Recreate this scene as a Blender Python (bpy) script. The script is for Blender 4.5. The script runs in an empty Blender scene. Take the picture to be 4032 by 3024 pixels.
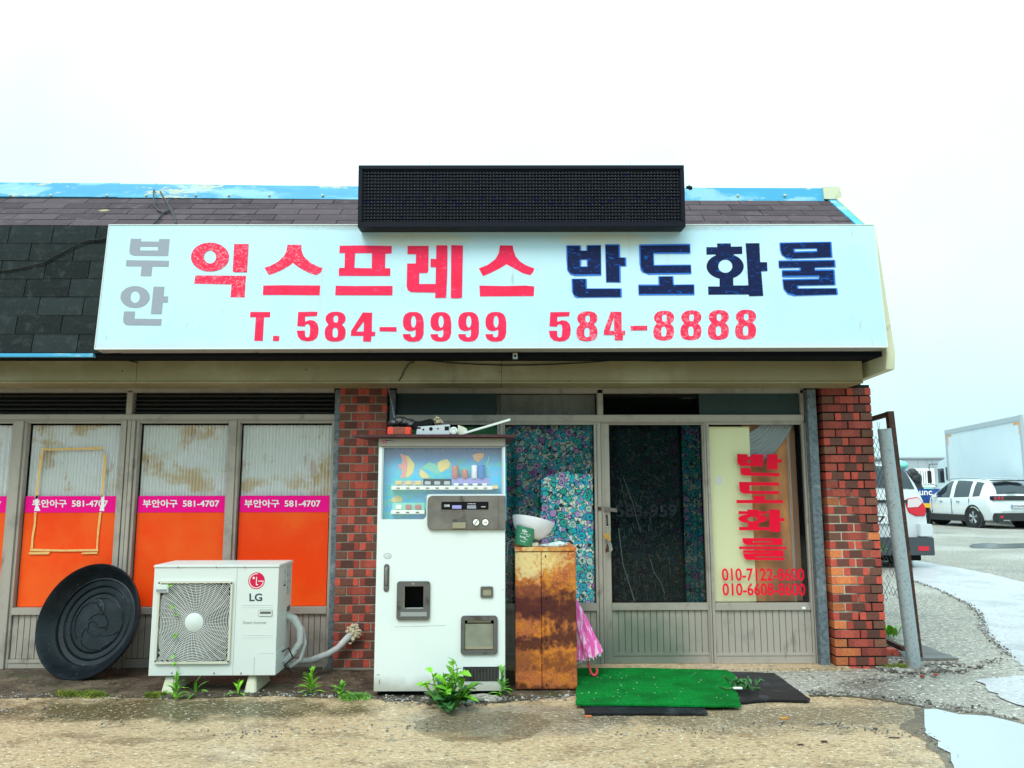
import bpy, bmesh, math, random
from mathutils import Vector, Matrix
rad = math.radians
random.seed(7)
SC = bpy.context.scene
COL = SC.collection

# ------------------------------------------------------------------ camera
FPX = 3028.0
CAM = Vector((0.0, -6.05, 1.365))
PITCH, YAW, ROLL = rad(7.7), rad(0.7), rad(0.1)
CM = Matrix.Rotation(-YAW, 4, 'Z') @ Matrix.Rotation(rad(90) + PITCH, 4, 'X') @ Matrix.Rotation(-ROLL, 4, 'Z')
cd = bpy.data.cameras.new('camera'); cam = bpy.data.objects.new('camera', cd); COL.objects.link(cam)
cd.sensor_width = 36.0; cd.lens = FPX / 4032 * 36.0; cd.clip_end = 2000; cd.clip_start = 0.05
cam.matrix_world = Matrix.Translation(CAM) @ CM
SC.camera = cam

# ------------------------------------------------------------------ world, sun, exposure
W = bpy.data.worlds.new('World'); SC.world = W; W.use_nodes = True
nt = W.node_tree; nt.nodes.clear()
SUN_EL, SUN_AZ = rad(52), rad(205)
out = nt.nodes.new('ShaderNodeOutputWorld'); bg = nt.nodes.new('ShaderNodeBackground')
sky = nt.nodes.new('ShaderNodeTexSky'); sky.sky_type = 'NISHITA'; sky.sun_disc = False
sky.sun_elevation = SUN_EL; sky.sun_rotation = SUN_AZ; sky.dust_density = 4.0
tc = nt.nodes.new('ShaderNodeTexCoord'); sep = nt.nodes.new('ShaderNodeSeparateXYZ')
nt.links.new(tc.outputs['Generated'], sep.inputs[0])
cl = nt.nodes.new('ShaderNodeMath'); cl.operation = 'MAXIMUM'; cl.inputs[1].default_value = 0.0
nt.links.new(sep.outputs['Z'], cl.inputs[0])
m1 = nt.nodes.new('ShaderNodeMath'); m1.operation = 'MULTIPLY_ADD'; m1.inputs[1].default_value = 0.56; m1.inputs[2].default_value = 0.44
nt.links.new(cl.outputs[0], m1.inputs[0])
nz = nt.nodes.new('ShaderNodeTexNoise'); nz.inputs['Scale'].default_value = 2.2; nz.inputs['Detail'].default_value = 5
nt.links.new(tc.outputs['Generated'], nz.inputs['Vector'])
m2 = nt.nodes.new('ShaderNodeMapRange'); m2.inputs['From Min'].default_value = 0.3; m2.inputs['From Max'].default_value = 0.7
m2.inputs['To Min'].default_value = 7.6; m2.inputs['To Max'].default_value = 10.8
nt.links.new(nz.outputs['Fac'], m2.inputs['Value'])
m3 = nt.nodes.new('ShaderNodeMath'); m3.operation = 'MULTIPLY'
nt.links.new(m1.outputs[0], m3.inputs[0]); nt.links.new(m2.outputs[0], m3.inputs[1])
vm = nt.nodes.new('ShaderNodeVectorMath'); vm.operation = 'SCALE'; vm.inputs[0].default_value = (0.66, 0.97, 1.01)
nt.links.new(m3.outputs[0], vm.inputs['Scale'])
va = nt.nodes.new('ShaderNodeMixRGB'); va.blend_type = 'MIX'; va.inputs[0].default_value = 0.93
nt.links.new(sky.outputs[0], va.inputs[1]); nt.links.new(vm.outputs[0], va.inputs[2])
nt.links.new(va.outputs[0], bg.inputs['Color']); bg.inputs['Strength'].default_value = 0.1
nt.links.new(bg.outputs[0], out.inputs[0])
sd = bpy.data.lights.new('sun', 'SUN'); so = bpy.data.objects.new('sun', sd); COL.objects.link(so)
sd.energy = 0.8; sd.angle = rad(25); sd.color = (1.0, 0.97, 0.93)
so.rotation_euler = (rad(90) - SUN_EL, 0, rad(180) - SUN_AZ + rad(180))
so.rotation_euler = (rad(38), 0, rad(-25))
SC.view_settings.view_transform = 'Standard'; SC.view_settings.look = 'None'
SC.view_settings.gamma = 1.0; SC.view_settings.exposure = 1.38; SC.view_settings.use_curve_mapping = False

# ------------------------------------------------------------------ measuring helpers (photo pixel -> point on a real plane)
M3 = CM.to_3x3()
def ray(sx, sy): return M3 @ Vector(((sx - 2016) / FPX, -(sy - 1512) / FPX, -1))
def PY(p, y):
    d = ray(*p); t = (y - CAM.y) / d.y; return CAM + d * t
def PZ(p, z=0.0):
    d = ray(*p); t = (z - CAM.z) / d.z; return CAM + d * t
def zoom(ox, oy, s): return lambda x, y: (ox + x * s, oy + y * s)
Z1 = zoom(400, 900, .25); S3 = .30136
Z2 = zoom(940, 900, S3); Z3 = zoom(1480, 900, S3); Z4 = zoom(2020, 900, S3); Z5 = zoom(2470, 900, S3); Z6 = zoom(2950, 900, S3)
ZL = zoom(0, 1450, .63291); ZU = zoom(0, 600, .63291); ZV = zoom(1300, 600, .67812)
ZM = zoom(1950, 1500, .7535); ZB = zoom(1250, 1450, .5425); ZC = zoom(1250, 2150, .5877)
ZA = zoom(1500, 1680, .25); ZD = zoom(1400, 1640, S3); ZE = zoom(560, 2180, .34951)
ZR = zoom(3150, 1500, .7532); ZW = zoom(2800, 1650, .45216); ZS = zoom(0, 2200, .67812)
ZT = zoom(2200, 2500, .82821); ZK = zoom(2000, 1980, .3937); ZN = zoom(3400, 2350, .49803)
ZP = zoom(1450, 2400, .47281); ZF = zoom(3350, 1600, .63031); ZG = zoom(100, 2200, .57803)
ZH = zoom(1300, 1480, .3937); ZQ = zoom(2640, 2560, .44094)

class Plane:
    def __init__(s, O, U, V):
        s.O = O.copy(); s.U = U.normalized(); V = V - s.U * V.dot(s.U); s.V = V.normalized(); s.N = s.U.cross(s.V)  # N faces the camera (-Y)
    def uv(s, p):
        d = ray(*p); t = (s.O - CAM).dot(s.N) / d.dot(s.N); q = CAM + d * t - s.O
        return (q.dot(s.U), q.dot(s.V))
    def pt(s, u, v, n=0.0): return s.O + s.U * u + s.V * v + s.N * n
def VP(y): return Plane(Vector((0, y, 0)), Vector((1, 0, 0)), Vector((0, 0, 1)))

# ------------------------------------------------------------------ mesh builder
class MB:
    def __init__(s): s.v = []; s.f = []
    def add(s, vs, fs):
        n = len(s.v); s.v += [Vector(v) for v in vs]; s.f += [tuple(i + n for i in f) for f in fs]; return s
    def box(s, x0, x1, y0, y1, z0, z1):
        return s.add([(x0,y0,z0),(x1,y0,z0),(x1,y1,z0),(x0,y1,z0),(x0,y0,z1),(x1,y0,z1),(x1,y1,z1),(x0,y1,z1)],
                     [(3,2,1,0),(4,5,6,7),(0,1,5,4),(1,2,6,5),(2,3,7,6),(3,0,4,7)])
    def hexa(s, a, b):   # two quads a (bottom loop) and b (top loop)
        return s.add(list(a) + list(b), [(3,2,1,0),(4,5,6,7),(0,1,5,4),(1,2,6,5),(2,3,7,6),(3,0,4,7)])
    def slab(s, pts, off):  # polygon extruded by vector
        n = len(pts); off = Vector(off)
        a = [Vector(p) for p in pts]
        return s.add(a + [p + off for p in a], [tuple(range(n)), tuple(range(2*n-1, n-1, -1))] + [(i, (i+1) % n, (i+1) % n + n, i + n)[::-1] for i in range(n)])
    def quad(s, a, b, c, d): return s.add([a, b, c, d], [(0, 1, 2, 3)])
    def tube(s, pts, r, n=8, cap=True):
        pts = [Vector(p) for p in pts]; rr = r if isinstance(r, (list, tuple)) else [r] * len(pts)
        base = len(s.v); prev = None
        for i, p in enumerate(pts):
            t = (pts[min(i+1, len(pts)-1)] - pts[max(i-1, 0)]).normalized()
            if prev is None:
                a = t.orthogonal().normalized()
            else:
                a = (prev - t * prev.dot(t)).normalized()
            prev = a; b = t.cross(a)
            for k in range(n):
                w = 2*math.pi*k/n; s.v.append(p + (a*math.cos(w) + b*math.sin(w)) * rr[i])
        for i in range(len(pts)-1):
            for k in range(n):
                s.f.append((base+i*n+k, base+i*n+(k+1) % n, base+(i+1)*n+(k+1) % n, base+(i+1)*n+k))
        if cap:
            s.f.append(tuple(base+k for k in range(n))[::-1]); e = base+(len(pts)-1)*n; s.f.append(tuple(e+k for k in range(n)))
        return s
    def lathe(s, prof, O, A, n=32, closed=False):  # prof = [(r, h)], axis A through O
        A = Vector(A).normalized(); O = Vector(O); a = A.orthogonal().normalized(); b = A.cross(a); base = len(s.v)
        for r, h in prof:
            for k in range(n):
                w = 2*math.pi*k/n; s.v.append(O + A*h + (a*math.cos(w) + b*math.sin(w))*r)
        for i in range(len(prof)-1):
            for k in range(n):
                s.f.append((base+i*n+k, base+i*n+(k+1) % n, base+(i+1)*n+(k+1) % n, base+(i+1)*n+k))
        return s
    def ball(s, c, r, n=8, sq=(1,1,1)):
        c = Vector(c); base = len(s.v); m = max(4, n//2)
        for i in range(1, m):
            ph = math.pi*i/m
            for k in range(n):
                w = 2*math.pi*k/n
                s.v.append(c + Vector((r*sq[0]*math.sin(ph)*math.cos(w), r*sq[1]*math.sin(ph)*math.sin(w), r*sq[2]*math.cos(ph))))
        t = len(s.v); s.v.append(c + Vector((0,0,r*sq[2]))); s.v.append(c - Vector((0,0,r*sq[2])))
        for i in range(m-2):
            for k in range(n):
                s.f.append((base+i*n+k, base+(i+1)*n+k, base+(i+1)*n+(k+1) % n, base+i*n+(k+1) % n))
        for k in range(n):
            s.f.append((t, base+k, base+(k+1) % n)); e = base+(m-2)*n; s.f.append((t+1, e+(k+1) % n, e+k))
        return s

WL = {}
def link(o, parent=None, loc=None):
    COL.objects.link(o)
    wl = Vector(loc) if loc is not None else Vector((0,0,0))
    WL[o.name] = wl
    if parent is not None:
        o.parent = parent; o.location = wl - WL[parent.name]
    else: o.location = wl
    return o
def mk(name, mb, mat, parent=None, bevel=0, smooth=None, keep=False):
    vs = mb.v
    lo = Vector((min(v.x for v in vs), min(v.y for v in vs), min(v.z for v in vs))); hi = Vector((max(v.x for v in vs), max(v.y for v in vs), max(v.z for v in vs)))
    c = Vector(((lo.x+hi.x)/2, (lo.y+hi.y)/2, lo.z if parent is None else (lo.z+hi.z)/2))
    if keep: c = Vector((0,0,0))
    me = bpy.data.meshes.new(name); me.from_pydata([v - c for v in vs], [], mb.f); me.update()
    bm = bmesh.new(); bm.from_mesh(me)
    bmesh.ops.recalc_face_normals(bm, faces=bm.faces)
    if bevel: bmesh.ops.bevel(bm, geom=[e for e in bm.edges if e.is_manifold and e.calc_face_angle(0) > 0.6], offset=bevel, segments=2, affect='EDGES', clamp_overlap=True)
    bm.to_mesh(me); bm.free()
    if smooth is not None or bevel:
        me.shade_smooth(); me.set_sharp_from_angle(angle=rad(smooth or 35))
    if mat: me.materials.append(mat)
    o = bpy.data.objects.new(name, me)
    return link(o, parent, c)
def root(name, loc, label, cat, group=None):
    o = bpy.data.objects.new(name, None); o.empty_display_size = .1; link(o, None, loc); return tag(o, label, cat, group)
def tag(o, label, cat, group=None):
    o['label'] = label; o['category'] = cat
    if group: o['group'] = group
    return o
def structure(o): o['kind'] = 'structure'; return o
def stuff(o): o['kind'] = 'stuff'; return o

def shape2d(polys):
    c = bpy.data.curves.new('tmp', 'CURVE'); c.dimensions = '2D'; c.fill_mode = 'BOTH'
    for pts in polys:
        s = c.splines.new('POLY'); s.points.add(len(pts)-1); s.use_cyclic_u = True
        for i, p in enumerate(pts): s.points[i].co = (p[0], p[1], 0, 1)
    o = bpy.data.objects.new('tmp', c); me = bpy.data.meshes.new_from_object(o)
    r = ([(v.co.x, v.co.y) for v in me.vertices], [tuple(p.vertices) for p in me.polygons])
    bpy.data.objects.remove(o); bpy.data.curves.remove(c); bpy.data.meshes.remove(me); return r
def chaikin(p, n=1):
    for _ in range(n):
        q = []
        for i in range(len(p)):
            a, b = p[i], p[(i+1) % len(p)]
            q += [(a[0]*.75+b[0]*.25, a[1]*.75+b[1]*.25), (a[0]*.25+b[0]*.75, a[1]*.25+b[1]*.75)]
        p = q
    return p
def ell(cx, cy, rx, ry, n=28): return [(cx+rx*math.cos(2*math.pi*k/n), cy+ry*math.sin(2*math.pi*k/n)) for k in range(n)]
def decal(mb, plane, polys, n):   # polys in plane (u, v); thin raised print
    vs, fs = shape2d(polys); mb.add([plane.pt(u, v, n) for u, v in vs], fs)
def decal_px(mb, plane, zf, polys, n): decal(mb, plane, [[plane.uv(zf(*p)) for p in q] for q in polys], n)
def text2d(body, bold=0.0, sp=1.0):
    c = bpy.data.curves.new('tmp', 'FONT'); c.body = body; c.offset = bold; c.space_character = sp; c.resolution_u = 3; c.fill_mode = 'FRONT'
    o = bpy.data.objects.new('tmp', c); me = bpy.data.meshes.new_from_object(o)
    vs = [(v.co.x, v.co.y) for v in me.vertices]; fs = [tuple(p.vertices) for p in me.polygons]
    x0 = min(v[0] for v in vs); x1 = max(v[0] for v in vs); y0 = min(v[1] for v in vs); y1 = max(v[1] for v in vs)
    bpy.data.objects.remove(o); bpy.data.curves.remove(c); bpy.data.meshes.remove(me)
    return [((x-x0)/(x1-x0), (y-y0)/(y1-y0)) for x, y in vs], fs
def text_on(mb, plane, body, bl, br, tl, n, bold=0.0, sp=1.0):  # corners in plane uv
    vs, fs = text2d(body, bold, sp)
    mb.add([plane.pt(bl[0]+(br[0]-bl[0])*x+(tl[0]-bl[0])*y, bl[1]+(br[1]-bl[1])*x+(tl[1]-bl[1])*y, n) for x, y in vs], fs)
def text_px(mb, plane, zf, body, x0, x1, y0, y1, n, bold=0.0, sp=1.0, slant=0):
    text_on(mb, plane, body, plane.uv(zf(x0-slant, y1)), plane.uv(zf(x1-slant, y1)), plane.uv(zf(x0, y0)), n, bold, sp)

# ------------------------------------------------------------------ materials
def mat(name, col, rough=.6, metal=0.0, layers=(), bump=None, spec=.5, coat=0.0, alpha=None, trans=None, emit=None, objco=False, rand=0.0, bump2=None):
    m = bpy.data.materials.new(name); m.use_nodes = True; t = m.node_tree; N = t.nodes; L = t.links
    b = N['Principled BSDF']; b.inputs['Roughness'].default_value = rough; b.inputs['Metallic'].default_value = metal
    b.inputs['Specular IOR Level'].default_value = spec; b.inputs['Coat Weight'].default_value = coat
    c4 = lambda c: (c[0], c[1], c[2], 1)
    if objco: g = N.new('ShaderNodeTexCoord'); pos = g.outputs['Object']
    else: g = N.new('ShaderNodeNewGeometry'); pos = g.outputs['Position']
    rgb = N.new('ShaderNodeRGB'); rgb.outputs[0].default_value = c4(col); cur = rgb.outputs[0]; rcur = None
    if rand:
        oi = N.new('ShaderNodeObjectInfo'); mr = N.new('ShaderNodeMapRange'); mr.inputs['To Min'].default_value = 1-rand; mr.inputs['To Max'].default_value = 1+rand
        L.new(oi.outputs['Random'], mr.inputs['Value'])
        vv = N.new('ShaderNodeVectorMath'); vv.operation = 'SCALE'; L.new(cur, vv.inputs[0]); L.new(mr.outputs[0], vv.inputs['Scale']); cur = vv.outputs[0]
    for ly in layers:
        mp = N.new('ShaderNodeMapping'); L.new(pos, mp.inputs['Vector']); mp.inputs['Scale'].default_value = ly.get('st', (1,1,1)); mp.inputs['Location'].default_value = ly.get('loc', (0,0,0))
        k = ly.get('kind', 'noise')
        if k == 'noise':
            x = N.new('ShaderNodeTexNoise'); x.inputs['Scale'].default_value = ly['s']; x.inputs['Detail'].default_value = ly.get('d', 5); x.inputs['Roughness'].default_value = ly.get('r', .6); o = x.outputs['Fac']
            x.inputs['Distortion'].default_value = ly.get('dist', 0)
        elif k == 'voro':
            x = N.new('ShaderNodeTexVoronoi'); x.inputs['Scale'].default_value = ly['s']; o = x.outputs['Distance']
        elif k == 'cell':
            x = N.new('ShaderNodeTexVoronoi'); x.inputs['Scale'].default_value = ly['s']; s_ = N.new('ShaderNodeSeparateColor'); L.new(x.outputs['Color'], s_.inputs[0]); o = s_.outputs[0]
        elif k == 'blob':   # a stain with a place of its own: distance from centre
            x = N.new('ShaderNodeVectorMath'); x.operation = 'LENGTH'; o = x.outputs['Value']
            nn = N.new('ShaderNodeTexNoise'); nn.inputs['Scale'].default_value = ly.get('ns', 6); nn.inputs['Detail'].default_value = 6; L.new(pos, nn.inputs['Vector'])
            L.new(mp.outputs[0], x.inputs[0])
            ad = N.new('ShaderNodeMath'); ad.operation = 'MULTIPLY_ADD'; ad.inputs[1].default_value = ly.get('na', 1.0); L.new(nn.outputs['Fac'], ad.inputs[0]); L.new(o, ad.inputs[2]); o = ad.outputs[0]
        if k != 'blob': L.new(mp.outputs[0], x.inputs['Vector'])
        r = N.new('ShaderNodeMapRange'); r.interpolation_type = 'SMOOTHSTEP'; r.inputs['From Min'].default_value = ly['lo']; r.inputs['From Max'].default_value = ly['hi']
        r.inputs['To Max'].default_value = ly.get('a', 1.0)
        L.new(o, r.inputs['Value'])
        if 'c' in ly:
            mx = N.new('ShaderNodeMixRGB'); L.new(r.outputs[0], mx.inputs[0]); L.new(cur, mx.inputs[1]); mx.inputs[2].default_value = c4(ly['c']); cur = mx.outputs[0]
        if 'rough' in ly:
            q = N.new('ShaderNodeMix'); q.data_type = 'FLOAT'; L.new(r.outputs[0], q.inputs[0])
            if rcur is None: q.inputs[2].default_value = rough
            else: L.new(rcur, q.inputs[2])
            q.inputs[3].default_value = ly['rough']; rcur = q.outputs[0]
    L.new(cur, b.inputs['Base Color'])
    if rcur is not None: L.new(rcur, b.inputs['Roughness'])
    prevn = None
    for bp in (bump, bump2):
        if bp:
            x = N.new('ShaderNodeTexVoronoi' if len(bp) > 3 and bp[3] == 'v' else 'ShaderNodeTexNoise'); x.inputs['Scale'].default_value = bp[0]
            mp = N.new('ShaderNodeMapping'); L.new(pos, mp.inputs['Vector'])
            if len(bp) > 4: mp.inputs['Scale'].default_value = bp[4]
            L.new(mp.outputs[0], x.inputs['Vector'])
            if 'Detail' in x.inputs: x.inputs['Detail'].default_value = 6
            bn = N.new('ShaderNodeBump'); bn.inputs['Strength'].default_value = bp[1]; bn.inputs['Distance'].default_value = bp[2]
            L.new(x.outputs[0], bn.inputs['Height'])
            if prevn: L.new(prevn, bn.inputs['Normal'])
            prevn = bn.outputs[0]
    if prevn: L.new(prevn, b.inputs['Normal'])
    if emit: b.inputs['Emission Color'].default_value = c4(emit); b.inputs['Emission Strength'].default_value = 1
    if trans is not None:
        tr = N.new('ShaderNodeBsdfTransparent'); tr.inputs[0].default_value = c4(trans[1]); ms = N.new('ShaderNodeMixShader'); ms.inputs[0].default_value = trans[0]
        L.new(b.outputs[0], ms.inputs[1]); L.new(tr.outputs[0], ms.inputs[2]); L.new(ms.outputs[0], N['Material Output'].inputs[0])
    return m

def glass_mat(name, tint=(1,1,1), fac=.45, rough=.02):
    m = bpy.data.materials.new(name); m.use_nodes = True; t = m.node_tree; N = t.nodes; L = t.links; N.clear()
    o = N.new('ShaderNodeOutputMaterial'); tr = N.new('ShaderNodeBsdfTransparent'); tr.inputs[0].default_value = (*tint, 1)
    gl = N.new('ShaderNodeBsdfGlossy'); gl.inputs['Roughness'].default_value = rough; fr = N.new('ShaderNodeFresnel'); fr.inputs[0].default_value = 1.5
    ms = N.new('ShaderNodeMixShader'); fm_ = N.new('ShaderNodeMath'); fm_.operation = 'MULTIPLY'; fm_.inputs[1].default_value = fac; L.new(fr.outputs[0], fm_.inputs[0]); L.new(fm_.outputs[0], ms.inputs[0]); L.new(tr.outputs[0], ms.inputs[1]); L.new(gl.outputs[0], ms.inputs[2]); L.new(ms.outputs[0], o.inputs[0])
    return m

M = {}
M['concrete'] = mat('tan_concrete', (.50,.345,.20), .48, layers=[
    dict(s=2.3, c=(.23,.145,.078), lo=.50, hi=.68, st=(1,1.8,1), a=.75, d=8, rough=.38),
    dict(s=.9, c=(.56,.43,.31), lo=.50, hi=.66, a=.6),
    dict(s=9, c=(.15,.12,.075), lo=.56, hi=.68, a=.65, d=8),
    dict(kind='blob', s=1, c=(.10,.075,.03), lo=1.75, hi=1.15, loc=(2.2*.55,1.02*2.8,0), st=(.55,2.8,1), na=1.5, ns=5, a=.95, rough=.25),
    dict(kind='blob', s=1, c=(.26,.22,.17), lo=1.2, hi=.9, loc=(-.1*1.2,3.3,0), st=(1.2,2.6,1), na=.5, a=.7, rough=.07),
    dict(kind='blob', s=1, c=(.13,.10,.06), lo=1.7, hi=1.1, loc=(-1.9*.5,1.25*3,0), st=(.5,3,1), na=1.4, ns=6, a=.7),
    dict(s=30, c=(.075,.06,.035), lo=.535, hi=.60, d=4, r=.75, st=(1,1.7,1), a=.65),
    dict(s=36, c=(.86,.78,.62), lo=.575, hi=.625, d=4, r=.75, loc=(4,2,1), st=(1,1.6,1), a=.7)],
    bump=(40, 1.0, .012), bump2=(6, .35, .03))
M['gravel'] = mat('grey_gravel', (.30,.27,.225), .7, layers=[
    dict(s=1.1, c=(.15,.135,.11), lo=.48, hi=.66, a=.8, d=8, rough=.4), dict(s=.35, c=(.44,.41,.36), lo=.5, hi=.65, a=.7),
    dict(s=8, c=(.10,.09,.075), lo=.56, hi=.68, a=.6, d=8),
    dict(s=26, c=(.055,.05,.045), lo=.535, hi=.60, d=4, r=.75, a=.85), dict(s=30, c=(.85,.82,.76), lo=.57, hi=.625, loc=(3,1,5), d=4, r=.75, a=.9)],
    bump=(34, 1.0, .016), bump2=(4, .4, .05))
M['asphalt'] = mat('pale_wet_asphalt', (.47,.455,.47), .42, spec=.35, layers=[
    dict(s=2, c=(.33,.32,.33), lo=.45, hi=.66, a=.8, d=8), dict(s=30, c=(.10,.10,.11), lo=.565, hi=.63, r=.75, a=.8), dict(s=34, c=(.82,.81,.82), lo=.57, hi=.63, loc=(2,2,2), r=.75, a=.7)], bump=(90, .5, .006))
M['wet_ground'] = mat('wet_ground', (.20,.15,.10), .18, trans=(.5, (.8,.78,.74)), layers=[dict(s=9, c=(.08,.065,.045), lo=.5, hi=.65, d=8), dict(s=40, c=(.40,.36,.30), lo=.60, hi=.66)], bump=(40, .6, .006))
M['soil'] = mat('damp_soil', (.055,.037,.022), .6, layers=[dict(s=3, c=(.17,.125,.08), lo=.48, hi=.62, d=8, a=.8), dict(s=12, c=(.015,.011,.008), lo=.5, hi=.62, d=8, a=.8, loc=(3,3,3)), dict(s=32, c=(.42,.36,.28), lo=.60, hi=.65, r=.75, a=.7), dict(s=7, c=(.10,.075,.05), lo=.45, hi=.65), dict(s=60, c=(.20,.17,.13), lo=.62, hi=.70), dict(s=5, c=(.035,.05,.01), lo=.58, hi=.66, loc=(1,5,2), a=.7)], bump=(50, 1, .012))
M['puddle'] = mat('puddle_water', (.60,.57,.60), .02, spec=1.0)
M["puddle"].node_tree.nodes["Principled BSDF"].inputs["Metallic"].default_value = .8
M["mud"] = mat("dark_wet_mud", (.015,.012,.012), .8, spec=.1)
M['mud'] = mat('dark_wet_mud', (.012,.010,.010), .25)
M['film_water'] = mat('thin_water_film', (.1,.09,.07), .03, spec=.8, trans=(.84, (.92,.90,.87)))
M['mortar'] = mat('old_mortar', (.018,.016,.014), .9, spec=.1, layers=[
    dict(kind='blob', s=1, c=(.50,.46,.36), lo=1.15, hi=.75, loc=(-2.55*2.2,0,-.85*1.3), st=(2.2,1,1.3), na=.7),
    dict(kind='blob', s=1, c=(.30,.27,.22), lo=1.6, hi=1.1, loc=(1.4,0,-1.15*.55), st=(1,1,.55), na=.7, a=.9)], bump=(90, .8, .006))
def brick_mat(name, inner, outer, swap=False):
    m = mat(name, inner, .75, bump=(120, .5, .003))
    t = m.node_tree; N = t.nodes; L = t.links; b = N['Principled BSDF']
    g = N.new('ShaderNodeTexCoord'); s = N.new('ShaderNodeSeparateXYZ'); L.new(g.outputs['Object'], s.inputs[0])
    a = N.new('ShaderNodeMath'); a.operation = 'ABSOLUTE'; L.new(s.outputs[0], a.inputs[0])
    gm = N.new('ShaderNodeNewGeometry')
    nn = N.new('ShaderNodeTexNoise'); nn.inputs['Scale'].default_value = 25; L.new(gm.outputs['Position'], nn.inputs['Vector'])
    ad = N.new('ShaderNodeMath'); ad.operation = 'MULTIPLY_ADD'; ad.inputs[1].default_value = .02; L.new(nn.outputs['Fac'], ad.inputs[0]); L.new(a.outputs[0], ad.inputs[2])
    r = N.new('ShaderNodeMapRange'); r.inputs['From Min'].default_value = .058; r.inputs['From Max'].default_value = .062; L.new(ad.outputs[0], r.inputs['Value'])
    mx = N.new('ShaderNodeMixRGB'); L.new(r.outputs[0], mx.inputs[0]); mx.inputs[1].default_value = (*inner, 1); mx.inputs[2].default_value = (*outer, 1)
    oi = N.new('ShaderNodeObjectInfo'); mr = N.new('ShaderNodeMapRange'); mr.inputs['To Min'].default_value = .65; mr.inputs['To Max'].default_value = 1.3; L.new(oi.outputs['Random'], mr.inputs['Value'])
    n2 = N.new('ShaderNodeTexNoise'); n2.inputs['Scale'].default_value = 60; n2.inputs['Detail'].default_value = 6; L.new(gm.outputs['Position'], n2.inputs['Vector'])
    m4 = N.new('ShaderNodeMapRange'); m4.inputs['From Min'].default_value = .3; m4.inputs['From Max'].default_value = .7; m4.inputs['To Min'].default_value = .75; m4.inputs['To Max'].default_value = 1.2; L.new(n2.outputs['Fac'], m4.inputs['Value'])
    mm = N.new('ShaderNodeMath'); mm.operation = 'MULTIPLY'; L.new(mr.outputs[0], mm.inputs[0]); L.new(m4.outputs[0], mm.inputs[1])
    v = N.new('ShaderNodeVectorMath'); v.operation = 'SCALE'; L.new(mx.outputs[0], v.inputs[0]); L.new(mm.outputs[0], v.inputs['Scale'])
    L.new(v.outputs[0], b.inputs['Base Color'])
    return m
M['brick_a'] = brick_mat('brick_dark_centre', (.125,.040,.026), (.46,.062,.038))
M['brick_b'] = brick_mat('brick_red', (.38,.065,.040), (.28,.045,.030))
M['brick_c'] = brick_mat('brick_brown', (.17,.065,.038), (.20,.062,.036))
M['brick_d'] = brick_mat('brick_orange', (.56,.16,.05), (.50,.12,.045))
M['shingle_dark'] = mat('dark_shingle', (.016,.022,.022), .9, spec=.2, rand=.4, layers=[dict(s=14, c=(.04,.048,.047), lo=.5, hi=.72, a=.7), dict(s=150, c=(.10,.11,.11), lo=.60, hi=.7, a=.8)], bump=(160, .8, .004))
M['shingle_brown'] = mat('brown_shingle', (.088,.062,.070), .9, spec=.2, rand=.25, layers=[dict(s=9, c=(.135,.10,.11), lo=.5, hi=.72, a=.7), dict(s=150, c=(.03,.02,.024), lo=.52, hi=.66, a=.7), dict(s=4, c=(.5,.45,.2), lo=.70, hi=.74, a=.6)], bump=(160, .8, .004))
M['flash'] = mat('cyan_painted_flashing', (.05,.36,.60), .5, layers=[dict(s=3.2, c=(.66,.64,.42), lo=.55, hi=.61, st=(.5,1,2), r=.75, a=.85), dict(s=5, c=(.42,.70,.80), lo=.52, hi=.62, st=(.4,1,1.5), loc=(5,1,1), a=.6), dict(s=8, c=(.12,.52,.70), lo=.5, hi=.7, st=(.3,1,2), a=.6)])
M['flash_pale'] = mat('pale_painted_trim', (.62,.62,.43), .55, layers=[dict(s=9, c=(.40,.38,.26), lo=.58, hi=.7, a=.6)], bump=(8, .3, .01))
M['beam'] = mat('olive_painted_metal', (.25,.212,.105), .5, layers=[dict(s=2, c=(.37,.33,.20), lo=.45, hi=.65, a=.7), dict(s=30, c=(.09,.075,.04), lo=.70, hi=.74, a=.8), dict(s=5, c=(.12,.10,.06), lo=.62, hi=.75, st=(1,1,.15), a=.6)])
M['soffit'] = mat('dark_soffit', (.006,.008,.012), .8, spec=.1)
M['sign_face'] = mat('sign_face_paint', (.52,.73,.81), .38, spec=.3, layers=[
    dict(s=1.3, c=(.42,.65,.79), lo=.42, hi=.7, a=.6),
    dict(s=30, c=(.34,.42,.44), lo=.64, hi=.74, st=(1,1,.12), a=.6), dict(s=9, c=(.50,.54,.50), lo=.60, hi=.70, st=(1,1,.10), d=8, a=.35, loc=(2,2,2)),
    dict(kind='blob', s=1, c=(.70,.62,.36), lo=1.0, hi=.72, loc=(.62*1.6,0,-3.17*11), st=(1.6,0,11), na=.5, ns=3, a=.45),
    dict(kind='blob', s=1, c=(.70,.62,.36), lo=1.0, hi=.72, loc=(-.75*1.8,0,-3.17*11), st=(1.8,0,11), na=.5, ns=3, a=.45),
    dict(kind='blob', s=1, c=(.30,.33,.30), lo=1.25, hi=.5, loc=(-.05*.42,0,-3.275*20), st=(.42,0,20), na=.4, ns=40, a=.8),
    dict(kind='blob', s=1, c=(.55,.60,.62), lo=1.2, hi=.6, loc=(0,0,-2.36*16), st=(.05,0,16), na=.7, ns=7, a=.6)], bump=(3, .1, .01))
M['sign_rim'] = mat('sign_edge_metal', (.34,.33,.31), .5, layers=[dict(s=20, c=(.12,.08,.05), lo=.62, hi=.7)])
M['pink'] = mat('hand_painted_red', (.84,.022,.085), .6, spec=.15, layers=[dict(s=16, c=(.88,.16,.24), lo=.58, hi=.70, st=(1,1,3), dist=1.5, a=.55), dict(s=5, c=(.78,.015,.05), lo=.52, hi=.66, a=.7)])
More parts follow.
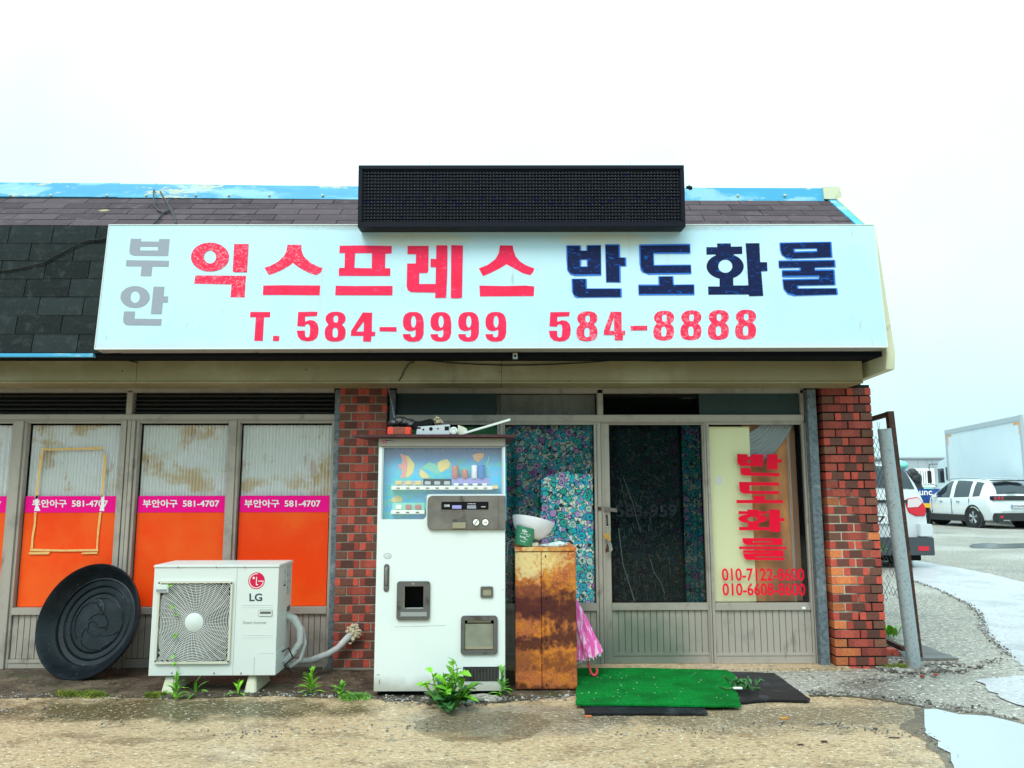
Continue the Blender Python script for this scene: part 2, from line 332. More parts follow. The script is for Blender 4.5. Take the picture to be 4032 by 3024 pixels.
M['pink2'] = mat('streaky_painted_red', (.80,.025,.08), .6, spec=.15, layers=[dict(s=14, c=(.90,.28,.34), lo=.50, hi=.64, st=(1.5,1,2), dist=2.5, a=.75)])
M['navy'] = mat('hand_painted_navy', (.003,.008,.055), .5, spec=.15, layers=[dict(s=15, c=(.0,.09,.42), lo=.56, hi=.70, st=(1,1,2.2), dist=2, a=.85)])
M['blue_edge'] = mat('blue_under_paint', (.0,.14,.62), .5)
M['grey_letter'] = mat('grey_vinyl', (.27,.29,.34), .6, layers=[dict(s=120, c=(.36,.37,.42), lo=.5, hi=.7, a=.6)])
M['white_print'] = mat('white_print', (.85,.85,.85), .5)
M['red_vinyl'] = mat('red_vinyl', (.85,.004,.035), .5, spec=.15)
M['red_vinyl_faded'] = mat('faded_red_vinyl', (.62,.012,.05), .4)
M['alu'] = mat('taupe_aluminium', (.42,.375,.325), .4, metal=.15, layers=[dict(s=6, c=(.25,.225,.195), lo=.5, hi=.7, a=.6, d=8), dict(s=14, c=(.12,.10,.08), lo=.60, hi=.72, st=(1,1,.3), d=8, a=.5), dict(kind='blob', s=1, c=(.10,.16,.12), lo=1.3, hi=.7, loc=(-1.05*1.6,0,0), st=(1.6,0,1.6), na=.7, a=.75)])
M['alu_dark'] = mat('dark_gasket', (.03,.03,.03), .6)  # even near-black colour, used for the wires of the wired glass
M['galv'] = mat('galvanised_steel', (.17,.21,.235), .5, metal=.35, layers=[dict(s=45, c=(.10,.13,.15), lo=.45, hi=.6, kind='noise'), dict(s=9, c=(.33,.36,.38), lo=.55, hi=.7, a=.7)])
M['galv_light'] = mat('weathered_zinc_pipe', (.36,.42,.44), .5, metal=.3, layers=[dict(s=50, c=(.22,.26,.28), lo=.5, hi=.65, a=.7), dict(s=6, c=(.40,.30,.18), lo=.62, hi=.70, a=.7), dict(s=10, c=(.06,.07,.08), lo=.70, hi=.74, a=.8)], bump=(60, .4, .004))
M['rust'] = mat('rusty_steel', (.045,.018,.012), .8, layers=[dict(s=30, c=(.12,.04,.02), lo=.5, hi=.65)], bump=(60, .5, .004))
M['orange'] = mat('orange_window_film', (.92,.060,.004), .4, spec=.25, bump=(5,.12,.01), layers=[dict(s=2.2, c=(.92,.11,.012), lo=.4, hi=.7), dict(s=160, c=(.7,.05,.008), lo=.62, hi=.72, a=.4)])
M['magenta'] = mat('magenta_film', (.92,.003,.26), .5, spec=.15)
M['masking'] = mat('old_masking_tape', (.80,.50,.17), .6, layers=[dict(s=22, c=(.85,.30,.10), lo=.5, hi=.66, a=.7)])
M['ribbed'] = mat('stained_ribbed_sheet', (.84,.86,.85), .45, spec=.3, layers=[
    dict(s=2.1, c=(.70,.55,.35), lo=.50, hi=.62, st=(1,1,1.6), a=.85, d=8), dict(s=2.6, c=(.88,.88,.90), lo=.54, hi=.59, loc=(3,3,8), a=.95, d=4),
    dict(s=3.2, c=(.50,.26,.09), lo=.60, hi=.66, st=(1.6,1,1), loc=(1,7,3), a=.4), dict(s=6, c=(.10,.03,.015), lo=.71, hi=.74, st=(2.4,1,.7), a=.9)])
M['louvre'] = mat('grimy_louvre', (.05,.052,.05), .5, layers=[dict(s=10, c=(.05,.05,.045), lo=.5, hi=.7)])
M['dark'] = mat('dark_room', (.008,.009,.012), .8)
M['glass'] = glass_mat('window_glass')
M['glass_dim'] = glass_mat('dark_tinted_glass', (.75,.80,.80), .22)
M['wire_glass'] = mat('wired_frosted_glass', (.045,.085,.085), .4, spec=.2, layers=[dict(s=4, c=(.05,.07,.07), lo=.45, hi=.65)])
M['cream_board'] = mat('cream_board', (.94,.93,.58), .6, layers=[dict(s=12, c=(.55,.58,.42), lo=.68, hi=.73, a=.8)])
M['brown_cloth'] = mat('brown_cloth', (.80,.36,.14), .8, layers=[dict(s=1.6, c=(.42,.20,.10), lo=.45, hi=.65, st=(2.5,1,.7))])
M['brown_dim'] = mat('dim_brown_board', (.34,.20,.13), .8)
M['grey_cloth'] = mat('grey_drape', (.36,.40,.42), .9, spec=.1)
M['plastic_sheet'] = mat('crumpled_plastic_sheet', (.26,.27,.25), .35, bump=(12, 1, .02))
M['white_backing'] = mat('white_backing_sheet', (.86,.88,.86), .7)
M['vm_white'] = mat('white_enamel', (.74,.80,.78), .32, layers=[dict(s=1.4, c=(.66,.74,.74), lo=.5, hi=.7, a=.5),
    dict(kind='blob', s=1, c=(.42,.40,.33), lo=1.25, hi=.6, loc=(0,0,-.02*7), st=(.3,0,7), na=.7, ns=9, a=.85),
    dict(s=60, c=(.25,.2,.15), lo=.735, hi=.76, st=(1,1,.4), a=.8)], bump=(2, .05, .01))
M['vm_cap'] = mat('dusty_beige_cap', (.30,.275,.235), .5, layers=[dict(s=12, c=(.20,.16,.12), lo=.6, hi=.72, a=.6)])
M['vm_panel'] = mat('dirty_taupe_plastic', (.135,.12,.105), .42, layers=[dict(s=5, c=(.20,.18,.16), lo=.4, hi=.65), dict(s=7, c=(.05,.035,.02), lo=.60, hi=.72, st=(1.5,1,.6), a=.85)])
M['vm_grey'] = mat('dark_grey_plastic', (.11,.105,.10), .45, layers=[dict(s=14, c=(.06,.05,.045), lo=.5, hi=.7)])
M['vm_ltgrey'] = mat('light_grey_frame', (.48,.52,.56), .45)
M['black'] = mat('black_plastic', (.006,.006,.007), .6, spec=.15)
M['black_rubber'] = mat('black_rubber', (.004,.007,.010), .36, spec=.28, layers=[dict(s=6, c=(.012,.018,.026), lo=.45, hi=.7), dict(s=60, c=(.10,.14,.17), lo=.64, hi=.72, a=.7)], bump=(40, .35, .004))
M['mat_rubber'] = mat('worn_rubber_mat', (.010,.011,.014), .5, spec=.3, layers=[dict(s=8, c=(.04,.045,.06), lo=.5, hi=.72), dict(s=70, c=(.2,.2,.2), lo=.68, hi=.74, a=.6)], bump=(25, .5, .006))
M['turf'] = mat('green_artificial_turf', (.002,.175,.024), .9, spec=.1, layers=[dict(s=45, c=(.003,.30,.05), lo=.52, hi=.60, r=.75, a=.7), dict(s=50, c=(.001,.07,.01), lo=.54, hi=.62, r=.75, loc=(3,3,3), a=.7), dict(s=4, c=(.002,.11,.016), lo=.42, hi=.65), dict(s=200, c=(.004,.32,.06), lo=.55, hi=.68), dict(s=45, c=(.35,.5,.3), lo=.735, hi=.76, a=.8)], bump=(260, 1, .006))
M['ac_white'] = mat('off_white_casing', (.66,.70,.67), .38, layers=[dict(s=2, c=(.58,.63,.60), lo=.5, hi=.7, a=.6), dict(s=80, c=(.35,.33,.28), lo=.72, hi=.76, a=.6)])
M['ac_cream'] = mat('cream_plastic', (.60,.58,.48), .45, layers=[dict(s=8, c=(.45,.43,.36), lo=.55, hi=.7, a=.6)])
M['grille_white'] = mat('grille_white', (.78,.79,.76), .45)
M['ac_logo'] = mat('logo_crimson', (.62,.004,.06), .35)
M['ac_text'] = mat('logo_charcoal', (.03,.05,.07), .5)
M['grey_print'] = mat('grey_print', (.25,.27,.27), .5)
M['foot_cream'] = mat('cream_foot_block', (.62,.62,.46), .6)
M['tape_white'] = mat('white_pipe_wrap', (.50,.51,.50), .55, layers=[dict(s=30, c=(.25,.23,.2), lo=.58, hi=.7, a=.7)], bump=(25, .6, .01))
M['foam'] = mat('yellowed_foam', (.55,.47,.33), .8, layers=[dict(s=25, c=(.25,.17,.1), lo=.55, hi=.68)], bump=(40, 1, .01))
def cabblob(x, z, sx, sz, c, a=.92, ns=16, g=0.0): return dict(kind='blob', s=1, c=c, lo=1.75+g, hi=1.15+g, loc=(-x*sx, 0, -z*sz), st=(sx, 0, sz), na=1.8, ns=ns, a=a)
M['rust_cab'] = mat('rusted_orange_paint', (.64,.20,.022), .5, spec=.3, layers=[
    dict(s=5, c=(.46,.13,.045), lo=.42, hi=.58, d=10, r=.75),
    dict(s=4, c=(.60,.25,.03), lo=.50, hi=.64, loc=(4,2,9), d=10, a=.75, st=(2,1,.6)),
    dict(s=90, c=(.26,.06,.03), lo=.52, hi=.60, a=.6), dict(s=22, c=(.16,.03,.02), lo=.57, hi=.64, d=10, r=.8, a=.75),
    cabblob(.16, .86, 3.6, 6, (.80,.72,.36), .65, 34), cabblob(.34, .88, 5, 9, (.75,.60,.25), .5, 40),
    cabblob(.14, .55, 2.4, 8, (.035,.006,.010), .95, 18), cabblob(.20, .60, 2.2, 5, (.10,.02,.016), .7, 30),
    cabblob(.44, .54, 3.4, 5, (.06,.012,.012), .9, 22), cabblob(.20, .315, 3.4, 12, (.05,.010,.012), .9, 24), cabblob(.46, .36, 3.4, 9, (.06,.012,.014), .9, 22),
    cabblob(.12, .20, 4, 8, (.16,.05,.02), .6, 30), cabblob(.40, .18, 4, 9, (.12,.03,.016), .7, 26),
    cabblob(.30, .0, .3, 13, (.05,.014,.012), .9, 20)], bump=(40, .4, .004))
M['white_glaze'] = mat('white_glazed_bowl', (.80,.80,.86), .2)
M['green_pot'] = mat('green_pot', (.03,.24,.13), .5, layers=[dict(s=30, c=(.06,.32,.2), lo=.5, hi=.7, a=.6)])
M['paper'] = mat('printed_paper', (.55,.62,.62), .6, layers=[dict(s=40, c=(.2,.3,.3), lo=.5, hi=.6, st=(1,2,1))])
M['pinkfab'] = mat('pink_umbrella_fabric', (.92,.12,.48), .5, layers=[dict(s=20, c=(.95,.60,.80), lo=.50, hi=.60, st=(2,2,.4), d=8)], bump=(30, .4, .01))
M['pinkhandle'] = mat('coral_plastic', (.90,.07,.10), .35)
M['brass'] = mat('brass', (.70,.42,.10), .35, metal=.6)
M['steel'] = mat('worn_steel', (.30,.28,.27), .35, metal=.8)
M['maroon'] = mat('maroon_board', (.05,.012,.016), .5, layers=[dict(s=20, c=(.09,.03,.03), lo=.5, hi=.7)])
M['stone'] = mat('pitted_stone', (.50,.42,.28), .8, layers=[dict(s=70, c=(.10,.06,.03), lo=.45, hi=.58)], bump=(60,1,.01))
M['greenboard'] = mat('green_board', (.004,.13,.03), .5)
M['leaf'] = mat('weed_leaf', (.10,.33,.016), .5, rand=.35, layers=[dict(s=25, c=(.18,.42,.03), lo=.45, hi=.65)], objco=False)
M['leaf2'] = mat('dark_weed_leaf', (.035,.13,.03), .5, rand=.3, layers=[dict(s=25, c=(.06,.22,.05), lo=.5, hi=.7)])
M['leaf3'] = mat('bright_weed_leaf', (.17,.46,.015), .5, rand=.2)
M['moss'] = mat('moss', (.11,.16,.012), .9, layers=[dict(s=18, c=(.22,.22,.02), lo=.5, hi=.65)], bump=(80, 1, .01))
M['pebble'] = mat('pebbles', (.17,.15,.13), .8, layers=[dict(kind='cell', s=28, c=(.38,.36,.33), lo=.5, hi=.9), dict(kind='cell', s=28, c=(.06,.055,.05), lo=.38, hi=.1)])
M['pebble_light'] = mat('pale_crumbs', (.45,.48,.38), .8)
M['cable'] = mat('black_cable', (.012,.012,.014), .5)
M['led_case'] = mat('led_case_black', (.004,.005,.012), .5, spec=.2)
M['led_cell'] = mat('led_louvre', (.020,.022,.034), .5, spec=.3)
M['led_dot'] = mat('led_lens', (.26,.28,.34), .2)
M['led_glint'] = mat('led_violet_glint', (.14,.06,.60), .3)  # violet glints on the switched-off lenses, painted as lens colour
M['white_paint'] = mat('car_white_paint', (.72,.76,.76), .18, coat=.6)
M['silver_paint'] = mat('car_silver_paint', (.58,.62,.64), .25, metal=.0, coat=.5)
M['car_glass'] = mat('car_glass', (.02,.03,.04), .06, spec=.8)
M['car_black'] = mat('car_black_trim', (.022,.022,.024), .4)
M['car_grey'] = mat('car_grey_bumper', (.05,.06,.07), .4)
M['tyre'] = mat('tyre', (.012,.012,.013), .7)
M['alloy'] = mat('alloy_rim', (.50,.52,.54), .3, metal=.7)
M['tail_red'] = mat('tail_lamp_red', (.62,.01,.03), .15, coat=.5)
M['tail_clear'] = mat('tail_lamp_clear', (.7,.6,.6), .15, coat=.5)
M['chrome'] = mat('chrome', (.6,.62,.64), .12, metal=.9)
M['plate'] = mat('number_plate', (.72,.74,.74), .4)
M['ink'] = mat('plate_ink', (.01,.01,.012), .5)
M['plate_blue'] = mat('plate_blue', (.02,.12,.5), .4)
M['truck_white'] = mat('truck_white', (.66,.74,.78), .35, layers=[dict(s=1, c=(.58,.68,.76), lo=.4, hi=.7, a=.5)])
M['truck_rail'] = mat('truck_rail', (.40,.44,.47), .4)
M['orange_tape'] = mat('orange_reflector', (.85,.30,.02), .4)
M['blue_paint'] = mat('blue_truck_paint', (.01,.05,.24), .3)
M['yellow'] = mat('yellow_band', (.85,.50,.03), .5)
M['tarp'] = mat('black_tarp', (.012,.013,.013), .35, bump=(6, 1, .08))
M['wh_wall'] = mat('warehouse_panel', (.36,.40,.44), .6, layers=[dict(s=1.2, c=(.30,.33,.36), lo=.5, hi=.7, st=(1,1,.2))])
M['hill'] = mat('far_trees', (.03,.09,.055), .9)
M['tree'] = mat('tree_leaves_behind', (.012,.022,.008), .9, spec=.1)
M['bark'] = mat('bark', (.10,.08,.06), .9)
M['twig'] = mat('twig_reflection_paint', (.07,.085,.09), .6, spec=.2)  # pale tone for branch reflections painted on the door glass
M['ghost'] = mat('removed_letter_residue', (.016,.021,.026), .7, spec=.1)
M['foliage_paint'] = mat('painted_foliage_reflection', (.045,.055,.06), .6, spec=.2)  # tone for reflected foliage painted on the door glass
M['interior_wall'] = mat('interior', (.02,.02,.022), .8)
M['art_sea'] = mat('printed_seascape', (.14,.58,.92), .5, layers=[dict(s=7, c=(.12,.70,.66), lo=.48, hi=.56, st=(1,1,2)), dict(s=9, c=(.04,.62,1.0), lo=.52, hi=.58, loc=(2,2,6), st=(1,1,2.5)), dict(kind='blob', s=1, c=(.10,.16,.42), lo=1.5, hi=.7, loc=(.5,0,-1.66*7), st=(.8,0,7), na=.5, a=.85)])
M['art_orange'] = mat('printed_orange', (.95,.50,.22), .5); M['art_yellow'] = mat('printed_yellow', (.95,.74,.28), .5)
M['art_red'] = mat('printed_salmon', (.95,.40,.34), .5); M['art_green'] = mat('printed_green', (.25,.70,.55), .5)
M['cup_yellow'] = mat('cup_yellow', (.80,.62,.25), .4); M['lilac'] = mat('lilac_card', (.34,.32,.66), .5); M['cola'] = mat('faded_red_can', (.52,.18,.15), .4)
M['can_blue'] = mat('blue_can', (.04,.22,.62), .35); M['shelf_white'] = mat('ivory_shelf', (.88,.88,.80), .45); M['milky_pane'] = mat('milky_display_pane', (.8,.85,.9), .1, trans=(.86, (1,1,1)))
M['pot_grey'] = mat('weathered_grey_plastic', (.30,.31,.31), .5)
M['coin_beige'] = mat('beige_slot_cover', (.32,.28,.19), .35)
M['clear_flap'] = mat('cloudy_clear_flap', (.26,.27,.21), .15, layers=[dict(s=3, c=(.13,.13,.10), lo=.4, hi=.7, st=(1,1,.8))])

def curtain_mat(name, mixt):
    m = bpy.data.materials.new(name); m.use_nodes = True; t = m.node_tree; N = t.nodes; L = t.links; b = N['Principled BSDF']; b.inputs['Roughness'].default_value = .8
    g = N.new('ShaderNodeNewGeometry'); mp = N.new('ShaderNodeMapping'); mp.inputs['Scale'].default_value = (1, 0, 1)
    dn = N.new('ShaderNodeTexNoise'); dn.inputs['Scale'].default_value = 26; dn.inputs['Detail'].default_value = 2; L.new(g.outputs['Position'], dn.inputs['Vector'])
    dm = N.new('ShaderNodeVectorMath'); dm.operation = 'MULTIPLY_ADD'; L.new(dn.outputs['Color'], dm.inputs[0]); dm.inputs[1].default_value = (.035,.035,.035); L.new(g.outputs['Position'], dm.inputs[2]); L.new(dm.outputs[0], mp.inputs['Vector'])
    def vor(s, feat, out='Distance', rnd=1.0):
        v = N.new('ShaderNodeTexVoronoi'); v.voronoi_dimensions = '3D'; v.feature = feat; v.inputs['Scale'].default_value = s; v.inputs['Randomness'].default_value = rnd; L.new(mp.outputs[0], v.inputs['Vector']); return v
    v1 = vor(15, 'F1', rnd=.75); v2 = vor(44, 'F1'); v2e = vor(44, 'DISTANCE_TO_EDGE')
    sc_ = N.new('ShaderNodeSeparateColor'); L.new(v1.outputs['Color'], sc_.inputs[0]); s2 = N.new('ShaderNodeSeparateColor'); L.new(v2.outputs['Color'], s2.inputs[0])
    big = N.new('ShaderNodeValToRGB'); big.color_ramp.interpolation = 'CONSTANT'
    def fill(r, cs):
        e = r.color_ramp.elements
        while len(e) < len(cs): e.new(.5)
        for i, c in enumerate(cs): e[i].position = i/len(cs); e[i].color = (*c, 1)
    cs1 = [(.30,.14,.42),(.04,.38,.34),(.42,.26,.50),(.03,.44,.42),(.03,.32,.28),(.36,.50,.46),(.01,.36,.50)]
    cs2 = [(.02,.42,.60),(.60,.66,.60),(.05,.40,.38),(.52,.56,.60),(.03,.30,.48),(.62,.66,.50),(.36,.24,.50),(.04,.48,.52)]
    fill(big, cs1); L.new(sc_.outputs[0], big.inputs[0])
    sm = N.new('ShaderNodeValToRGB'); sm.color_ramp.interpolation = 'CONSTANT'; fill(sm, cs2); L.new(s2.outputs[1], sm.inputs[0])
    inb = N.new('ShaderNodeMath'); inb.operation = 'LESS_THAN'; inb.inputs[1].default_value = .46; L.new(v1.outputs['Distance'], inb.inputs[0])
    mx = N.new('ShaderNodeMixRGB'); L.new(inb.outputs[0], mx.inputs[0]); L.new(sm.outputs[0], mx.inputs[1]); L.new(big.outputs[0], mx.inputs[2])
    # lines: small cell edges outside flowers, flower outline, core ring, radial veins from fine cells
    def line(src, lo, hi):
        r = N.new('ShaderNodeMapRange'); r.inputs['From Min'].default_value = lo; r.inputs['From Max'].default_value = hi; L.new(src, r.inputs['Value']); return r.outputs[0]
    e2 = line(v2e.outputs['Distance'], .03, .07)
    inv = N.new('ShaderNodeMath'); inv.operation = 'MAXIMUM'; L.new(e2, inv.inputs[0]); L.new(inb.outputs[0], inv.inputs[1])
    ab = N.new('ShaderNodeMath'); ab.operation = 'SUBTRACT'; ab.inputs[1].default_value = .46; L.new(v1.outputs['Distance'], ab.inputs[0])
    a2 = N.new('ShaderNodeMath'); a2.operation = 'ABSOLUTE'; L.new(ab.outputs[0], a2.inputs[0]); o1 = line(a2.outputs[0], .015, .05)
    ac = N.new('ShaderNodeMath'); ac.operation = 'SUBTRACT'; ac.inputs[1].default_value = .16; L.new(v1.outputs['Distance'], ac.inputs[0])
    a3 = N.new('ShaderNodeMath'); a3.operation = 'ABSOLUTE'; L.new(ac.outputs[0], a3.inputs[0]); o2 = line(a3.outputs[0], .02, .05)
    p = N.new('ShaderNodeMath'); p.operation = 'MULTIPLY'; L.new(inv.outputs[0], p.inputs[0]); L.new(o1, p.inputs[1])
    p2 = N.new('ShaderNodeMath'); p2.operation = 'MULTIPLY'; L.new(p.outputs[0], p2.inputs[0]); L.new(o2, p2.inputs[1])
    fin = N.new('ShaderNodeMixRGB'); L.new(p2.outputs[0], fin.inputs[0]); fin.inputs[1].default_value = (.008,.008,.012,1); L.new(mx.outputs[0], fin.inputs[2])
    L.new(fin.outputs[0], b.inputs['Base Color'])
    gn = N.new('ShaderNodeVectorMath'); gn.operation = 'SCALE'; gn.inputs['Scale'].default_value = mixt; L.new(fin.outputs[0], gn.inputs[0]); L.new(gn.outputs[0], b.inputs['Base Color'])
    return m
M['curtain'] = curtain_mat('flowered_curtain', .64); M['curtain_deep'] = curtain_mat('deeply_shaded_curtain', .075); M['curtain_dim'] = curtain_mat('shaded_flowered_curtain', .42); M['curtain_lit'] = curtain_mat('lit_flowered_curtain', 1.6)  # same print at several gains: lit and shaded tones put into the colour

# ================================================================== GROUND
def ground_poly(name, pts, z, m, jag=0.0, seed=1, sub=6, thick=0.0):
    rnd = random.Random(seed); P = [PZ(p, z) if len(p) == 2 else Vector(p) for p in pts]; q = []
    for i in range(len(P)):
        a, b = P[i], P[(i+1) % len(P)]; n = max(1, int((b-a).length / .06)) if jag and (b-a).length < 7 else 1
        for k in range(n):
            c = a.lerp(b, k/n)
            if k or jag: c = c + Vector((rnd.uniform(-jag, jag), rnd.uniform(-jag, jag), 0))
            q.append((c.x, c.y))
    vs, fs = shape2d([q]); mb = MB().add([(x, y, z) for x, y in vs], fs)
    return mk(name, mb, m, keep=True)
g = MB().quad((-300, -40, 0), (300, -40, 0), (300, 500, 0), (-300, 500, 0))
structure(mk('gravel_lot', g, M['gravel'], keep=True))
crack = [(2270, 2700), (3185, 2738), (3276, 2736), (3442, 2750), (3608, 2776), (3732, 2795), (3881, 2808), (4032, 2835), (4600, 2900)]
structure(ground_poly('concrete_apron', [(-7, -.45, .004), (-4.2, -.50, .004)] + [(60, 2745), (420, 2738), (900, 2728), (1250, 2740), (1500, 2745), (2000, 2742)] + crack + [(9, -9, .004), (-7, -9, .004)], .004, M['concrete'], jag=.014, seed=4))
structure(ground_poly('soil_strip', [(-7, .12, .008), (-7, -.52, .008), (0, 2750), (300, 2742), (700, 2750), (1100, 2738), (1450, 2748), (1700, 2768), (1980, 2765), (2280, 2735), (2290, 2640), (.6, .12, .008)], .008, M['soil'], jag=.02, seed=5))
structure(ground_poly('pale_asphalt', [ZR(590, 935), ZR(700, 955), ZR(850, 980), ZR(1000, 1010), ZR(1171, 1052), ZR(1600, 1130), ZR(1600, 1560), ZR(1171, 1500), ZR(1100, 1440), ZR(1000, 1350), ZR(950, 1290), ZR(945, 1220), ZR(870, 1160), ZR(750, 1100), ZR(640, 1060), ZR(585, 1040)], .004, M['asphalt'], jag=.025, seed=6))
structure(ground_poly('asphalt_shoulder', [ZN(905, 665), ZN(1000, 640), ZN(1269, 620), ZN(1900, 640), ZN(1900, 1000), ZN(1269, 862), ZN(1100, 800), ZN(1000, 740)], .008, M['asphalt'], jag=.02, seed=8))
structure(ground_poly('puddle', [ZT(1737, 352), ZT(1800, 352), ZT(1900, 376), ZT(2050, 385), ZT(2212, 425), ZT(2600, 450), ZT(2600, 900), ZT(1900, 720), ZT(1870, 600), ZT(1860, 560), ZT(1800, 530), ZT(1800, 500), ZT(1745, 465), ZT(1738, 420)], .012, M['puddle'], jag=.004, seed=9))
structure(ground_poly('wet_margin', [ZT(1690, 345), ZT(1760, 343), ZT(1900, 366), ZT(2050, 375), ZT(2212, 412), ZT(2600, 430), ZT(2650, 900), ZT(1860, 740), ZT(1835, 610), ZT(1810, 565), ZT(1760, 540), ZT(1740, 505), ZT(1690, 480), ZT(1620, 440), ZT(1640, 405), ZT(1690, 390)], .0085, M['wet_ground'], jag=.012, seed=19))
structure(ground_poly('far_puddle', [ZF(735, 872), ZF(760, 860), ZF(860, 852), ZF(930, 858), ZF(1082, 855), ZF(1500, 850), ZF(1500, 885), ZF(1082, 884), ZF(900, 886), ZF(760, 884)], .008, M['mud'], jag=.03, seed=10))
structure(ground_poly('damp_patch', [(1620, 2840), (1750, 2810), (1990, 2800), (2130, 2812), (2170, 2850), (2080, 2905), (1950, 2925), (1760, 2915), (1650, 2885)], .008, M['film_water'], jag=.012, seed=11))
# crack lip: a low dark joint along the apron edge
cr = MB(); rnd = random.Random(3); pts = []
for i in range(1, len(crack)-2):
    a, b = PZ(crack[i], .008), PZ(crack[i+1], .008)
    for k in range(8): c = a.lerp(b, k/8); pts.append(c + Vector((0, rnd.uniform(-.02, .02), 0)))
for i in range(len(pts)-1):
    w0, w1 = .012 + .018*abs(math.sin(i*1.7)), .012 + .018*abs(math.sin((i+1)*1.7))
    cr.quad(pts[i]+Vector((0,-w0,0)), pts[i+1]+Vector((0,-w1,0)), pts[i+1]+Vector((0,w1,0)), pts[i]+Vector((0,w0,0)))
structure(mk('ground_crack', cr, M['soil'], keep=True))
# threshold ledge below doors
mb = MB().box(1.36-1.5, 2.62, -.06, .30, 0.0, .018); structure(mk('door_threshold', mb, M['concrete'], keep=True))

# ================================================================== BUILDING
B = root('shop_building', (0, 0, 0), 'single storey brick shop with shingled eave, taupe sliding doors and orange filmed windows', 'building')
FY = .10
def xx(px, Y=FY, py=1671): return PY((px, py), Y).x
def zz(py, Y=FY, px=2016): return PY((px, py), Y).z
PXL, PXR = PY((3294, 2620), 0).x, PY((3489, 2611), 0).x      # right pillar
MXL, MXR = PY((1339.5, 1542), 0).x, PY((1524, 1542), 0).x    # middle pillar
PX2 = PXL + .395
# brick pillars
BR = {}
def brick_mesh(w, d, h, m):
    k = (w, d, h, m)
    if k not in BR:
        me = bpy.data.meshes.new('brick'); mb = MB().box(-w/2, w/2, -d/2, d/2, -h/2, h/2); me.from_pydata(mb.v, [], mb.f)
        bm = bmesh.new(); bm.from_mesh(me); bmesh.ops.bevel(bm, geom=bm.edges[:], offset=.0025, segments=1, affect='EDGES'); bm.to_mesh(me); bm.free()
        me.materials.append(M[m]); BR[k] = me
    return BR[k]
CRS = .0668
def pillar(xl, w, z0, n, seed, depth, orange=False):
    rnd = random.Random(seed)
    core = mk('brick_pillar', MB().box(xl+.006, xl+w-.006, .006, depth, z0-.06, z0+n*CRS+.02), M['mortar'], B)
    s = (w - .010) / 2; hh = (s - .010) / 2
    for i in range(-1 if orange else 0, n):
        zc = z0 + CRS*(i+.5)
        if i % 2 == 0: cells = [(0, hh, 'h'), (hh+.010, s, 's'), (hh+s+.020, w-hh-s-.020, 'h')]
        else: cells = [(0, s, 's'), (s+.010, s, 's')]
        for j, (x, cw, t) in enumerate(cells):
            if t == 'h':
                m = 'brick_c' if rnd.random() < .75 else 'brick_b'
                if orange and j == 0 and i < 14 and rnd.random() < .85: m = 'brick_d'
                if orange and i < 20 and rnd.random() < .2: m = 'brick_d'
            else: m = 'brick_a' if rnd.random() < .74 else 'brick_b'
            if orange and t == 's' and i < 14 and j == 0 and rnd.random() < .3: m = 'brick_d'
            mm = brick_mesh(round(cw, 4), .112, .0565, m); o = bpy.data.objects.new('brick', mm)
            link(o, core, (xl + x + cw/2 + rnd.uniform(-.0015, .0015), .056 + rnd.uniform(-.002, .003), zc + rnd.uniform(-.001, .001)))
            o.rotation_euler = (rnd.uniform(-.008, .008), rnd.uniform(-.008, .008), 0)
    return core
pillar(PXL, PX2-PXL, .019, 32, 2, 5.5, True)
pillar(MXL, MXR-MXL, .019, 32, 5, .4)
sbw = {m: MB() for m in ('brick_b', 'brick_c', 'brick_d')}; rnd = random.Random(77)
for i in range(32):
    y = .115 if i % 2 == 0 else .215
    while y < 5.45:
        m = rnd.choice(('brick_b', 'brick_b', 'brick_c', 'brick_c', 'brick_d') if i < 12 else ('brick_b', 'brick_c')); zc = .019+CRS*(i+.5); sbw[m].box(PX2-.008, PX2+rnd.uniform(-.002, .001), y, min(y+.19, 5.48), zc-.028, zc+.028); y += .20
for m in sbw: stuff(mk('side_brickwork', sbw[m], M[m], B))
# walls behind and interior shell
inn = MB(); inn.box(-6.2, PX2-.02, .62, .70, 0, 2.3); inn.box(-6.2, PX2-.02, .2, .70, -.02, .012); inn.box(-6.2, PX2-.02, .2, .62, 2.2, 2.29)
inn.box(-6.2, -6.1, .1, .62, 0, 2.3)
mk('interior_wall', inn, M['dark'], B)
mk('rear_wall', MB().box(-6.2, PX2-.02, 5.4, 5.5, 0, 3.3), M['wh_wall'], B)
# eave beam: clad in olive sheet, three lengths
YB = -.33
bz0, bz1 = zz(1509, YB), zz(1416, YB)
bx = [-6.2, PY((538, 1460), YB).x, PY((1975, 1460), YB).x, PY((3396, 1460), YB).x]
for i in range(3):
    a = MB(); x0, x1 = bx[i]+.0015, bx[i+1]-.0015
    prof = [(YB, bz1), (YB, bz0+.022), (YB+.004, bz0+.016), (YB-.006, bz0+.012), (YB-.004, bz0), (YB+.30, bz0), (YB+.30, bz1)]
    a.slab([(x0, y, z) for y, z in prof], (x1-x0, 0, 0)); mk('beam_cladding', a, M['beam'], B)
# screws on beam
sb = MB()
for zx in ((850, 1290), (1900, 40)): pass
for px, py in ((1968, 1436), (1968, 1466), (2240, 1500), (1205, 1456), (482, 1461), (3280, 1422)): c = PY((px, py), YB-.002); sb.ball(c, .005, 6)
stuff(mk('cladding_screws', sb, M['rust'], B))
# lintel darkness box above frames (closes gap between beam and frame head)
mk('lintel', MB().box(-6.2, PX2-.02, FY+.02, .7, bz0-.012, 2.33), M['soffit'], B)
# soffit
mz0 = zz(1400, -.55)
mk('soffit', MB().box(-6.2, PY((3448, 1000), -.55).x-.001, -.54, .15, mz0-.004, mz0+.03), M['soffit'], B)
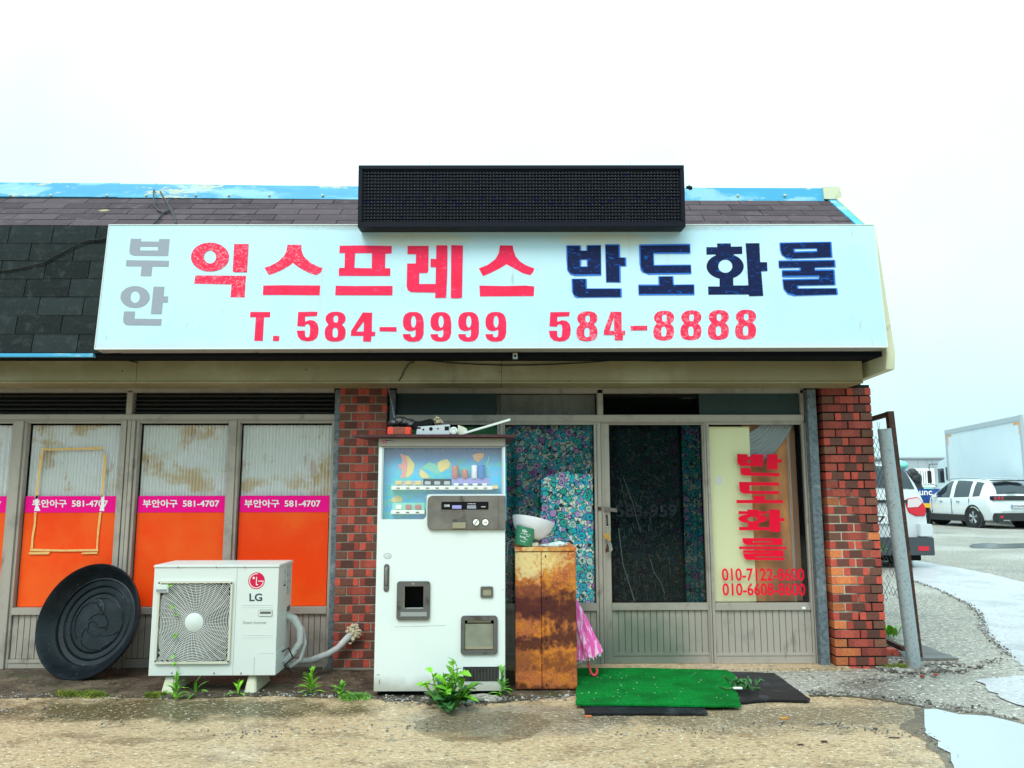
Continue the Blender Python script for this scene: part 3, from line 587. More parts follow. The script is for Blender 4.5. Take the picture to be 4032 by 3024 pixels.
# mansard front face (behind sign) and upper roof decks
YM0, YM1 = -.55, -.41
zM0 = zz(1391, YM0); zM1 = zz(893, YM1)
YR = .09; zR = zz(786, YR)
XE = PY((3377, 883), YM1).x
deck = MB()
deck.slab([(-6.2, YM0+.02, zM0), (-6.2, YM1+.02, zM1-.005), (-6.2, YR+.02, zR-.005), (-6.2, YR+.45, zR-.1), (-6.2, YR+.45, mz0+.03), (-6.2, YM0+.05, mz0+.03)], (XE+6.2, 0, 0))
mk('roof_deck', deck, M['soffit'], B)
mk('flat_roof', MB().box(-6.2, PX2-.02, .4, 5.5, 3.2, 3.35), M['soffit'], B)
# shingles: front face courses (only left of the sign and a bit behind it) and upper roof courses
SH = {}
def shingle(O, U, V, Nn, w, h, m, par, rnd):
    k = (round(w, 3), round(h, 3), m)
    if k not in SH:
        me = bpy.data.meshes.new('shingle'); mb = MB(); t = .006
        n = 4; vs = []; fs = []
        for iy in range(3):
            for ix in range(n+1): vs.append((w*(ix/n-.5), h*(iy/2-.5), t if iy < 2 else .001))
        q = len(vs)
        for iy in range(2):
            for ix in range(n): a = iy*(n+1)+ix; fs.append((a, a+1, a+n+2, a+n+1))
        for ix in range(n+1): vs.append((w*(ix/n-.5), -h/2, 0))
        for ix in range(n): fs.append((q+ix, q+ix+1, ix+1, ix))
        for x, (a, b, c) in ((-w/2, (0, n+1, 2*n+2)), (w/2, (n, 2*n+1, 3*n+2))):
            r = len(vs); vs.append((x, -h/2, 0)); vs.append((x, h/2, 0)); fs.append((r, a, b, c, r+1) if x < 0 else (r, r+1, c, b, a))
        me.from_pydata(vs, [], fs); me.materials.append(M[m]); SH[k] = me
    o = bpy.data.objects.new('shingle', SH[k]); link(o, par, O)
    Rm = Matrix((U, V, Nn)).transposed(); tilt = Matrix.Rotation(rnd.uniform(-.006, .006), 3, 'Z') @ Matrix.Rotation(rnd.uniform(-.002, .035), 3, 'X')
    o.rotation_euler = (Rm @ tilt).to_euler(); return o
rnd = random.Random(12)
fr = mk('front_roof_slope', MB().quad((-6.2, YM0+.012, zM0), (XE, YM0+.012, zM0), (XE, YM1+.012, zM1), (-6.2, YM1+.012, zM1)), M['soffit'], B)
V = Vector((0, YM1-YM0, zM1-zM0)); HV = V.length; V.normalize(); U = Vector((1, 0, 0)); Nn = U.cross(V)
rows = [765, 668, 618-6, 556, 500]  # course bottoms, left side
nrow = 7; hr = HV / nrow
for r in range(nrow):
    zc = (r+.5)*hr; off = (.11 if r % 2 else -.07) + rnd.uniform(-.02, .02)
    x = -6.25 + off
    while x < -2.9:
        w = .325; shingle(Vector((x+w/2, YM0, zM0)) + V*zc + Vector((0, 0, rnd.uniform(-.002, .002))), U, V, Nn, w-.006, hr+.0, 'shingle_dark', fr, rnd); x += w
ur = mk('upper_roof_slope', MB().quad((-6.2, YM1+.012, zM1), (XE, YM1+.012, zM1), (XE, YR+.012, zR), (-6.2, YR+.012, zR)), M['soffit'], B)
V2 = Vector((0, YR-YM1, zR-zM1)); H2 = V2.length; V2.normalize(); N2 = U.cross(V2); hr2 = H2/5
for r in range(5):
    off = [.0, .17, .33, .11, .22][r]; x = -6.3 + off
    while x < XE:
        w = .335; x1 = min(x+w, XE)
        if x1-x > .05 and not (-.9 < x and x1 < 1.2 and r > 3 and False):
            shingle(Vector(((x+x1)/2, YM1, zM1)) + V2*((r+.5)*hr2), U, V2, N2, x1-x-.006, hr2, 'shingle_brown', ur, rnd)
        x += w
# ridge flashing, in lengths, slightly wavy; gable trims
zF0, zF1 = zR-.012, zz(737, YR)
segs = [(-6.2, PY((470, 740), YR).x), (PY((470, 740), YR).x, PY((1650, 740), YR).x), (PY((1650, 740), YR).x, PY((3240, 740), YR).x)]
for i, (a, b) in enumerate(segs):
    dz = .035 if i == 0 else (.02 if i == 1 else 0); dz2 = .025 if i == 0 else 0
    m_ = MB().hexa([(a, YR-.02, zF0+dz*.7), (b, YR-.02, zF0+dz2*.7), (b, YR+.04, zF0), (a, YR+.04, zF0)], [(a, YR+.0, zF1+dz), (b, YR+.0, zF1+dz2), (b, YR+.05, zF1+dz2), (a, YR+.05, zF1+dz)])
    mk('ridge_flashing', m_, M['flash'], B)
nails = MB()
for px in (40, 200, 420, 575, 770, 900, 1060, 1270, 1860 - 300, 2905, 3090): c = PY((px, 775), YR-.02); nails.ball(c+Vector((0,0,.012)), .012, 5)
stuff(mk('flashing_nails', nails, M['flash_pale'], B))
e = MB(); p0, p1 = PY(ZU(2212, 0), YR), None
a = PY((3240, 788), YR); b = PY((3301, 738), YR); c_ = PY((3314, 790), YR)
e.slab([(a.x, YR-.03, a.z), (c_.x, YR-.03, c_.z), (b.x, YR-.02, b.z), (a.x, YR-.02, b.z)], (0, .09, 0)); mk('ridge_end_cap', e, M['flash_pale'], B)
# gable side board
gx0 = PY((3448, 1000), YM0).x+.008; gx1 = gx0 + .062
gz = zz(1456, -.57, 3500)
gb = MB().slab([(gx0, -.575, gz), (gx0, -.60, gz+.12), (gx0, -.44, zM1+.0), (gx0, YR-.02, zR+.02), (gx0, YR+.45, zR-.05), (gx0, YR+.45, 2.2), (gx0, -.02, gz-.02)], (gx1-gx0, 0, 0))
mk('gable_board', gb, M['flash_pale'], B, bevel=.004)
v_a = Vector((XE, YM1, zM1)); v_b = Vector((XE-.0, YR, zR)); off = Vector((0, 0, .018))
gt = MB().hexa([v_a-off, Vector((gx0-.001, YM1, zM1))-off, Vector((gx0-.001, YR, zR))-off, v_b-off], [v_a+off, Vector((gx0-.001, YM1, zM1))+off, Vector((gx0-.001, YR, zR))+off, v_b+off])
mk('gable_flashing', gt, M['flash'], B)
# drip edge under left shingles
mk('drip_edge', MB().box(-6.2, PY((372, 1400), YM0).x, YM0-.022, YM0+.02, zz(1405, YM0-.02), zz(1392, YM0-.02)), M['flash'], B)
# galvanised jambs
for name, px, w, y0 in (('steel_jamb', 3183, .072, .035), ('steel_jamb', 1316, .052, .05), ('steel_jamb', 1532, .045, .06)):
    x = xx(px, y0); mk(name, MB().box(x, x+w, y0, y0+.12, .004, bz0), M['galv'], B, bevel=.003)
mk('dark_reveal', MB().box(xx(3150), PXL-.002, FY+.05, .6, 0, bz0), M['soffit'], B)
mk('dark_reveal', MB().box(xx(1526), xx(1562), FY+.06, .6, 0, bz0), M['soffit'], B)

# ------------------------------------------------------------------ window wall helpers
zTt, zTb = zz(1529), zz(1630)
zR1, zR0 = zz(1631), zz(1656)
zG1 = zz(1671); zS1, zS0 = zz(2387), zz(2414); zP0 = zz(2587); 
def frame(x0, x1, z0, z1, parent, name='frame', y=FY, d=.07, m='alu', bev=.003): return mk(name, MB().box(x0, x1, y, y+d, z0, z1), M[m], parent, bevel=bev)
# head rails, transom
def rail_profile(x0, x1, z0, z1, parent, name):
    mb = MB(); mb.box(x0, x1, FY-.012, FY+.08, z0+.012, z1); mb.box(x0, x1, FY-.004, FY+.08, z0, z0+.0115)
    return mk(name, mb, M['alu'], parent, bevel=.002)
rail_profile(-6.2, xx(1318), zR0, zR1, B, 'head_rail')
dzR1, dzR0 = zz(1634), zz(1664)
rail_profile(xx(1553), xx(3165), dzR0, dzR1, B, 'head_rail')
# left transom: louvre slats
for (a, b) in ((-6.2, xx(487)), (xx(519), xx(1310))):
    lv = mk('transom_louvre', MB().box(a, b, FY+.09, FY+.11, zTb, zTt+.05), M['dark'], B)
    n = 7
    for i in range(n):
        z = zTb + .008 + (zTt-zTb+.03)*i/n
        mk('slat', MB().hexa([(a, FY+.03, z), (b, FY+.03, z), (b, FY+.075, z+.022), (a, FY+.075, z+.022)], [(a, FY+.032, z+.007), (b, FY+.032, z+.007), (b, FY+.077, z+.029), (a, FY+.077, z+.029)]), M['louvre'], lv)
frame(xx(492), xx(516), zR1, bz0, B, 'transom_post')
mk('transom_head', MB().box(-6.2, xx(1312), FY, FY+.06, zTt+.012, bz0-.014), M['alu'], B)
# lower ribbed panels
def ribs(x0, x1, z0, z1, parent, pitch, name='slat', y=FY+.012):
    n = max(1, round((x1-x0)/pitch)); w = (x1-x0)/n; mb = MB()
    mb.box(x0, x1, y+.012, y+.02, z0, z1)
    for i in range(n): mb.box(x0+i*w+.003, x0+(i+1)*w-.003, y, y+.0119, z0, z1)
    o = mk('ribbed_panel', mb, M['alu'], parent); return o
PITCH = .0485
def sash(x0, x1, zt, zsill1, zsill0, zp0, zbot, stile=.022, name='window', botname='bottom_rail', ystag=0):
    """a sash: stiles + rails in one frame mesh, as a part; returns it"""
    y = FY+ystag; mb = MB()
    mb.box(x0, x0+stile, y, y+.05, zbot, zt); mb.box(x1-stile, x1, y, y+.05, zbot, zt)
    mb.box(x0+stile, x1-stile, y+.004, y+.05, zt-.016, zt)
    mb.box(x0+stile, x1-stile, y-.006, y+.05, zsill0, zsill1)
    mb.box(x0+stile, x1-stile, y+.002, y+.05, zbot, zp0-.004)
    mb.box(x0+stile, x1-stile, y-.003, y+.05, zp0-.030, zp0-.012)
    return mk(name, mb, M['alu'], B, bevel=.002)
zBot = zz(2637)
mk('end_wall', MB().box(-6.2, -5.002, FY, FY+.09, 0, zz(1631)), M['beam'], B)
LW = [(-5.0, xx(66)), (xx(97), xx(487)), (xx(538), xx(911)), (xx(935), xx(1318))]
film_pl = VP(FY+.040)
wins = []
for i, (a, b) in enumerate(LW):
    w = sash(a, b, zR0-.002, zS1, zS0, zP0, zBot, stile=.022 if i else .03); wins.append(w)
    gx0_, gx1_ = a+.024, b-.024
    ribs(gx0_, gx1_, zP0, zS0, w, .045, y=FY+.015)
    zf1, zf2, zf0 = zz(1950, FY+.04), zz(2013, FY+.04), zS1+.001
    mk('pane', MB().box(gx0_, gx1_, FY+.043, FY+.047, zS1, zG1), M['glass'], w)
    mk('orange_film', MB().box(gx0_+.008, gx1_-.012, FY+.040, FY+.0425, zf0+.003, zf2), M['orange'], w)
    mk('magenta_band', MB().box(gx0_+.010, gx1_-.008, FY+.036, FY+.0395, zf2-.002, zf1), M['magenta'], w)
    # corrugated sheet hung inside
    rb = MB(); n = 27; wv = (gx1_-gx0_)/n; rnd = random.Random(i+4)
    for k in range(n):
        x0 = gx0_+k*wv; q = []
        for j in range(7):
            t = j/6; q.append((x0+wv*t, FY+.075-.016*math.sin(math.pi*t)))
        for j in range(6): rb.quad((q[j][0], q[j][1], zf2-.05), (q[j+1][0], q[j+1][1], zf2-.05), (q[j+1][0], q[j+1][1], zG1+.03-.03), (q[j][0], q[j][1], zG1))
    mk('ribbed_sheet', rb, M['ribbed'], w)
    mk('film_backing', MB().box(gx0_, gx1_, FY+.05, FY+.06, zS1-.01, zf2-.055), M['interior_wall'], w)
for a, b, nm in ((66, 97, 'mullion'), (487, 538, 'mullion'), (911, 935, 'mullion')):
    x0, x1 = xx(a), xx(b); mb = MB()
    if b-a > 40:
        w = (x1-x0)/3
        for k in range(3): mb.box(x0+k*w+.003, x0+(k+1)*w-.003, FY-.018+(.006 if k == 1 else 0), FY+.05, zBot-.002, zR0-.001)
        mb.box(x0, x1, FY+.01, FY+.049, zBot-.002, zR0-.001)
    else: mb.box(x0, x1, FY-.016, FY+.05, zBot-.002, zR0-.001)
    mk('mullion', mb, M['alu'], B, bevel=.002)
# magenta band lettering
tp = VP(FY+.0335)
for i, (xa, xm, xb) in ((1, (200, 415, 672)), (2, (888, 1105, 1365)), (3, (1520, 1738, 1995))):
    m_ = MB(); 
    text_px(m_, tp, ZL, '부안아구', xa, xm, 817, 866, 0, bold=.022); mk('name_lettering', m_, M['white_print'], wins[i]); m_ = MB()
    text_px(m_, tp, ZL, '581-4707', xm+32, xb, 822, 862, 0, bold=.02)
    mk('phone_lettering', m_, M['white_print'], wins[i])
m_ = MB(); text_px(m_, tp, ZL, '7', -14, 8, 828, 856, 0, bold=.02); mk('phone_lettering', m_, M['white_print'], wins[0])
# tape rectangle on second window
tpl = VP(FY+.032)
def tape(pts, name='tape_strip', m='masking', n=0.0, par=None):
    m_ = MB(); decal_px(m_, tpl, ZL, [pts], n); mk(name, m_, M[m], par or wins[1])
tape([(262, 490), (300, 500), (640, 488), (641, 504), (300, 512), (262, 506)])
tape([(255, 508), (272, 508), (258, 620), (240, 720), (236, 810), (218, 815), (232, 690), (246, 560)])
tape([(638, 520), (662, 545), (656, 640), (648, 720), (640, 800), (628, 800), (640, 640), (645, 560)])
tape([(216, 792), (238, 792), (236, 850), (252, 888), (212, 888), (220, 860)], m='white_print')
tape([(630, 790), (650, 790), (648, 888), (618, 888), (628, 850)], m='white_print')
tape([(212, 895), (228, 895), (222, 980), (208, 1060), (206, 1120), (190, 1120), (198, 1040), (212, 960)], n=.001)
tape([(618, 895), (632, 895), (622, 980), (612, 1060), (610, 1125), (598, 1125), (606, 1000)], n=.001)
tape([(188, 1122), (400, 1128), (612, 1124), (612, 1138), (400, 1140), (188, 1138)], n=.0015)
tape([(180, 1144), (312, 1142), (304, 1157), (178, 1158)], n=.002); tape([(512, 1146), (606, 1142), (606, 1154), (505, 1156)], n=.002)

# ------------------------------------------------------------------ door side
dG1, dG0 = zz(1672), zz(2374); dS1, dS0 = zz(2378), zz(2406); dP0 = zz(2575); dB = .0185
# transom panes
ta, tb = zz(1548), zz(1627)
def tpane(a, b, m, y=FY+.03, name='transom_pane'): return mk(name, MB().box(xx(a), xx(b), y, y+.005, dzR1, ta), M[m], B)
tpane(1560, 1952, 'wire_glass'); tpane(1954, 2350, 'glass'); tpane(2380, 2756, 'glass'); tpane(2759, 3156, 'wire_glass')
# wire mesh on the wired glass
for a, b in ((1562, 1952), (2759, 3154)):
    wm = MB(); x = xx(a)
    while x < xx(b): wm.box(x, x+.0018, FY+.0265, FY+.029, dzR1, ta); x += .024
    z = dzR1+.01
    while z < ta: wm.box(xx(a), xx(b), FY+.0262, FY+.0288, z, z+.0018); z += .024
    mk('glass_wire', wm, M['alu_dark'], B)
# crumpled plastic behind left-centre transom, dim interior behind the next
ps = MB(); n = 40
for k in range(n):
    x0, x1 = xx(1954)+(xx(2350)-xx(1954))*k/n, xx(1954)+(xx(2350)-xx(1954))*(k+1)/n
    f = lambda x: FY+.09+.012*abs(math.sin(x*38))+.006*math.sin(x*11)
    ps.quad((x0, f(x0), dzR1), (x1, f(x1), dzR1), (x1, f(x1)+.02, ta), (x0, f(x0)+.02, ta))
mk('plastic_sheet', ps, M['plastic_sheet'], B)
frame(xx(2353), xx(2376), dzR1, ta+.03, B, 'transom_post'); frame(xx(3156), xx(3170), dzR1, ta+.03, B, 'transom_post')
mk('transom_head', MB().box(xx(1560), xx(3170), FY, FY+.06, ta, ta+.04), M['alu'], B)
# doors
def door(a, b, name, stl, str_, stag=0, pitch=PITCH, zt=None):
    x0, x1 = xx(a), xx(b); y = FY+stag; mb = MB(); zt = zt or dzR0-.001
    wl, wr = xx(a+stl)-x0, x1-xx(b-str_)
    for (s0, w) in ((x0, wl), (x1-wr, wr)):
        mb.box(s0, s0+w, y, y+.04, dB, zt)
        if w > .03: mb.box(s0+w*.35, s0+w*.45, y-.004, y, dB, zt)
    mb.box(x0+wl, x1-wr, y+.004, y+.04, dG1, zt); mb.box(x0+wl, x1-wr, y-.006, y+.04, dS0, dS1)
    mb.box(x0+wl, x1-wr, y+.002, y+.04, dB, dP0); mb.box(x0+wl, x1-wr, y-.003, y+.04, dP0-.022, dP0-.006); mb.box(x0+wl, x1-wr, y-.004, y+.04, dB+.0, dB+.012)
    o = mk(name, mb, M['alu'], B, bevel=.002)
    ribs(x0+wl, x1-wr, dP0, dS0, o, pitch, y=y+.012)
    return o, x0+wl, x1-wr
D0, a0, b0 = door(1562, 1982, 'fixed_window', 8, 24)
D1, a1, b1 = door(1983, 2364, 'sliding_door', 5, 26)
D2, a2, b2 = door(2366, 2783, 'sliding_door', 32, 19, stag=.018)
D3, a3, b3 = door(2770, 3178, 'fixed_window', 20, 22)
gd = lambda d, a, b, y: mk('pane', MB().box(a, b, y, y+.004, dS1, dG1), M['glass_dim' if d is D2 else 'glass'], d)
for d, a, b, y in ((D0, a0, b0, FY+.025), (D1, a1, b1, FY+.025), (D2, a2, b2, FY+.04), (D3, a3, b3, FY+.025)): gd(d, a, b, y)
pn = MB().box(a0, b0, FY+.04, FY+.05, zz(1800), zz(1678)); mk('green_board', pn, M['greenboard'], D0)
mk('dark_board', MB().box(a0, b0, FY+.052, FY+.06, dS1, dG1), M['dark'], D0)
# curtains
def curtain(name, a, b, z0, z1, y, amp, waves, m, parent, slope=0, ph=0.0):
    c = MB(); n = max(12, int((b-a)/.012))
    f = lambda x: y + amp*math.sin((x-a)/(b-a)*waves*2*math.pi+ph) + amp*.4*math.sin(x*23+1)
    for k in range(n):
        x0, x1 = a+(b-a)*k/n, a+(b-a)*(k+1)/n
        c.quad((x0, f(x0), z0), (x1, f(x1), z0), (x1, f(x1), z1), (x0, f(x0), z1))
    return mk(name, c, M[m], parent, smooth=60)
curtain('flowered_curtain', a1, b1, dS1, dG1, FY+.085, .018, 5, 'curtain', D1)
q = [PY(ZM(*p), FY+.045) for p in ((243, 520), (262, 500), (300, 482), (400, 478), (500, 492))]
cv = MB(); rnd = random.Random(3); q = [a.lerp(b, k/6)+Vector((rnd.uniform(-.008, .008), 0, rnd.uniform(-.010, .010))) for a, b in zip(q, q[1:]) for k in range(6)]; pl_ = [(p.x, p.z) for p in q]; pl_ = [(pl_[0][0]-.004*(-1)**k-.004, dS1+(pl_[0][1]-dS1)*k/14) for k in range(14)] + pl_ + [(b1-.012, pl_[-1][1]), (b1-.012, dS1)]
vs, fs = shape2d([pl_]); mk('lit_curtain_patch', MB().add([(u, FY+.045, v) for u, v in vs], fs), M['curtain_lit'], D1)  # added brighter copy of the curtain; its lit look is in the colour
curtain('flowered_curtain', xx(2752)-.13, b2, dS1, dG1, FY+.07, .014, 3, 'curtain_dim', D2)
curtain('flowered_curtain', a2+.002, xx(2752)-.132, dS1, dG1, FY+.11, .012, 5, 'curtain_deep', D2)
mk('grey_backing', MB().box(xx(2752)-.09, b2+.01, FY+.135, FY+.14, dS1, dG1), M['grey_cloth'], D2)
# residue digits and tree branch reflections painted onto the dark door glass
gp = VP(FY+.0385); m_ = MB(); text_px(m_, gp, ZM, '583-959', 632, 950, 645, 712, 0, bold=.015); mk('letter_residue', m_, M['ghost'], D2)
sc_ = MB(); rnd = random.Random(31)
def twig_reflection(pts, r=.0022):
    q = [gp.pt(*gp.uv(ZM(*p)), .001) for p in pts]; sc_.tube(q, r, 4)
twig_reflection([(668, 500), (690, 560), (720, 640), (740, 720), (760, 790)], .0024); twig_reflection([(645, 770), (655, 860), (668, 960), (700, 1060), (730, 1150)], .005)
twig_reflection([(810, 930), (830, 1000), (870, 1060), (885, 1110)], .0035); twig_reflection([(700, 1060), (725, 1150), (700, 1160)], .003)
for k in range(60):
    x, y = rnd.uniform(610, 940), rnd.uniform(480, 1150); l = rnd.uniform(8, 45); a = rnd.uniform(-.1, .35)
    twig_reflection([(x, y), (x+l*a*.6+rnd.uniform(-3, 3), y+l*.5), (x+l*a, y+l)], rnd.uniform(.0008, .0018))
mk('painted_twig_reflections', sc_, M['twig'], D2)
fk = MB()  # reflected foliage, painted as small pale quads on the pane
for k in range(700):
    x = rnd.uniform(605, 960) if k % 3 else rnd.uniform(620, 800); y = 480+670*rnd.random()**.6; u, v = gp.uv(ZM(x, y)); a = rnd.uniform(-.5, .9)+1.2; l = rnd.uniform(.003, .012); w = rnd.uniform(.0008, .003)
    d = (math.cos(a)*l, math.sin(a)*l); e = (-math.sin(a)*w, math.cos(a)*w)
    fk.add([gp.pt(u-d[0], v-d[1], .0012), gp.pt(u-e[0], v-e[1], .0012), gp.pt(u+d[0], v+d[1], .0012), gp.pt(u+e[0], v+e[1], .0012)], [(0, 1, 2, 3)])
stuff(mk('painted_foliage_reflection', fk, M['foliage_paint'], D2))
# D3 backing: cream board, brown cloth, grey drape
xb_ = PY(ZM(1345, 700), FY+.07).x
mk('cream_board', MB().box(a3+.001, xb_, FY+.060, FY+.072, dS1, dG1-.012), M['cream_board'], D3, bevel=.004)
curtain('brown_curtain', xb_-.05, b3-.07, dS1, dG1, FY+.095, .007, 1.5, 'brown_cloth', D3)
dr = MB()
for k in range(9):
    r0 = .10+.03*k; pts = []
    for j in range(9):
        t = j/8; pts.append((xb_-.03+t*(.05+r0), FY+.078, dG1+.02-(r0)*(1-t*t)))
    dr.tube(pts, .0165, 8)
mk('grey_drape', dr, M['grey_cloth'], D3)
mk('brown_wall', MB().box(b3-.14, b3, FY+.125, FY+.13, dS1, dG1), M['brown_dim'], D3)
curtain('white_drape', b3-.10, b3-.085, dS1, dG1, FY+.075, .004, 1, 'grey_cloth', D3)
st = MB(); decal_px(st, VP(FY+.058), ZM, [[(1150, 500), (1185, 500), (1186, 542), (1150, 542)]], 0); mk('switch_plate', st, M['white_print'], D3)
st = MB(); decal_px(st, VP(FY-.0075), ZM, [[(1603, 1180), (1622, 1180), (1622, 1193), (1603, 1193)]], 0); mk('rail_sticker', st, M['white_print'], D3)
# red vinyl letters on the fixed window
lp = VP(FY+.0215)
def vinyl(polys, k=0):
    m_ = MB(); decal_px(m_, lp, ZW, polys, k*.0003); return m_
kk = 0
def V_(group):
    global kk
    m_ = MB()
    for polys in group: decal_px(m_, lp, ZW, polys, (kk % 6)*.0003); kk += 1
    mk('vinyl_letter', m_, M['red_vinyl'], D3)
V_([[[(226,305),(318,305),(318,327),(348,327),(348,307),(455,307),(452,412),(260,410),(235,395),(228,370)],[(318,357),(345,357),(345,382),(318,382)]],
    [[(485,307),(578,307),(580,350),(618,350),(616,380),(580,380),(582,440),(487,437)]],
    [[(252,425),(345,428),(348,465),(595,470),(595,500),(290,492),(260,480)]]])
V_([[[(243,547),(592,552),(592,582),(335,578),(335,625),(594,628),(592,655),(290,650),(255,635),(246,600)]],
    [[(370,668),(466,668),(468,705),(626,705),(626,733),(220,733),(220,704),(372,704)]]])
V_([[[(315,788),(407,788),(407,802),(486,802),(486,828),(238,828),(238,802),(315,802)]], [ell(363,868,126,42), ell(363,872,44,21)],
    [[(320,905),(412,905),(414,940),(505,942),(505,968),(243,968),(243,940),(320,940)]],
    [[(502,788),(598,788),(600,860),(640,862),(638,890),(600,890),(604,984),(510,982)]]])
V_([[[(270,1037),(620,1037),(620,1097),(310,1097),(280,1080)],[(365,1062),(528,1062),(528,1074),(365,1074)]],
    [[(244,1110),(657,1112),(655,1133),(244,1133)]],
    [[(278,1143),(628,1143),(630,1197),(388,1197),(388,1207),(638,1207),(640,1230),(320,1226),(290,1215),(280,1175),(278,1170),(530,1170),(530,1166),(278,1166)]]])
m_ = MB(); text_px(m_, lp, ZW, '010-7122-8600', 90, 808, 1298, 1410, .002, bold=.016, sp=.97, slant=-6); mk('phone_number', m_, M['red_vinyl'], D3)
m_ = MB(); text_px(m_, lp, ZW, '010-6608-8600', 96, 818, 1428, 1538, .002, bold=.016, sp=.97, slant=-4); mk('phone_number', m_, M['red_vinyl'], D3)
# door hardware (parts of the doors)
hp = VP(FY-.012)
def P_(zf, x, y, Y): return PY(zf(x, y), Y)
hb = MB(); a = P_(ZK, 900, 40, FY-.01); b = P_(ZK, 935, 72, FY-.01); hb.box(a.x, b.x, FY-.012, FY+.001, b.z, a.z); mk('staple_plate', hb, M['rust'], D1, bevel=.002)
hb = MB(); a = P_(ZK, 962, 42, FY); b = P_(ZK, 1000, 82, FY); hb.box(a.x, b.x, FY-.004, FY+.016, b.z, a.z)
hb.hexa([P_(ZK, 1000, 82, FY), P_(ZK, 1095, 96, FY-.03), P_(ZK, 1095, 96, FY-.034), P_(ZK, 1000, 82, FY-.006)], [P_(ZK, 1000, 45, FY), P_(ZK, 1085, 58, FY-.03), P_(ZK, 1085, 58, FY-.034), P_(ZK, 1000, 45, FY-.006)])
mk('hasp', hb, M['steel'], D2, bevel=.002)
hb = MB(); hb.tube([P_(ZK, 988, 125, FY+.01), P_(ZK, 990, 150, FY-.02), P_(ZK, 992, 200, FY-.02), P_(ZK, 996, 235, FY+.01)], [.008, .006, .006, .008], 8); mk('door_handle', hb, M['car_black'], D2, smooth=40)

# ================================================================== SIGN BOARD
SG = root('shop_sign', PY((1900, 1388), -.62), 'long white sign board with hand painted red and navy Korean lettering and phone numbers', 'sign')
YB0, YB1 = -.66, -.58
bl, br, tl, tr = PY((373, 1375), YB0), PY((3495, 1367), YB0), PY((430, 886), YB1), PY((3440, 885), YB1)
SP = Plane(bl, br-bl, tl-bl); back = -SP.N*.11
ins = lambda v: v
mk('sign_case', MB().hexa([bl+SP.N*-.003+back, br+SP.N*-.003+back, br-SP.N*.003, bl-SP.N*.003][::-1], [tl+back-SP.N*.003, tr+back-SP.N*.003, tr-SP.N*.003, tl-SP.N*.003][::-1]), M['sign_rim'], SG)
cen = (bl+br+tl+tr)/4; sh = lambda p, k=.004: p + (cen-p).normalized()*k
mk('sign_face', MB().hexa([sh(bl)-SP.N*.003, sh(br)-SP.N*.003, sh(br), sh(bl)][::-1], [sh(tl)-SP.N*.003, sh(tr)-SP.N*.003, sh(tr), sh(tl)][::-1]), M['sign_face'], SG)
rim = MB(); 
for a, b in ((bl, br), (br, tr), (tr, tl), (tl, bl)): rim.tube([a+SP.N*.001, b+SP.N*.001], .0045, 6)
mk('sign_rim', rim, M['ac_white'], SG)
kn = 0
def glyph(zf, parts, m, name='painted_letter', edge=False):
    global kn
    mb = MB()
    for polys in parts: decal_px(mb, SP, zf, polys, .0012 + (kn % 7)*.0003); kn += 1
    mk(name, mb, M[m], SG)
    if edge:
        c = [p for polys in parts for p in polys[0]]
        eb = MB()
        for polys in parts:
            for q in polys:
                uv = [SP.uv(zf(*p)) for p in q]; P3 = [SP.pt(u, v, .0016) for u, v in uv]
                for i in range(len(P3)):
                    a, b = P3[i], P3[(i+1) % len(P3)]; d = (b-a); 
                    if d.length < .004: continue
                    s = d.normalized().cross(SP.N)*(.0035+.002*math.sin(i*3.1+a.x*20)); n_ = SP.N*(.0016+.0002*(i % 3))
                    eb.quad(a-s+n_, b-s+n_, b+s+n_, a+s+n_)
        mk('brush_edge', eb, M['blue_edge'], SG)
glyph(Z1, [[[(460,160),(627,160),(620,203),(903,206),(910,165),(1075,165),(1048,434),(520,430),(470,415),(445,390),(437,360)],[(610,288),(892,288),(887,345),(607,345)]],
           [[(392,498),(1064,508),(1056,602),(800,600),(784,752),(616,750),(632,596),(384,594)]]], 'grey_letter', 'vinyl_letter')
glyph(Z1, [[ell(529,1078,231,173),ell(529,1078,75,93)], [[(820,915),(990,918),(977,1068),(1050,1070),(1042,1165),(964,1165),(946,1347),(777,1345)]],
           [[(355,1306),(528,1308),(514,1420),(946,1426),(937,1524),(420,1520),(370,1505),(345,1470),(342,1430)]]], 'grey_letter', 'vinyl_letter')
ID = lambda x, y: (x, y)
glyph(ID, [[[(Z1(*p)) for p in ell(1710,450,300,228,36)], [Z1(*p) for p in ell(1710,450,98,102)]],
           [[Z1(2092,245), Z2(130,203), Z2(108,572), Z1(2082,688), Z1(2066,668)]],
           [[Z1(1478,738), Z2(95,617), Z2(78,900), Z1(2030,1083), Z1(2048,882), Z1(1458,870)]]], 'pink2')
glyph(Z2, [[[(637,212),(818,212),(822,290),(850,365),(930,440),(1020,490),(1093,515),(1075,570),(1018,610),(920,580),(820,530),(740,475),(708,447),(660,487),(570,540),(480,580),(393,607),(337,512),(420,485),(520,430),(590,360),(625,290)]]], 'pink2')
glyph(Z2, [[[(322,745),(560,741),(1064,745),(1056,872),(520,868),(316,870)]]], 'pink')
dx = 540/S3
glyph(Z2, [[[(1320,225),(1600,221),(208+dx,228),(206+dx,326),(125+dx,330),(120+dx,518),(188+dx,520),(188+dx,620),(1310,618),(1308,530),(1325,513),(1383,515),(1388,320),(1315,322)],[(1520,322),(1742,322),(1738,520),(1512,515)]],
           [[(1268,748),(1500,752),(218+dx,750),(215+dx,873),(1262,871)]]], 'pink')
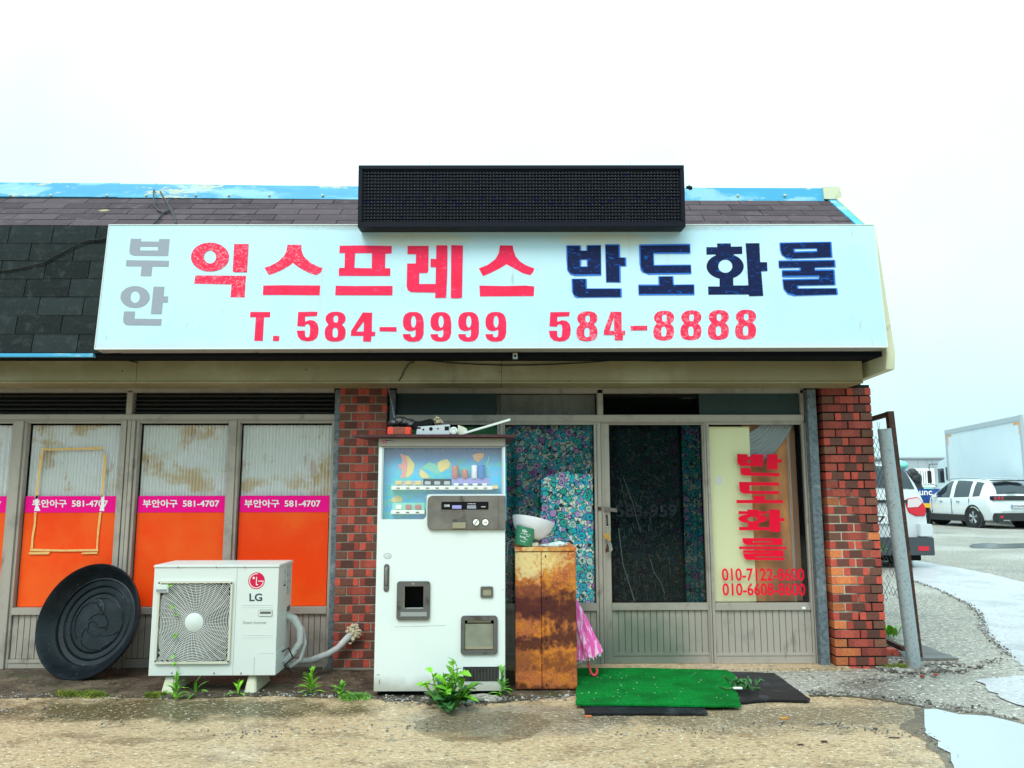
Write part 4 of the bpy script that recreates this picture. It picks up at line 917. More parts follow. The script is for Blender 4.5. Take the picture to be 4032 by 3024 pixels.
glyph(Z3, [[[(415,228),(690,228),(685,560),(670,580),(567,582),(565,725),(780,725),(786,507),(715,505),(715,395),(788,400),(790,220),(930,220),(937,240),(932,600),(918,905),(775,908),(778,838),(460,832),(420,805),(403,760),(410,458),(522,458),(526,337),(413,335)]],
           [[(985,218),(1138,222),(1125,905),(1050,913),(980,910)]]], 'pink')
glyph(Z4, [[[(-172,220),(-5,222),(8,290),(35,365),(90,430),(170,480),(280,522),(262,570),(225,610),(130,585),(40,535),(-85,467),(-180,525),(-290,580),(-392,622),(-447,520),(-330,475),(-230,400),(-185,320)]],
           [[(-440,745),(-100,752),(160,745),(278,755),(270,883),(-432,888)]]], 'pink')
glyph(Z4, [[[(702,225),(880,225),(880,290),(965,292),(965,222),(1147,220),(1150,607),(810,612),(750,595),(712,545),(705,420)],[(883,408),(968,408),(972,500),(880,500)]],
           [[(1205,213),(1387,213),(1392,380),(1470,382),(1472,492),(1395,492),(1398,704),(1218,702)]],
           [[(772,660),(955,660),(958,787),(1410,787),(1412,898),(850,902),(800,880),(778,835)]]], 'navy', edge=True)
glyph(Z5, [[[(160,218),(818,208),(820,323),(340,325),(346,482),(828,478),(833,588),(270,595),(210,575),(175,530),(168,480)]],
           [[(410,628),(595,627),(600,738),(870,735),(873,862),(150,865),(146,740),(415,740)]]], 'navy', edge=True)
glyph(Z5, [[[(1173,195),(1352,193),(1352,237),(1500,235),(1502,333),(1033,342),(1033,243),(1173,243)]], [ell(1278,495,243,168,36), ell(1280,493,92,86)],
           [[(1205,615),(1380,615),(1385,745),(1600,742),(1600,862),(1058,865),(1055,757),(1205,757)]],
           [[(1150,325),(1390,325),(1390,375),(1160,375)]],
           [[(1545,193),(1725,192),(1735,440),(1825,440),(1830,558),(1750,560),(1775,880),(1590,885),(1580,740),(1560,400)]]], 'navy')
glyph(Z6, [[[(400,190),(1065,178),(1078,378),(560,395),(480,385),(425,345),(405,280)],[(585,268),(882,262),(885,300),(587,308)]],
           [[(383,425),(1112,415),(1120,504),(855,512),(855,545),(1105,542),(1118,738),(628,748),(632,785),(1140,782),(1148,863),(600,878),(500,850),(450,790),(435,670),(910,660),(912,625),(430,630),(428,550),(665,548),(662,512),(388,517)]]], 'navy', edge=True)
def tr_(poly, dx, dy=0, sx=1): return [(p[0]+dx, p[1]+dy) for p in poly]
D5 = [(778,1090),(1030,1087),(1022,1143),(868,1150),(868,1217),(930,1195),(990,1205),(1030,1245),(1044,1310),(1038,1380),(1020,1430),(970,1465),(900,1475),(820,1460),(775,1415),(758,1333),(865,1333),(868,1400),(880,1418),(900,1424),(922,1412),(930,1370),(933,1300),(926,1260),(900,1245),(875,1256),(862,1280),(765,1275)]
D8 = chaikin([(1270,1085),(1350,1095),(1398,1145),(1393,1220),(1343,1255),(1390,1295),(1400,1370),(1378,1450),(1300,1477),(1210,1477),(1140,1450),(1120,1370),(1133,1295),(1178,1255),(1135,1210),(1136,1145),(1190,1095)], 1)
D8a = chaikin([(1250,1138),(1290,1138),(1300,1160),(1298,1215),(1282,1230),(1252,1228),(1238,1205),(1238,1160)], 1); D8b = chaikin([(1240,1298),(1280,1296),(1296,1330),(1296,1395),(1282,1424),(1240,1424),(1226,1395),(1226,1330)], 1)
D4 = [(1622,1097),(1743,1100),(1738,1347),(1785,1347),(1780,1405),(1735,1405),(1725,1480),(1625,1475),(1628,1402),(1465,1402),(1468,1340)]; D4a = [(1637,1210),(1632,1347),(1535,1345)]
D9 = [(485,1090),(540,1093),(585,1115),(612,1155),(626,1230),(624,1370),(605,1430),(565,1468),(500,1480),(430,1475),(380,1450),(360,1420),(352,1380),(452,1378),(455,1410),(485,1425),(512,1412),(520,1380),(520,1320),(480,1337),(435,1342),(385,1322),(360,1280),(353,1225),(360,1165),(385,1120),(430,1095)]; D9a = ell(492,1217,34,78,16)
glyph(Z2, [[[(153,1090),(412,1090),(408,1160),(332,1160),(315,1470),(203,1467),(225,1160),(148,1158)]]], 'pink', 'painted_digit')
glyph(Z2, [[[(450,1402),(532,1402),(527,1470),(447,1470)]]], 'pink2', 'painted_digit')
glyph(Z2, [[D5]], 'pink', 'painted_digit'); glyph(Z2, [[D8, D8a, D8b]], 'pink', 'painted_digit'); glyph(Z2, [[D4, D4a]], 'pink', 'painted_digit')
glyph(Z3, [[[(50,1288),(270,1288),(270,1347),(47,1343)]]], 'pink', 'painted_digit')
for d in (0, 360, 722, 1078): glyph(Z3, [[tr_(D9, d), tr_(D9a, d)]], 'pink', 'painted_digit')
glyph(Z4, [[tr_(D5, -290, 3)]], 'pink', 'painted_digit'); glyph(Z4, [[tr_(D8, -295, -5), tr_(D8a, -295, -3), tr_(D8b, -295, -3)]], 'pink2', 'painted_digit')
glyph(Z4, [[[(1278,1088),(1415,1090),(1418,1335),(1465,1335),(1462,1392),(1438,1392),(1435,1460),(1328,1460),(1328,1392),(1183,1392),(1188,1335)],[(1318,1150),(1322,1338),(1258,1338)]]], 'pink2', 'painted_digit')
glyph(Z4, [[[(1535,1273),(1752,1270),(1752,1330),(1535,1332)]]], 'pink2', 'painted_digit')
for d, dy in ((-785, -13), (-430, -18), (-71, -22), (284, -26)): glyph(Z5, [[tr_(D8, d, dy), tr_(D8a, d, dy), tr_(D8b, d, dy)]], 'pink2', 'painted_digit')

# ================================================================== LED BOARD
LB = root('led_display_board', PY((2050, 893), -.68), 'long black LED message board mounted above the white sign, switched off', 'display board')
c0, c1, c2, c3 = PY((1408, 895), -.72), PY((2700, 893), -.72), PY((2698, 648), -.74), PY((1402, 650), -.74)
LP_ = Plane(c0, c1-c0, c3-c0); bk = -LP_.N*.13
Wd, Hd = (c1-c0).length, LP_.uv((1402, 650))[1]
P = lambda u, v, n=0: LP_.pt(u, v, n)
fwk = .030; ub = .055
mk('housing', MB().hexa([P(0,0,-.13),P(Wd,0,-.13),P(Wd,0,-.03),P(0,0,-.03)], [P(0,Hd,-.13),P(Wd,Hd,-.13),P(Wd,Hd,-.03),P(0,Hd,-.03)]), M['led_case'], LB, bevel=.003)
for (u0, u1, v0, v1) in ((0, Wd, 0, ub*.75), (0, Wd, Hd-fwk, Hd), (0, fwk, ub*.75+.0005, Hd-fwk-.0005), (Wd-fwk, Wd, ub*.75+.0005, Hd-fwk-.0005)):
    mk('bezel', MB().hexa([P(u0,v0,-.0295),P(u1,v0,-.0295),P(u1,v0,0),P(u0,v0,0)], [P(u0,v1,-.0295),P(u1,v1,-.0295),P(u1,v1,0),P(u0,v1,0)]), M['led_case'], LB, bevel=.003)
grid = MB(); dots = MB(); vio = MB(); nx, ny = 96, 16; U0, U1, V0, V1 = fwk+.003, Wd-fwk-.003, ub*.75+.003, Hd-fwk-.003; du, dv = (U1-U0)/nx, (V1-V0)/ny
rnd = random.Random(8)
for j in range(ny):
    v = V0+dv*(j+.92); grid.hexa([P(U0,v,-.028),P(U1,v,-.028),P(U1,v,-.012),P(U0,v,-.012)], [P(U0,v+.0028,-.028),P(U1,v+.0028,-.028),P(U1,v+.0028,-.012),P(U0,v+.0028,-.012)])
    for i in range(nx):
        cu, cv = U0+du*(i+.5), V0+dv*(j+.45); tgt = vio if (5 <= j <= 7 and rnd.random() < .22) or rnd.random() < .004 else dots
        pts = [P(cu+.0047*math.cos(k*math.pi/3), cv+.0047*math.sin(k*math.pi/3), -.024) for k in range(6)]; ap = P(cu, cv, -.018)
        tgt.add(pts+[ap], [(k, (k+1) % 6, 6) for k in range(6)])
for i in range(nx+1):
    u = U0+du*i; w = .0013 if i % 16 else .003
    grid.quad(P(u-w,V0,-.0235), P(u+w,V0,-.0235), P(u+w,V1,-.0235), P(u-w,V1,-.0235))
stuff(mk('led_louvres', grid, M['led_cell'], LB)); stuff(mk('led_lenses', dots, M['led_dot'], LB)); stuff(mk('violet_led_glints', vio, M['led_glint'], LB))
kb = MB(); a = PY((2703, 738), -.76); kb.tube([a, a+Vector((.02,0,0))], .012, 8); kb.ball(a+Vector((.028,0,-.004)), .016, 10); kb.tube([a+Vector((.02,0,0)), a+Vector((.02,0,.02))], .004, 6); mk('side_sensor', kb, M['black'], LB, smooth=50)
for px in (1692, 2482): a = PY((px, 648), -.68); mk('bolt', MB().tube([a, a+Vector((0,0,.022))], .0025, 6), M['galv_light'], LB)
mk('support_bracket', MB().box(c0.x+.3, c0.x+.34, -.60, -.35, zM1-.05, zM1+.05).box(c1.x-.34, c1.x-.3, -.60, -.35, zM1-.05, zM1+.05), M['rust'], LB)

# ================================================================== VENDING MACHINE
VY = -.75
va_, vb_ = PY((1494, 1728), VY), PY((1986, 1722), VY); vc_ = PY((1470, 2722), VY)
vx0, vx1, vz1, vz0 = (va_.x+vc_.x)/2, PY((1989, 2400), VY).x, va_.z, vc_.z
VM = root('vending_machine', ((vx0+vx1)/2, VY+.3, 0), 'old white coffee vending machine with seascape display window and taupe coin panel', 'vending machine')
vp = VP(VY)
def vbox(zf, x0, y0, x1, y1, f, b, m, name, par=VM, bev=.0, r=0):   # box whose front is f in front of the machine face, back at b behind
    u0, v0 = vp.uv(zf(x0, y1)); u1, v1 = vp.uv(zf(x1, y0))
    return mk(name, MB().box(u0, u1, VY-f, VY+b, v0, v1), M[m], par, bevel=bev)
def rrect(u0, v0, u1, v1, r, n=4):
    q = []
    for (cx, cy, a0) in ((u1-r, v1-r, 0), (u0+r, v1-r, 90), (u0+r, v0+r, 180), (u1-r, v0+r, 270)):
        for k in range(n+1): a = rad(a0+90*k/n); q.append((cx+r*math.cos(a), cy+r*math.sin(a)))
    return q
def vring(zf, x0, y0, x1, y1, ix0, iy0, ix1, iy1, f, m, name, r=.02, ri=.008, par=VM):
    u0, v0 = vp.uv(zf(x0, y1)); u1, v1 = vp.uv(zf(x1, y0)); a0, b0_ = vp.uv(zf(ix0, iy1)); a1_, b1_ = vp.uv(zf(ix1, iy0))
    polys = [rrect(u0, v0, u1, v1, r), rrect(a0, b0_, a1_, b1_, ri)]
    vs, fs = shape2d(polys); mb = MB(); mb.add([vp.pt(u, v, f) for u, v in vs], fs)
    for q in polys:
        for i in range(len(q)): a, b = q[i], q[(i+1) % len(q)]; mb.quad(vp.pt(*a, f), vp.pt(*b, f), vp.pt(*b, -.002), vp.pt(*a, -.002))
    return mk(name, mb, M[m], par, smooth=30), (a0, b0_, a1_, b1_)
# cabinet shell with an opening for the window and the cup hatch
wu0, wv0 = vp.uv(ZD(330, 1345)); wu1, wv1 = vp.uv(ZA(1930, 320)); pu0, pv1 = vp.uv(ZA(738, 1088)); pu1, pv0 = vp.uv(ZA(1965, 1622)); lu1 = vp.uv(ZA(715, 1450))[0]; rv0 = vp.uv(ZA(1900, 1062))[1]
capz = vp.uv(ZD(1000, 392))[1]
hc = [vp.uv(ZC(575, 418)), vp.uv(ZC(712, 268))]; fl = [vp.uv(ZC(985, 695)), vp.uv(ZC(1182, 495))]
outer = [(vx0, vz0), (vx1, vz0), (vx1, capz), (wu1+.0, capz), (wu1, rv0), (lu1+.012, rv0), (lu1, rv0-.012), (lu1, wv0+.02), (lu1-.02, wv0), (wu0, wv0), (wu0, capz), (vx0, capz)]
hole1 = [(hc[0][0], hc[0][1]), (hc[1][0], hc[0][1]), (hc[1][0], hc[1][1]), (hc[0][0], hc[1][1])]
hole2 = [(fl[0][0], fl[0][1]), (fl[1][0], fl[0][1]), (fl[1][0], fl[1][1]), (fl[0][0], fl[1][1])]
vs, fs = shape2d([outer, hole1, hole2]); fb = MB().add([(u, VY, v) for u, v in vs], fs)
for q in (outer, hole1, hole2):
    for i in range(len(q)): a, b = q[i], q[(i+1) % len(q)]; fb.quad((a[0], VY, a[1]), (b[0], VY, b[1]), (b[0], VY+.03, b[1]), (a[0], VY+.03, a[1]))
mk('front_door', fb, M['vm_white'], VM, smooth=30)
sh_ = MB(); sh_.box(vx0, vx0+.01, VY+.004, -.06, vz0, vz1); sh_.box(vx1-.01, vx1, VY+.004, -.06, vz0, vz1); sh_.box(vx0+.01, vx1-.01, VY+.03, -.06, vz1-.01, vz1); sh_.box(vx0+.01, vx1-.01, -.07, -.06, vz0, vz1-.01); sh_.box(vx0+.01, vx1-.01, VY+.03, -.07, vz0, vz0+.01)
mk('cabinet', sh_, M['vm_white'], VM)
mk('base', MB().box(vx0+.02, vx1-.02, VY+.04, -.1, 0.002, vz0-.0005), M['black'], VM)
mk('inner_liner', MB().box(vx0+.012, vx1-.012, VY+.12, VY+.13, vz0+.012, rv0-.05).box(fl[0][0]-.02, fl[1][0]+.02, VY+.031, VY+.119, fl[0][1]-.02, fl[0][1]-.0005), M['black'], VM)
cap = MB().box(vx0-.002, vx1+.002, VY-.012, VY+.05, capz, vz1+.004); mk('top_cap', cap, M['vm_cap'], VM, bevel=.004)
m_ = MB(); text_on(m_, vp, 'LG산전', vp.uv(ZD(403, 343)), vp.uv(ZD(495, 343)), vp.uv(ZD(403, 316)), .0135, bold=.02); mk('maker_badge', m_, M['white_print'], VM)
m_ = MB(); decal_px(m_, vp, ZD, [[(398, 312), (500, 312), (500, 346), (398, 346)]], .0128); mk('badge_ground', m_, M['black'], VM)
m_ = MB(); decal_px(m_, vp, ZD, [ell(376, 332, 24, 24), ell(376, 332, 15, 15)], .013); mk('badge_ring', m_, M['ac_logo'], VM)
# window recess: back art panel, frame, glass
AY = VY+.085
ap = VP(AY)
art = MB().box(wu0-.02, wu1+.02, AY, AY+.008, wv0-.01, capz+.01); mk('seascape_panel', art, M['art_sea'], VM)
mk('window_frame', MB().box(wu0, wu0+.010, VY+.002, VY+.03, wv0, capz-.0005).box(wu1-.012, wu1, VY+.002, VY+.03, rv0, capz-.0005).box(wu0+.0105, wu1-.0125, VY+.002, VY+.03, capz-.008, capz-.0005), M['vm_ltgrey'], VM, bevel=.001)
mk('recess_sides', MB().box(wu0-.01, wu0-.0005, VY+.031, AY-.001, wv0-.01, capz+.01).box(wu1+.0005, wu1+.01, VY+.031, AY-.001, rv0-.02, capz+.01).box(wu0, wu1, VY+.051, AY-.001, capz+.0005, capz+.01).box(wu0, wu1, VY+.031, AY-.001, wv0-.012, wv0-.002), M['vm_ltgrey'], VM)
gp2 = [(wu0+.0105, wv0), (lu1-.02, wv0), (lu1, wv0+.02), (lu1, rv0), (wu1-.0125, rv0), (wu1-.0125, capz-.0085), (wu0+.0105, capz-.0085)]
vs, fs = shape2d([gp2]); mk('display_pane', MB().add([(u, VY+.012, v) for u, v in vs], fs), M['milky_pane'], VM)
def art_(name, m, polys, n=.001, zf=ZA, par=VM): m_ = MB(); decal_px(m_, ap, zf, polys, n); mk(name, m_, M[m], par)
# the artwork behind glass sits deeper: traced on its own panel
art_('printed_fish', 'art_red', [[(300,430),(350,440),(395,455),(412,520),(412,620),(400,720),(385,800),(290,805),(330,740),(325,660),(272,655),(290,620),(270,600),(330,590),(330,510)]])
art_('printed_fish', 'art_yellow', [[(397,450),(440,470),(480,520),(510,560),(530,600),(520,660),(495,730),(450,780),(388,800),(405,720),(417,600),(412,520)]], .0014)
art_('printed_fish', 'art_yellow', [[(600,655),(680,700),(730,750),(768,795),(740,815),(690,815),(630,800),(605,740),(618,690)]], .0018)
art_('printed_fish', 'art_yellow', [[(890,570),(950,530),(1050,510),(1100,590),(1060,660),(1000,690),(950,725),(925,700),(900,640)]], .0014)
art_('printed_fish', 'art_orange', [[(1440,450),(1500,420),(1580,415),(1625,430),(1610,490),(1525,562),(1470,520)]], .0014)
art_('printed_fish', 'art_yellow', [[(150,1160),(200,1110),(260,1080),(320,1110),(345,1160),(320,1190),(200,1195)]], .0014)
art_('printed_seaweed', 'art_green', [[(1690,440),(1710,520),(1670,590),(1715,650),(1660,720),(1720,770),(1690,780),(1640,725),(1690,650),(1650,590),(1685,520)]], .0018)
art_('printed_seaweed', 'art_green', [[(700,600),(760,560),(860,590),(1000,700),(900,740),(620,650)]], .0008)
m_ = MB(); 
text_px(m_, ap, ZA, 'Coffee & Can Drinks   Coffee & Can Drinks   Coffee & Can D', 120, 1825, 345, 392, .002, bold=.01); mk('header_lettering', m_, M['lilac'], VM)
def shelf(x0, y0, x1, y1, bts, name='sample_shelf'):
    u0, v0 = vp.uv(ZA(x0, y1)); u1, v1 = vp.uv(ZA(x1, y0)); s = mk(name, MB().box(u0, u1, VY+.022, AY-.002, v0, v1), M['shelf_white'], VM, bevel=.002)
    for x in bts:
        u, v = vp.uv(ZA(x, (y0+y1)/2+4)); w = .0112
        mk('selection_button', MB().box(u-w, u+w, VY+.018, VY+.0225, v-.0028, v+.0028), M['black'], s)
    return s, v1
s1, t1 = shelf(155, 930, 1755, 995, [265,418,573,728,882,1035,1190,1340,1493,1643])
s2, t2 = shelf(148, 1315, 680, 1378, [258,413,568])
vbox(ZA, 1756, 925, 1846, 975, -.026, .075, 'cup_yellow', 'shelf_end')
def cardboard(x0, y0, x1, y1, m, name): return vbox(ZA, x0, y0, x1, y1, -.045, .049, m, name)
cardboard(655, 822, 1103, 928, 'black', 'price_card'); cardboard(1112, 812, 1710, 905, 'lilac', 'price_card'); cardboard(205, 850, 650, 928, 'vm_ltgrey', 'price_card'); cardboard(165, 1200, 672, 1313, 'art_green', 'price_card')
def can(x, y0, y1, w, m, name='sample_can'):
    c = ZA(x, y1); b = PY(c, VY+.055); t = PY(ZA(x, y0), VY+.055); r = w*.25/FPX*5.3/2
    mk(name, MB().lathe([(0, 0), (r*.9, 0), (r, .004), (r, t.z-b.z-.004), (r*.85, t.z-b.z), (0, t.z-b.z)], b, (0, 0, 1), 16), M[m], VM, smooth=40)
can(1170, 612, 815, 100, 'cola'); can(1322, 672, 815, 96, 'cola'); can(1472, 608, 815, 96, 'white_glaze'); can(1582, 600, 815, 110, 'can_blue')
for x in (270, 425, 578): vbox(ZA, x-48, 852, x+48, 915, -.028, .040, 'cup_yellow', 'sample_cup', bev=.003)
for x in (728, 880, 1035): vbox(ZA, x-48, 858, x+48, 915, -.030, .040, 'vm_ltgrey', 'sample_cup', bev=.003)
for x, m in ((268, 'shelf_white'), (425, 'cola'), (575, 'cola')): vbox(ZA, x-48, 1232, x+48, 1305, -.028, .040, m, 'sample_cup', bev=.003)
for x in (1180, 1332, 1480, 1630): vbox(ZA, x-38, 892, x+38, 926, -.024, .036, 'shelf_white', 'sample_cup', bev=.002)
# coin panel
u0, v0, u1, v1 = pu0, pv0, pu1, pv1
q = [(u1, v0), (u1, v1)] + [p for p in rrect(u0, v0, u1, v1, .035)[5:15]]
mk('coin_panel_border', MB().add(*(lambda r: ([vp.pt(u, v, .003) for u, v in r[0]], r[1]))(shape2d([[(a+(-.008 if a < (u0+u1)/2 else 0), b+(.010 if b > (v0+v1)/2 else -.004)) for a, b in q]]))), M['vm_white'], VM)
mb = MB(); mb.slab([vp.pt(a, b, .02) for a, b in q], -vp.N*.03); CP = mk('coin_panel', mb, M['vm_panel'], VM, bevel=.004)
def cbox(x0, y0, x1, y1, f, m, name, zf=ZA, bev=.001, b=.0): return vbox(zf, x0, y0, x1, y1, .02+f, -.018, m, name, par=CP, bev=bev)
cbox(955, 1180, 1695, 1305, .003, 'black', 'display_strip', bev=.002)
cbox(1125, 1237, 1270, 1290, .0045, 'lilac', 'digit_window', bev=.0); cbox(1358, 1237, 1500, 1290, .0045, 'grey_letter', 'digit_window', bev=.0)
m_ = MB(); text_px(m_, vp, ZA, 'COMBI', 1000, 1085, 1225, 1262, .0248, bold=.02); text_px(m_, vp, ZA, 'COFFEE CAN', 1365, 1490, 1205, 1220, .0248, bold=.01); text_px(m_, vp, ZA, '1000', 1580, 1650, 1252, 1268, .0248, bold=.02); mk('display_lettering', m_, M['white_print'], CP)
cbox(930, 1325, 1790, 1330, .001, 'vm_grey', 'panel_groove'); cbox(1846, 1098, 1850, 1605, .0008, 'black', 'panel_seam', bev=0)
cbox(1130, 1455, 1342, 1500, .003, 'vm_grey', 'slot_hood', bev=.002); cbox(1130, 1502, 1342, 1606, .012, 'coin_beige', 'slot_cover', bev=.004)
for x in (1500, 1645):
    c = vp.pt(*vp.uv(ZA(x, 1505)), .020); k_ = MB().lathe([(.0, .004), (.0165, .004), (.0175, .002), (.021, .003), (.022, .0), ], c, vp.N, 20)
    o = mk('round_lock', k_, M['shelf_white'], CP, smooth=30)
    if x == 1500: mk('lock_slot', MB().hexa([c+Vector((-.013,-.0055,-.013)), c+Vector((-.010,-.0055,-.015)), c+Vector((-.010,-.0045,-.015)), c+Vector((-.013,-.0045,-.013))], [c+Vector((.010,-.0055,.015)), c+Vector((.013,-.0055,.013)), c+Vector((.013,-.0045,.013)), c+Vector((.010,-.0045,.015))]), M['black'], CP)
    else: mk('lock_slot', MB().box(c.x-.010, c.x+.010, c.y-.0055, c.y-.0045, c.z-.0015, c.z+.0015), M['black'], CP)
    mk('lock_bezel', MB().lathe([(.021, .0008), (.0265, .0008), (.0265, -.001)], c, vp.N, 20), M['black'], CP)
# lower fittings
m_ = MB(); decal_px(m_, vp, ZC, [[(520, 541), (860, 532), (860, 534), (520, 543)]], .0006); decal_px(m_, vp, ZC, [[(395, 862), (418, 858), (418, 863), (396, 866)]], .0006); decal_px(m_, vp, ZC, [[(412, 900), (420, 890), (418, 925), (410, 930)]], .0006)
decal_px(m_, vp, ZC, [[(840, 848), (846, 846), (848, 862), (842, 864)]], .0006); decal_px(m_, vp, ZC, [[(1240, 290), (1244, 288), (1246, 294), (1241, 296)]], .0006); stuff(mk('scuff_marks', m_, M['grey_print'], VM))
m_ = MB(); decal_px(m_, vp, ZC, [ell(470, 67, 27, 19), ell(470, 67, 24, 16)], .001); mk('oval_emblem', m_, M['grey_print'], VM)
m_ = MB(); text_px(m_, vp, ZC, 'LG', 456, 486, 60, 76, .001); mk('emblem_print', m_, M['grey_print'], VM)
u0_, v0_ = vp.uv(ZC(443, 307)); u1_, v1_ = vp.uv(ZC(483, 120)); hd = MB(); hd.slab([vp.pt(a, b, .006) for a, b in rrect(u0_, v0_, u1_, v1_, (u1_-u0_)*.48)], -vp.N*.007); H_ = mk('door_handle', hd, M['vm_grey'], VM, bevel=.002)
c = vp.uv(ZC(463, 200)); hb = MB().tube([vp.pt(c[0], c[1]+.055, .011), vp.pt(c[0], c[1]+.045, .016), vp.pt(c[0], c[1]-.05, .016), vp.pt(c[0], c[1]-.055, .010)], .0075, 8); mk('handle_bar', hb, M['steel'], H_, smooth=40)
c = vp.pt(*vp.uv(ZC(461, 278)), .0062); mk('key_lock', MB().lathe([(0, .004), (.006, .004), (.009, .0)], c, vp.N, 14), M['steel'], H_, smooth=30)
r1, _ = vring(ZC, 530, 235, 756, 495, 578, 268, 712, 418, .014, 'vm_grey', 'cup_hatch_frame', r=.018, ri=.004)
vbox(ZC, 578, 272, 584, 418, .012, .02, 'coin_beige', 'hatch_edge', par=r1); vbox(ZC, 558, 440, 735, 470, .0165, -.0135, 'pot_grey', 'hatch_step', par=r1, bev=.001)
m_ = MB(); decal_px(m_, vp, ZC, [[(628, 246), (656, 246), (642, 260)]], .0146); mk('hatch_arrow', m_, M['coin_beige'], r1)
r2, _ = vring(ZC, 1092, 270, 1177, 345, 1107, 285, 1164, 330, .010, 'vm_grey', 'coin_return_frame', r=.010, ri=.003); vbox(ZC, 1107, 285, 1164, 330, .004, .004, 'coin_beige', 'coin_return_flap', par=r2, bev=.0)
r3, _ = vring(ZC, 960, 465, 1207, 725, 985, 495, 1182, 695, .014, 'vm_grey', 'can_hatch_frame', r=.022, ri=.006); vbox(ZC, 986, 520, 1180, 692, .004, .002, 'clear_flap', 'can_flap', par=r3, bev=.002); vbox(ZC, 1005, 497, 1162, 512, .002, .0, 'coin_beige', 'flap_hinge', par=r3)
vbox(ZC, 992, 672, 1176, 690, .006, -.0045, 'coin_beige', 'flap_lip', par=r3)
gr = vbox(ZC, 975, 808, 1215, 905, .003, .001, 'black', 'vent_grille'); 
for k in range(24): vbox(ZC, 980+k*9.7, 812, 984+k*9.7, 901, .008, -.0035, 'vm_grey', 'vent_fin', par=gr)

# ================================================================== TOP BOARD AND THINGS ON IT
BY0, BY1 = -.80, -.10
zb_ = PY((1700, 1712), BY0).z; xA = PY((1388, 1712), BY0).x; xB = PY((2030, 1700), BY0).x; xC = PY((1527, 1740), BY1-.1).x
tb = MB().slab([(xA, BY0, zb_-.016), (xB, BY0, zb_-.016), (xB-.02, BY1, zb_-.016), (xC-.05, BY1, zb_-.016)], (0, 0, .018))
tag(mk('roof_board', tb, M['maroon']), 'dark maroon board laid as a roof over the vending machine', 'board')
spc = MB().box(vx0+.05, vx1-.05, VY+.05, VY+.12, vz1+.0042, zb_-.0163).box(vx0+.05, vx1-.05, -.3, -.2, vz1+.0005, zb_-.0163); tag(mk('spacer_batten', spc, M['rust']), 'low dark battens between the vending machine and the maroon board', 'batten')
TZ = zb_+.002
def on(zf, x, y, Y=-.76): return PY(zf(x, y), Y)
a, b = on(ZH, 570, 568, -.775), on(ZH, 803, 515, -.775); o = bpy.data.objects.new('loose_brick', brick_mesh(.19, .09, .057, 'brick_a').copy()); link(o, None, ((a.x+b.x)/2, -.72, TZ+.0285))
me = o.data; me.materials.clear(); me.materials.append(M['brick_loose']) if 'brick_loose' in M else me.materials.append(brick_mat('brick_loose', (.26,.06,.035), (.75,.06,.03)))
o.scale = ((b.x-a.x)/.19, 1, (b.z-TZ)/.057); tag(o, 'single bright red brick on the left of the maroon board', 'brick')
# dark crumpled bag / gadget behind brick
bm_ = MB(); 
for x, y, r in ((640, 470, .04), (700, 455, .05), (745, 468, .045), (790, 470, .04), (820, 490, .045)): c = on(ZH, x, y, -.58); bm_.ball((c.x, -.58, max(c.z, TZ+.03)), r, 10, (1.2, 1, .75))
tag(mk('black_bag', bm_, M['tarp'], smooth=60), 'crumpled black plastic bag behind the loose red brick', 'bag')
g1 = MB(); a = [on(ZH, 815, 470, -.66), on(ZH, 1015, 425, -.66), on(ZH, 1035, 482, -.66), on(ZH, 850, 545, -.66)]; g1.slab(a[::-1], (0, .12, 0))
g = mk('broken_mount', g1, M['black'], bevel=.006); tag(g, 'black broken plastic mount lying on top of the white bracket', 'plastic part')
BRK = root('white_bracket', on(ZH, 1030, 565), 'white metal bracket with round holes on the maroon board', 'bracket')
a = [on(ZH, 870, 508), on(ZH, 1195, 485), on(ZH, 1200, 562), on(ZH, 860, 565)]; zmin = TZ+.001
for p in a[2:]: p.z = zmin
g1 = MB().slab(a[::-1], (0, .07, 0)); mk('bracket_body', g1, M['vm_ltgrey'], BRK, bevel=.003)
for x, y, r in ((932, 538, .007), (1008, 530, .013), (1078, 528, .006)): c = on(ZH, x, y, -.7605); mk('hole', MB().lathe([(0, .0006), (r, .0006)], c, (0, -1, 0), 12), M['black'], BRK)
for x0, x1, y0, y1 in ((865, 905, 512, 530), (1145, 1188, 505, 545)): a_, b_ = on(ZH, x0, y1, -.7606), on(ZH, x1, y0, -.7606); mk('slot', MB().box(a_.x, b_.x, -.7612, -.7602, a_.z, b_.z), M['black'], BRK)
c = on(ZH, 1236, 526, -.77); rr_ = (on(ZH, 1275, 526, -.77).x-c.x); rl = root('white_tape_roll', (c.x, -.74, TZ), 'white ringed disc standing on edge right of the white bracket', 'roll')
mk('roll_side', MB().lathe([(0, .004), (rr_*.45, .004), (rr_*.5, .0), (rr_*.72, .006), (rr_, .0), (rr_, -.05), (0, -.05)], (c.x, -.77, TZ+rr_), (0, -1, 0), 28), M['ac_white'], rl, smooth=30)
wl_ = MB(); a = [on(ZH, 1275, 562, -.72), on(ZB, 1090, 458, -.72), on(ZB, 1085, 440, -.72), on(ZB, 1060, 425, -.72), on(ZH, 1278, 490, -.72)]; a[0].z = TZ+.001; a[1].z = TZ+.001
wl_.slab(a[::-1], (0, .03, 0)); tag(mk('white_offcut', wl_, M['ac_cream'], bevel=.002), 'flat cream plastic offcut between the disc and the long rod', 'offcut')
p0, p1 = on(ZB, 1060, 463, -.74), on(ZB, 1400, 372, -.80); p0.z = TZ+.012; d = (p1-p0); s_ = Vector((0, .02, 0)); up = Vector((0, 0, .008))
rb = MB().hexa([p0-up, p1-up, p1-up+s_, p0-up+s_], [p0+up, p1+up, p1+up+s_, p0+up+s_]); tag(mk('white_trim_rod', rb, M['ac_white'], bevel=.002), 'long white trim rod slanting up off the right end of the maroon board', 'rod')
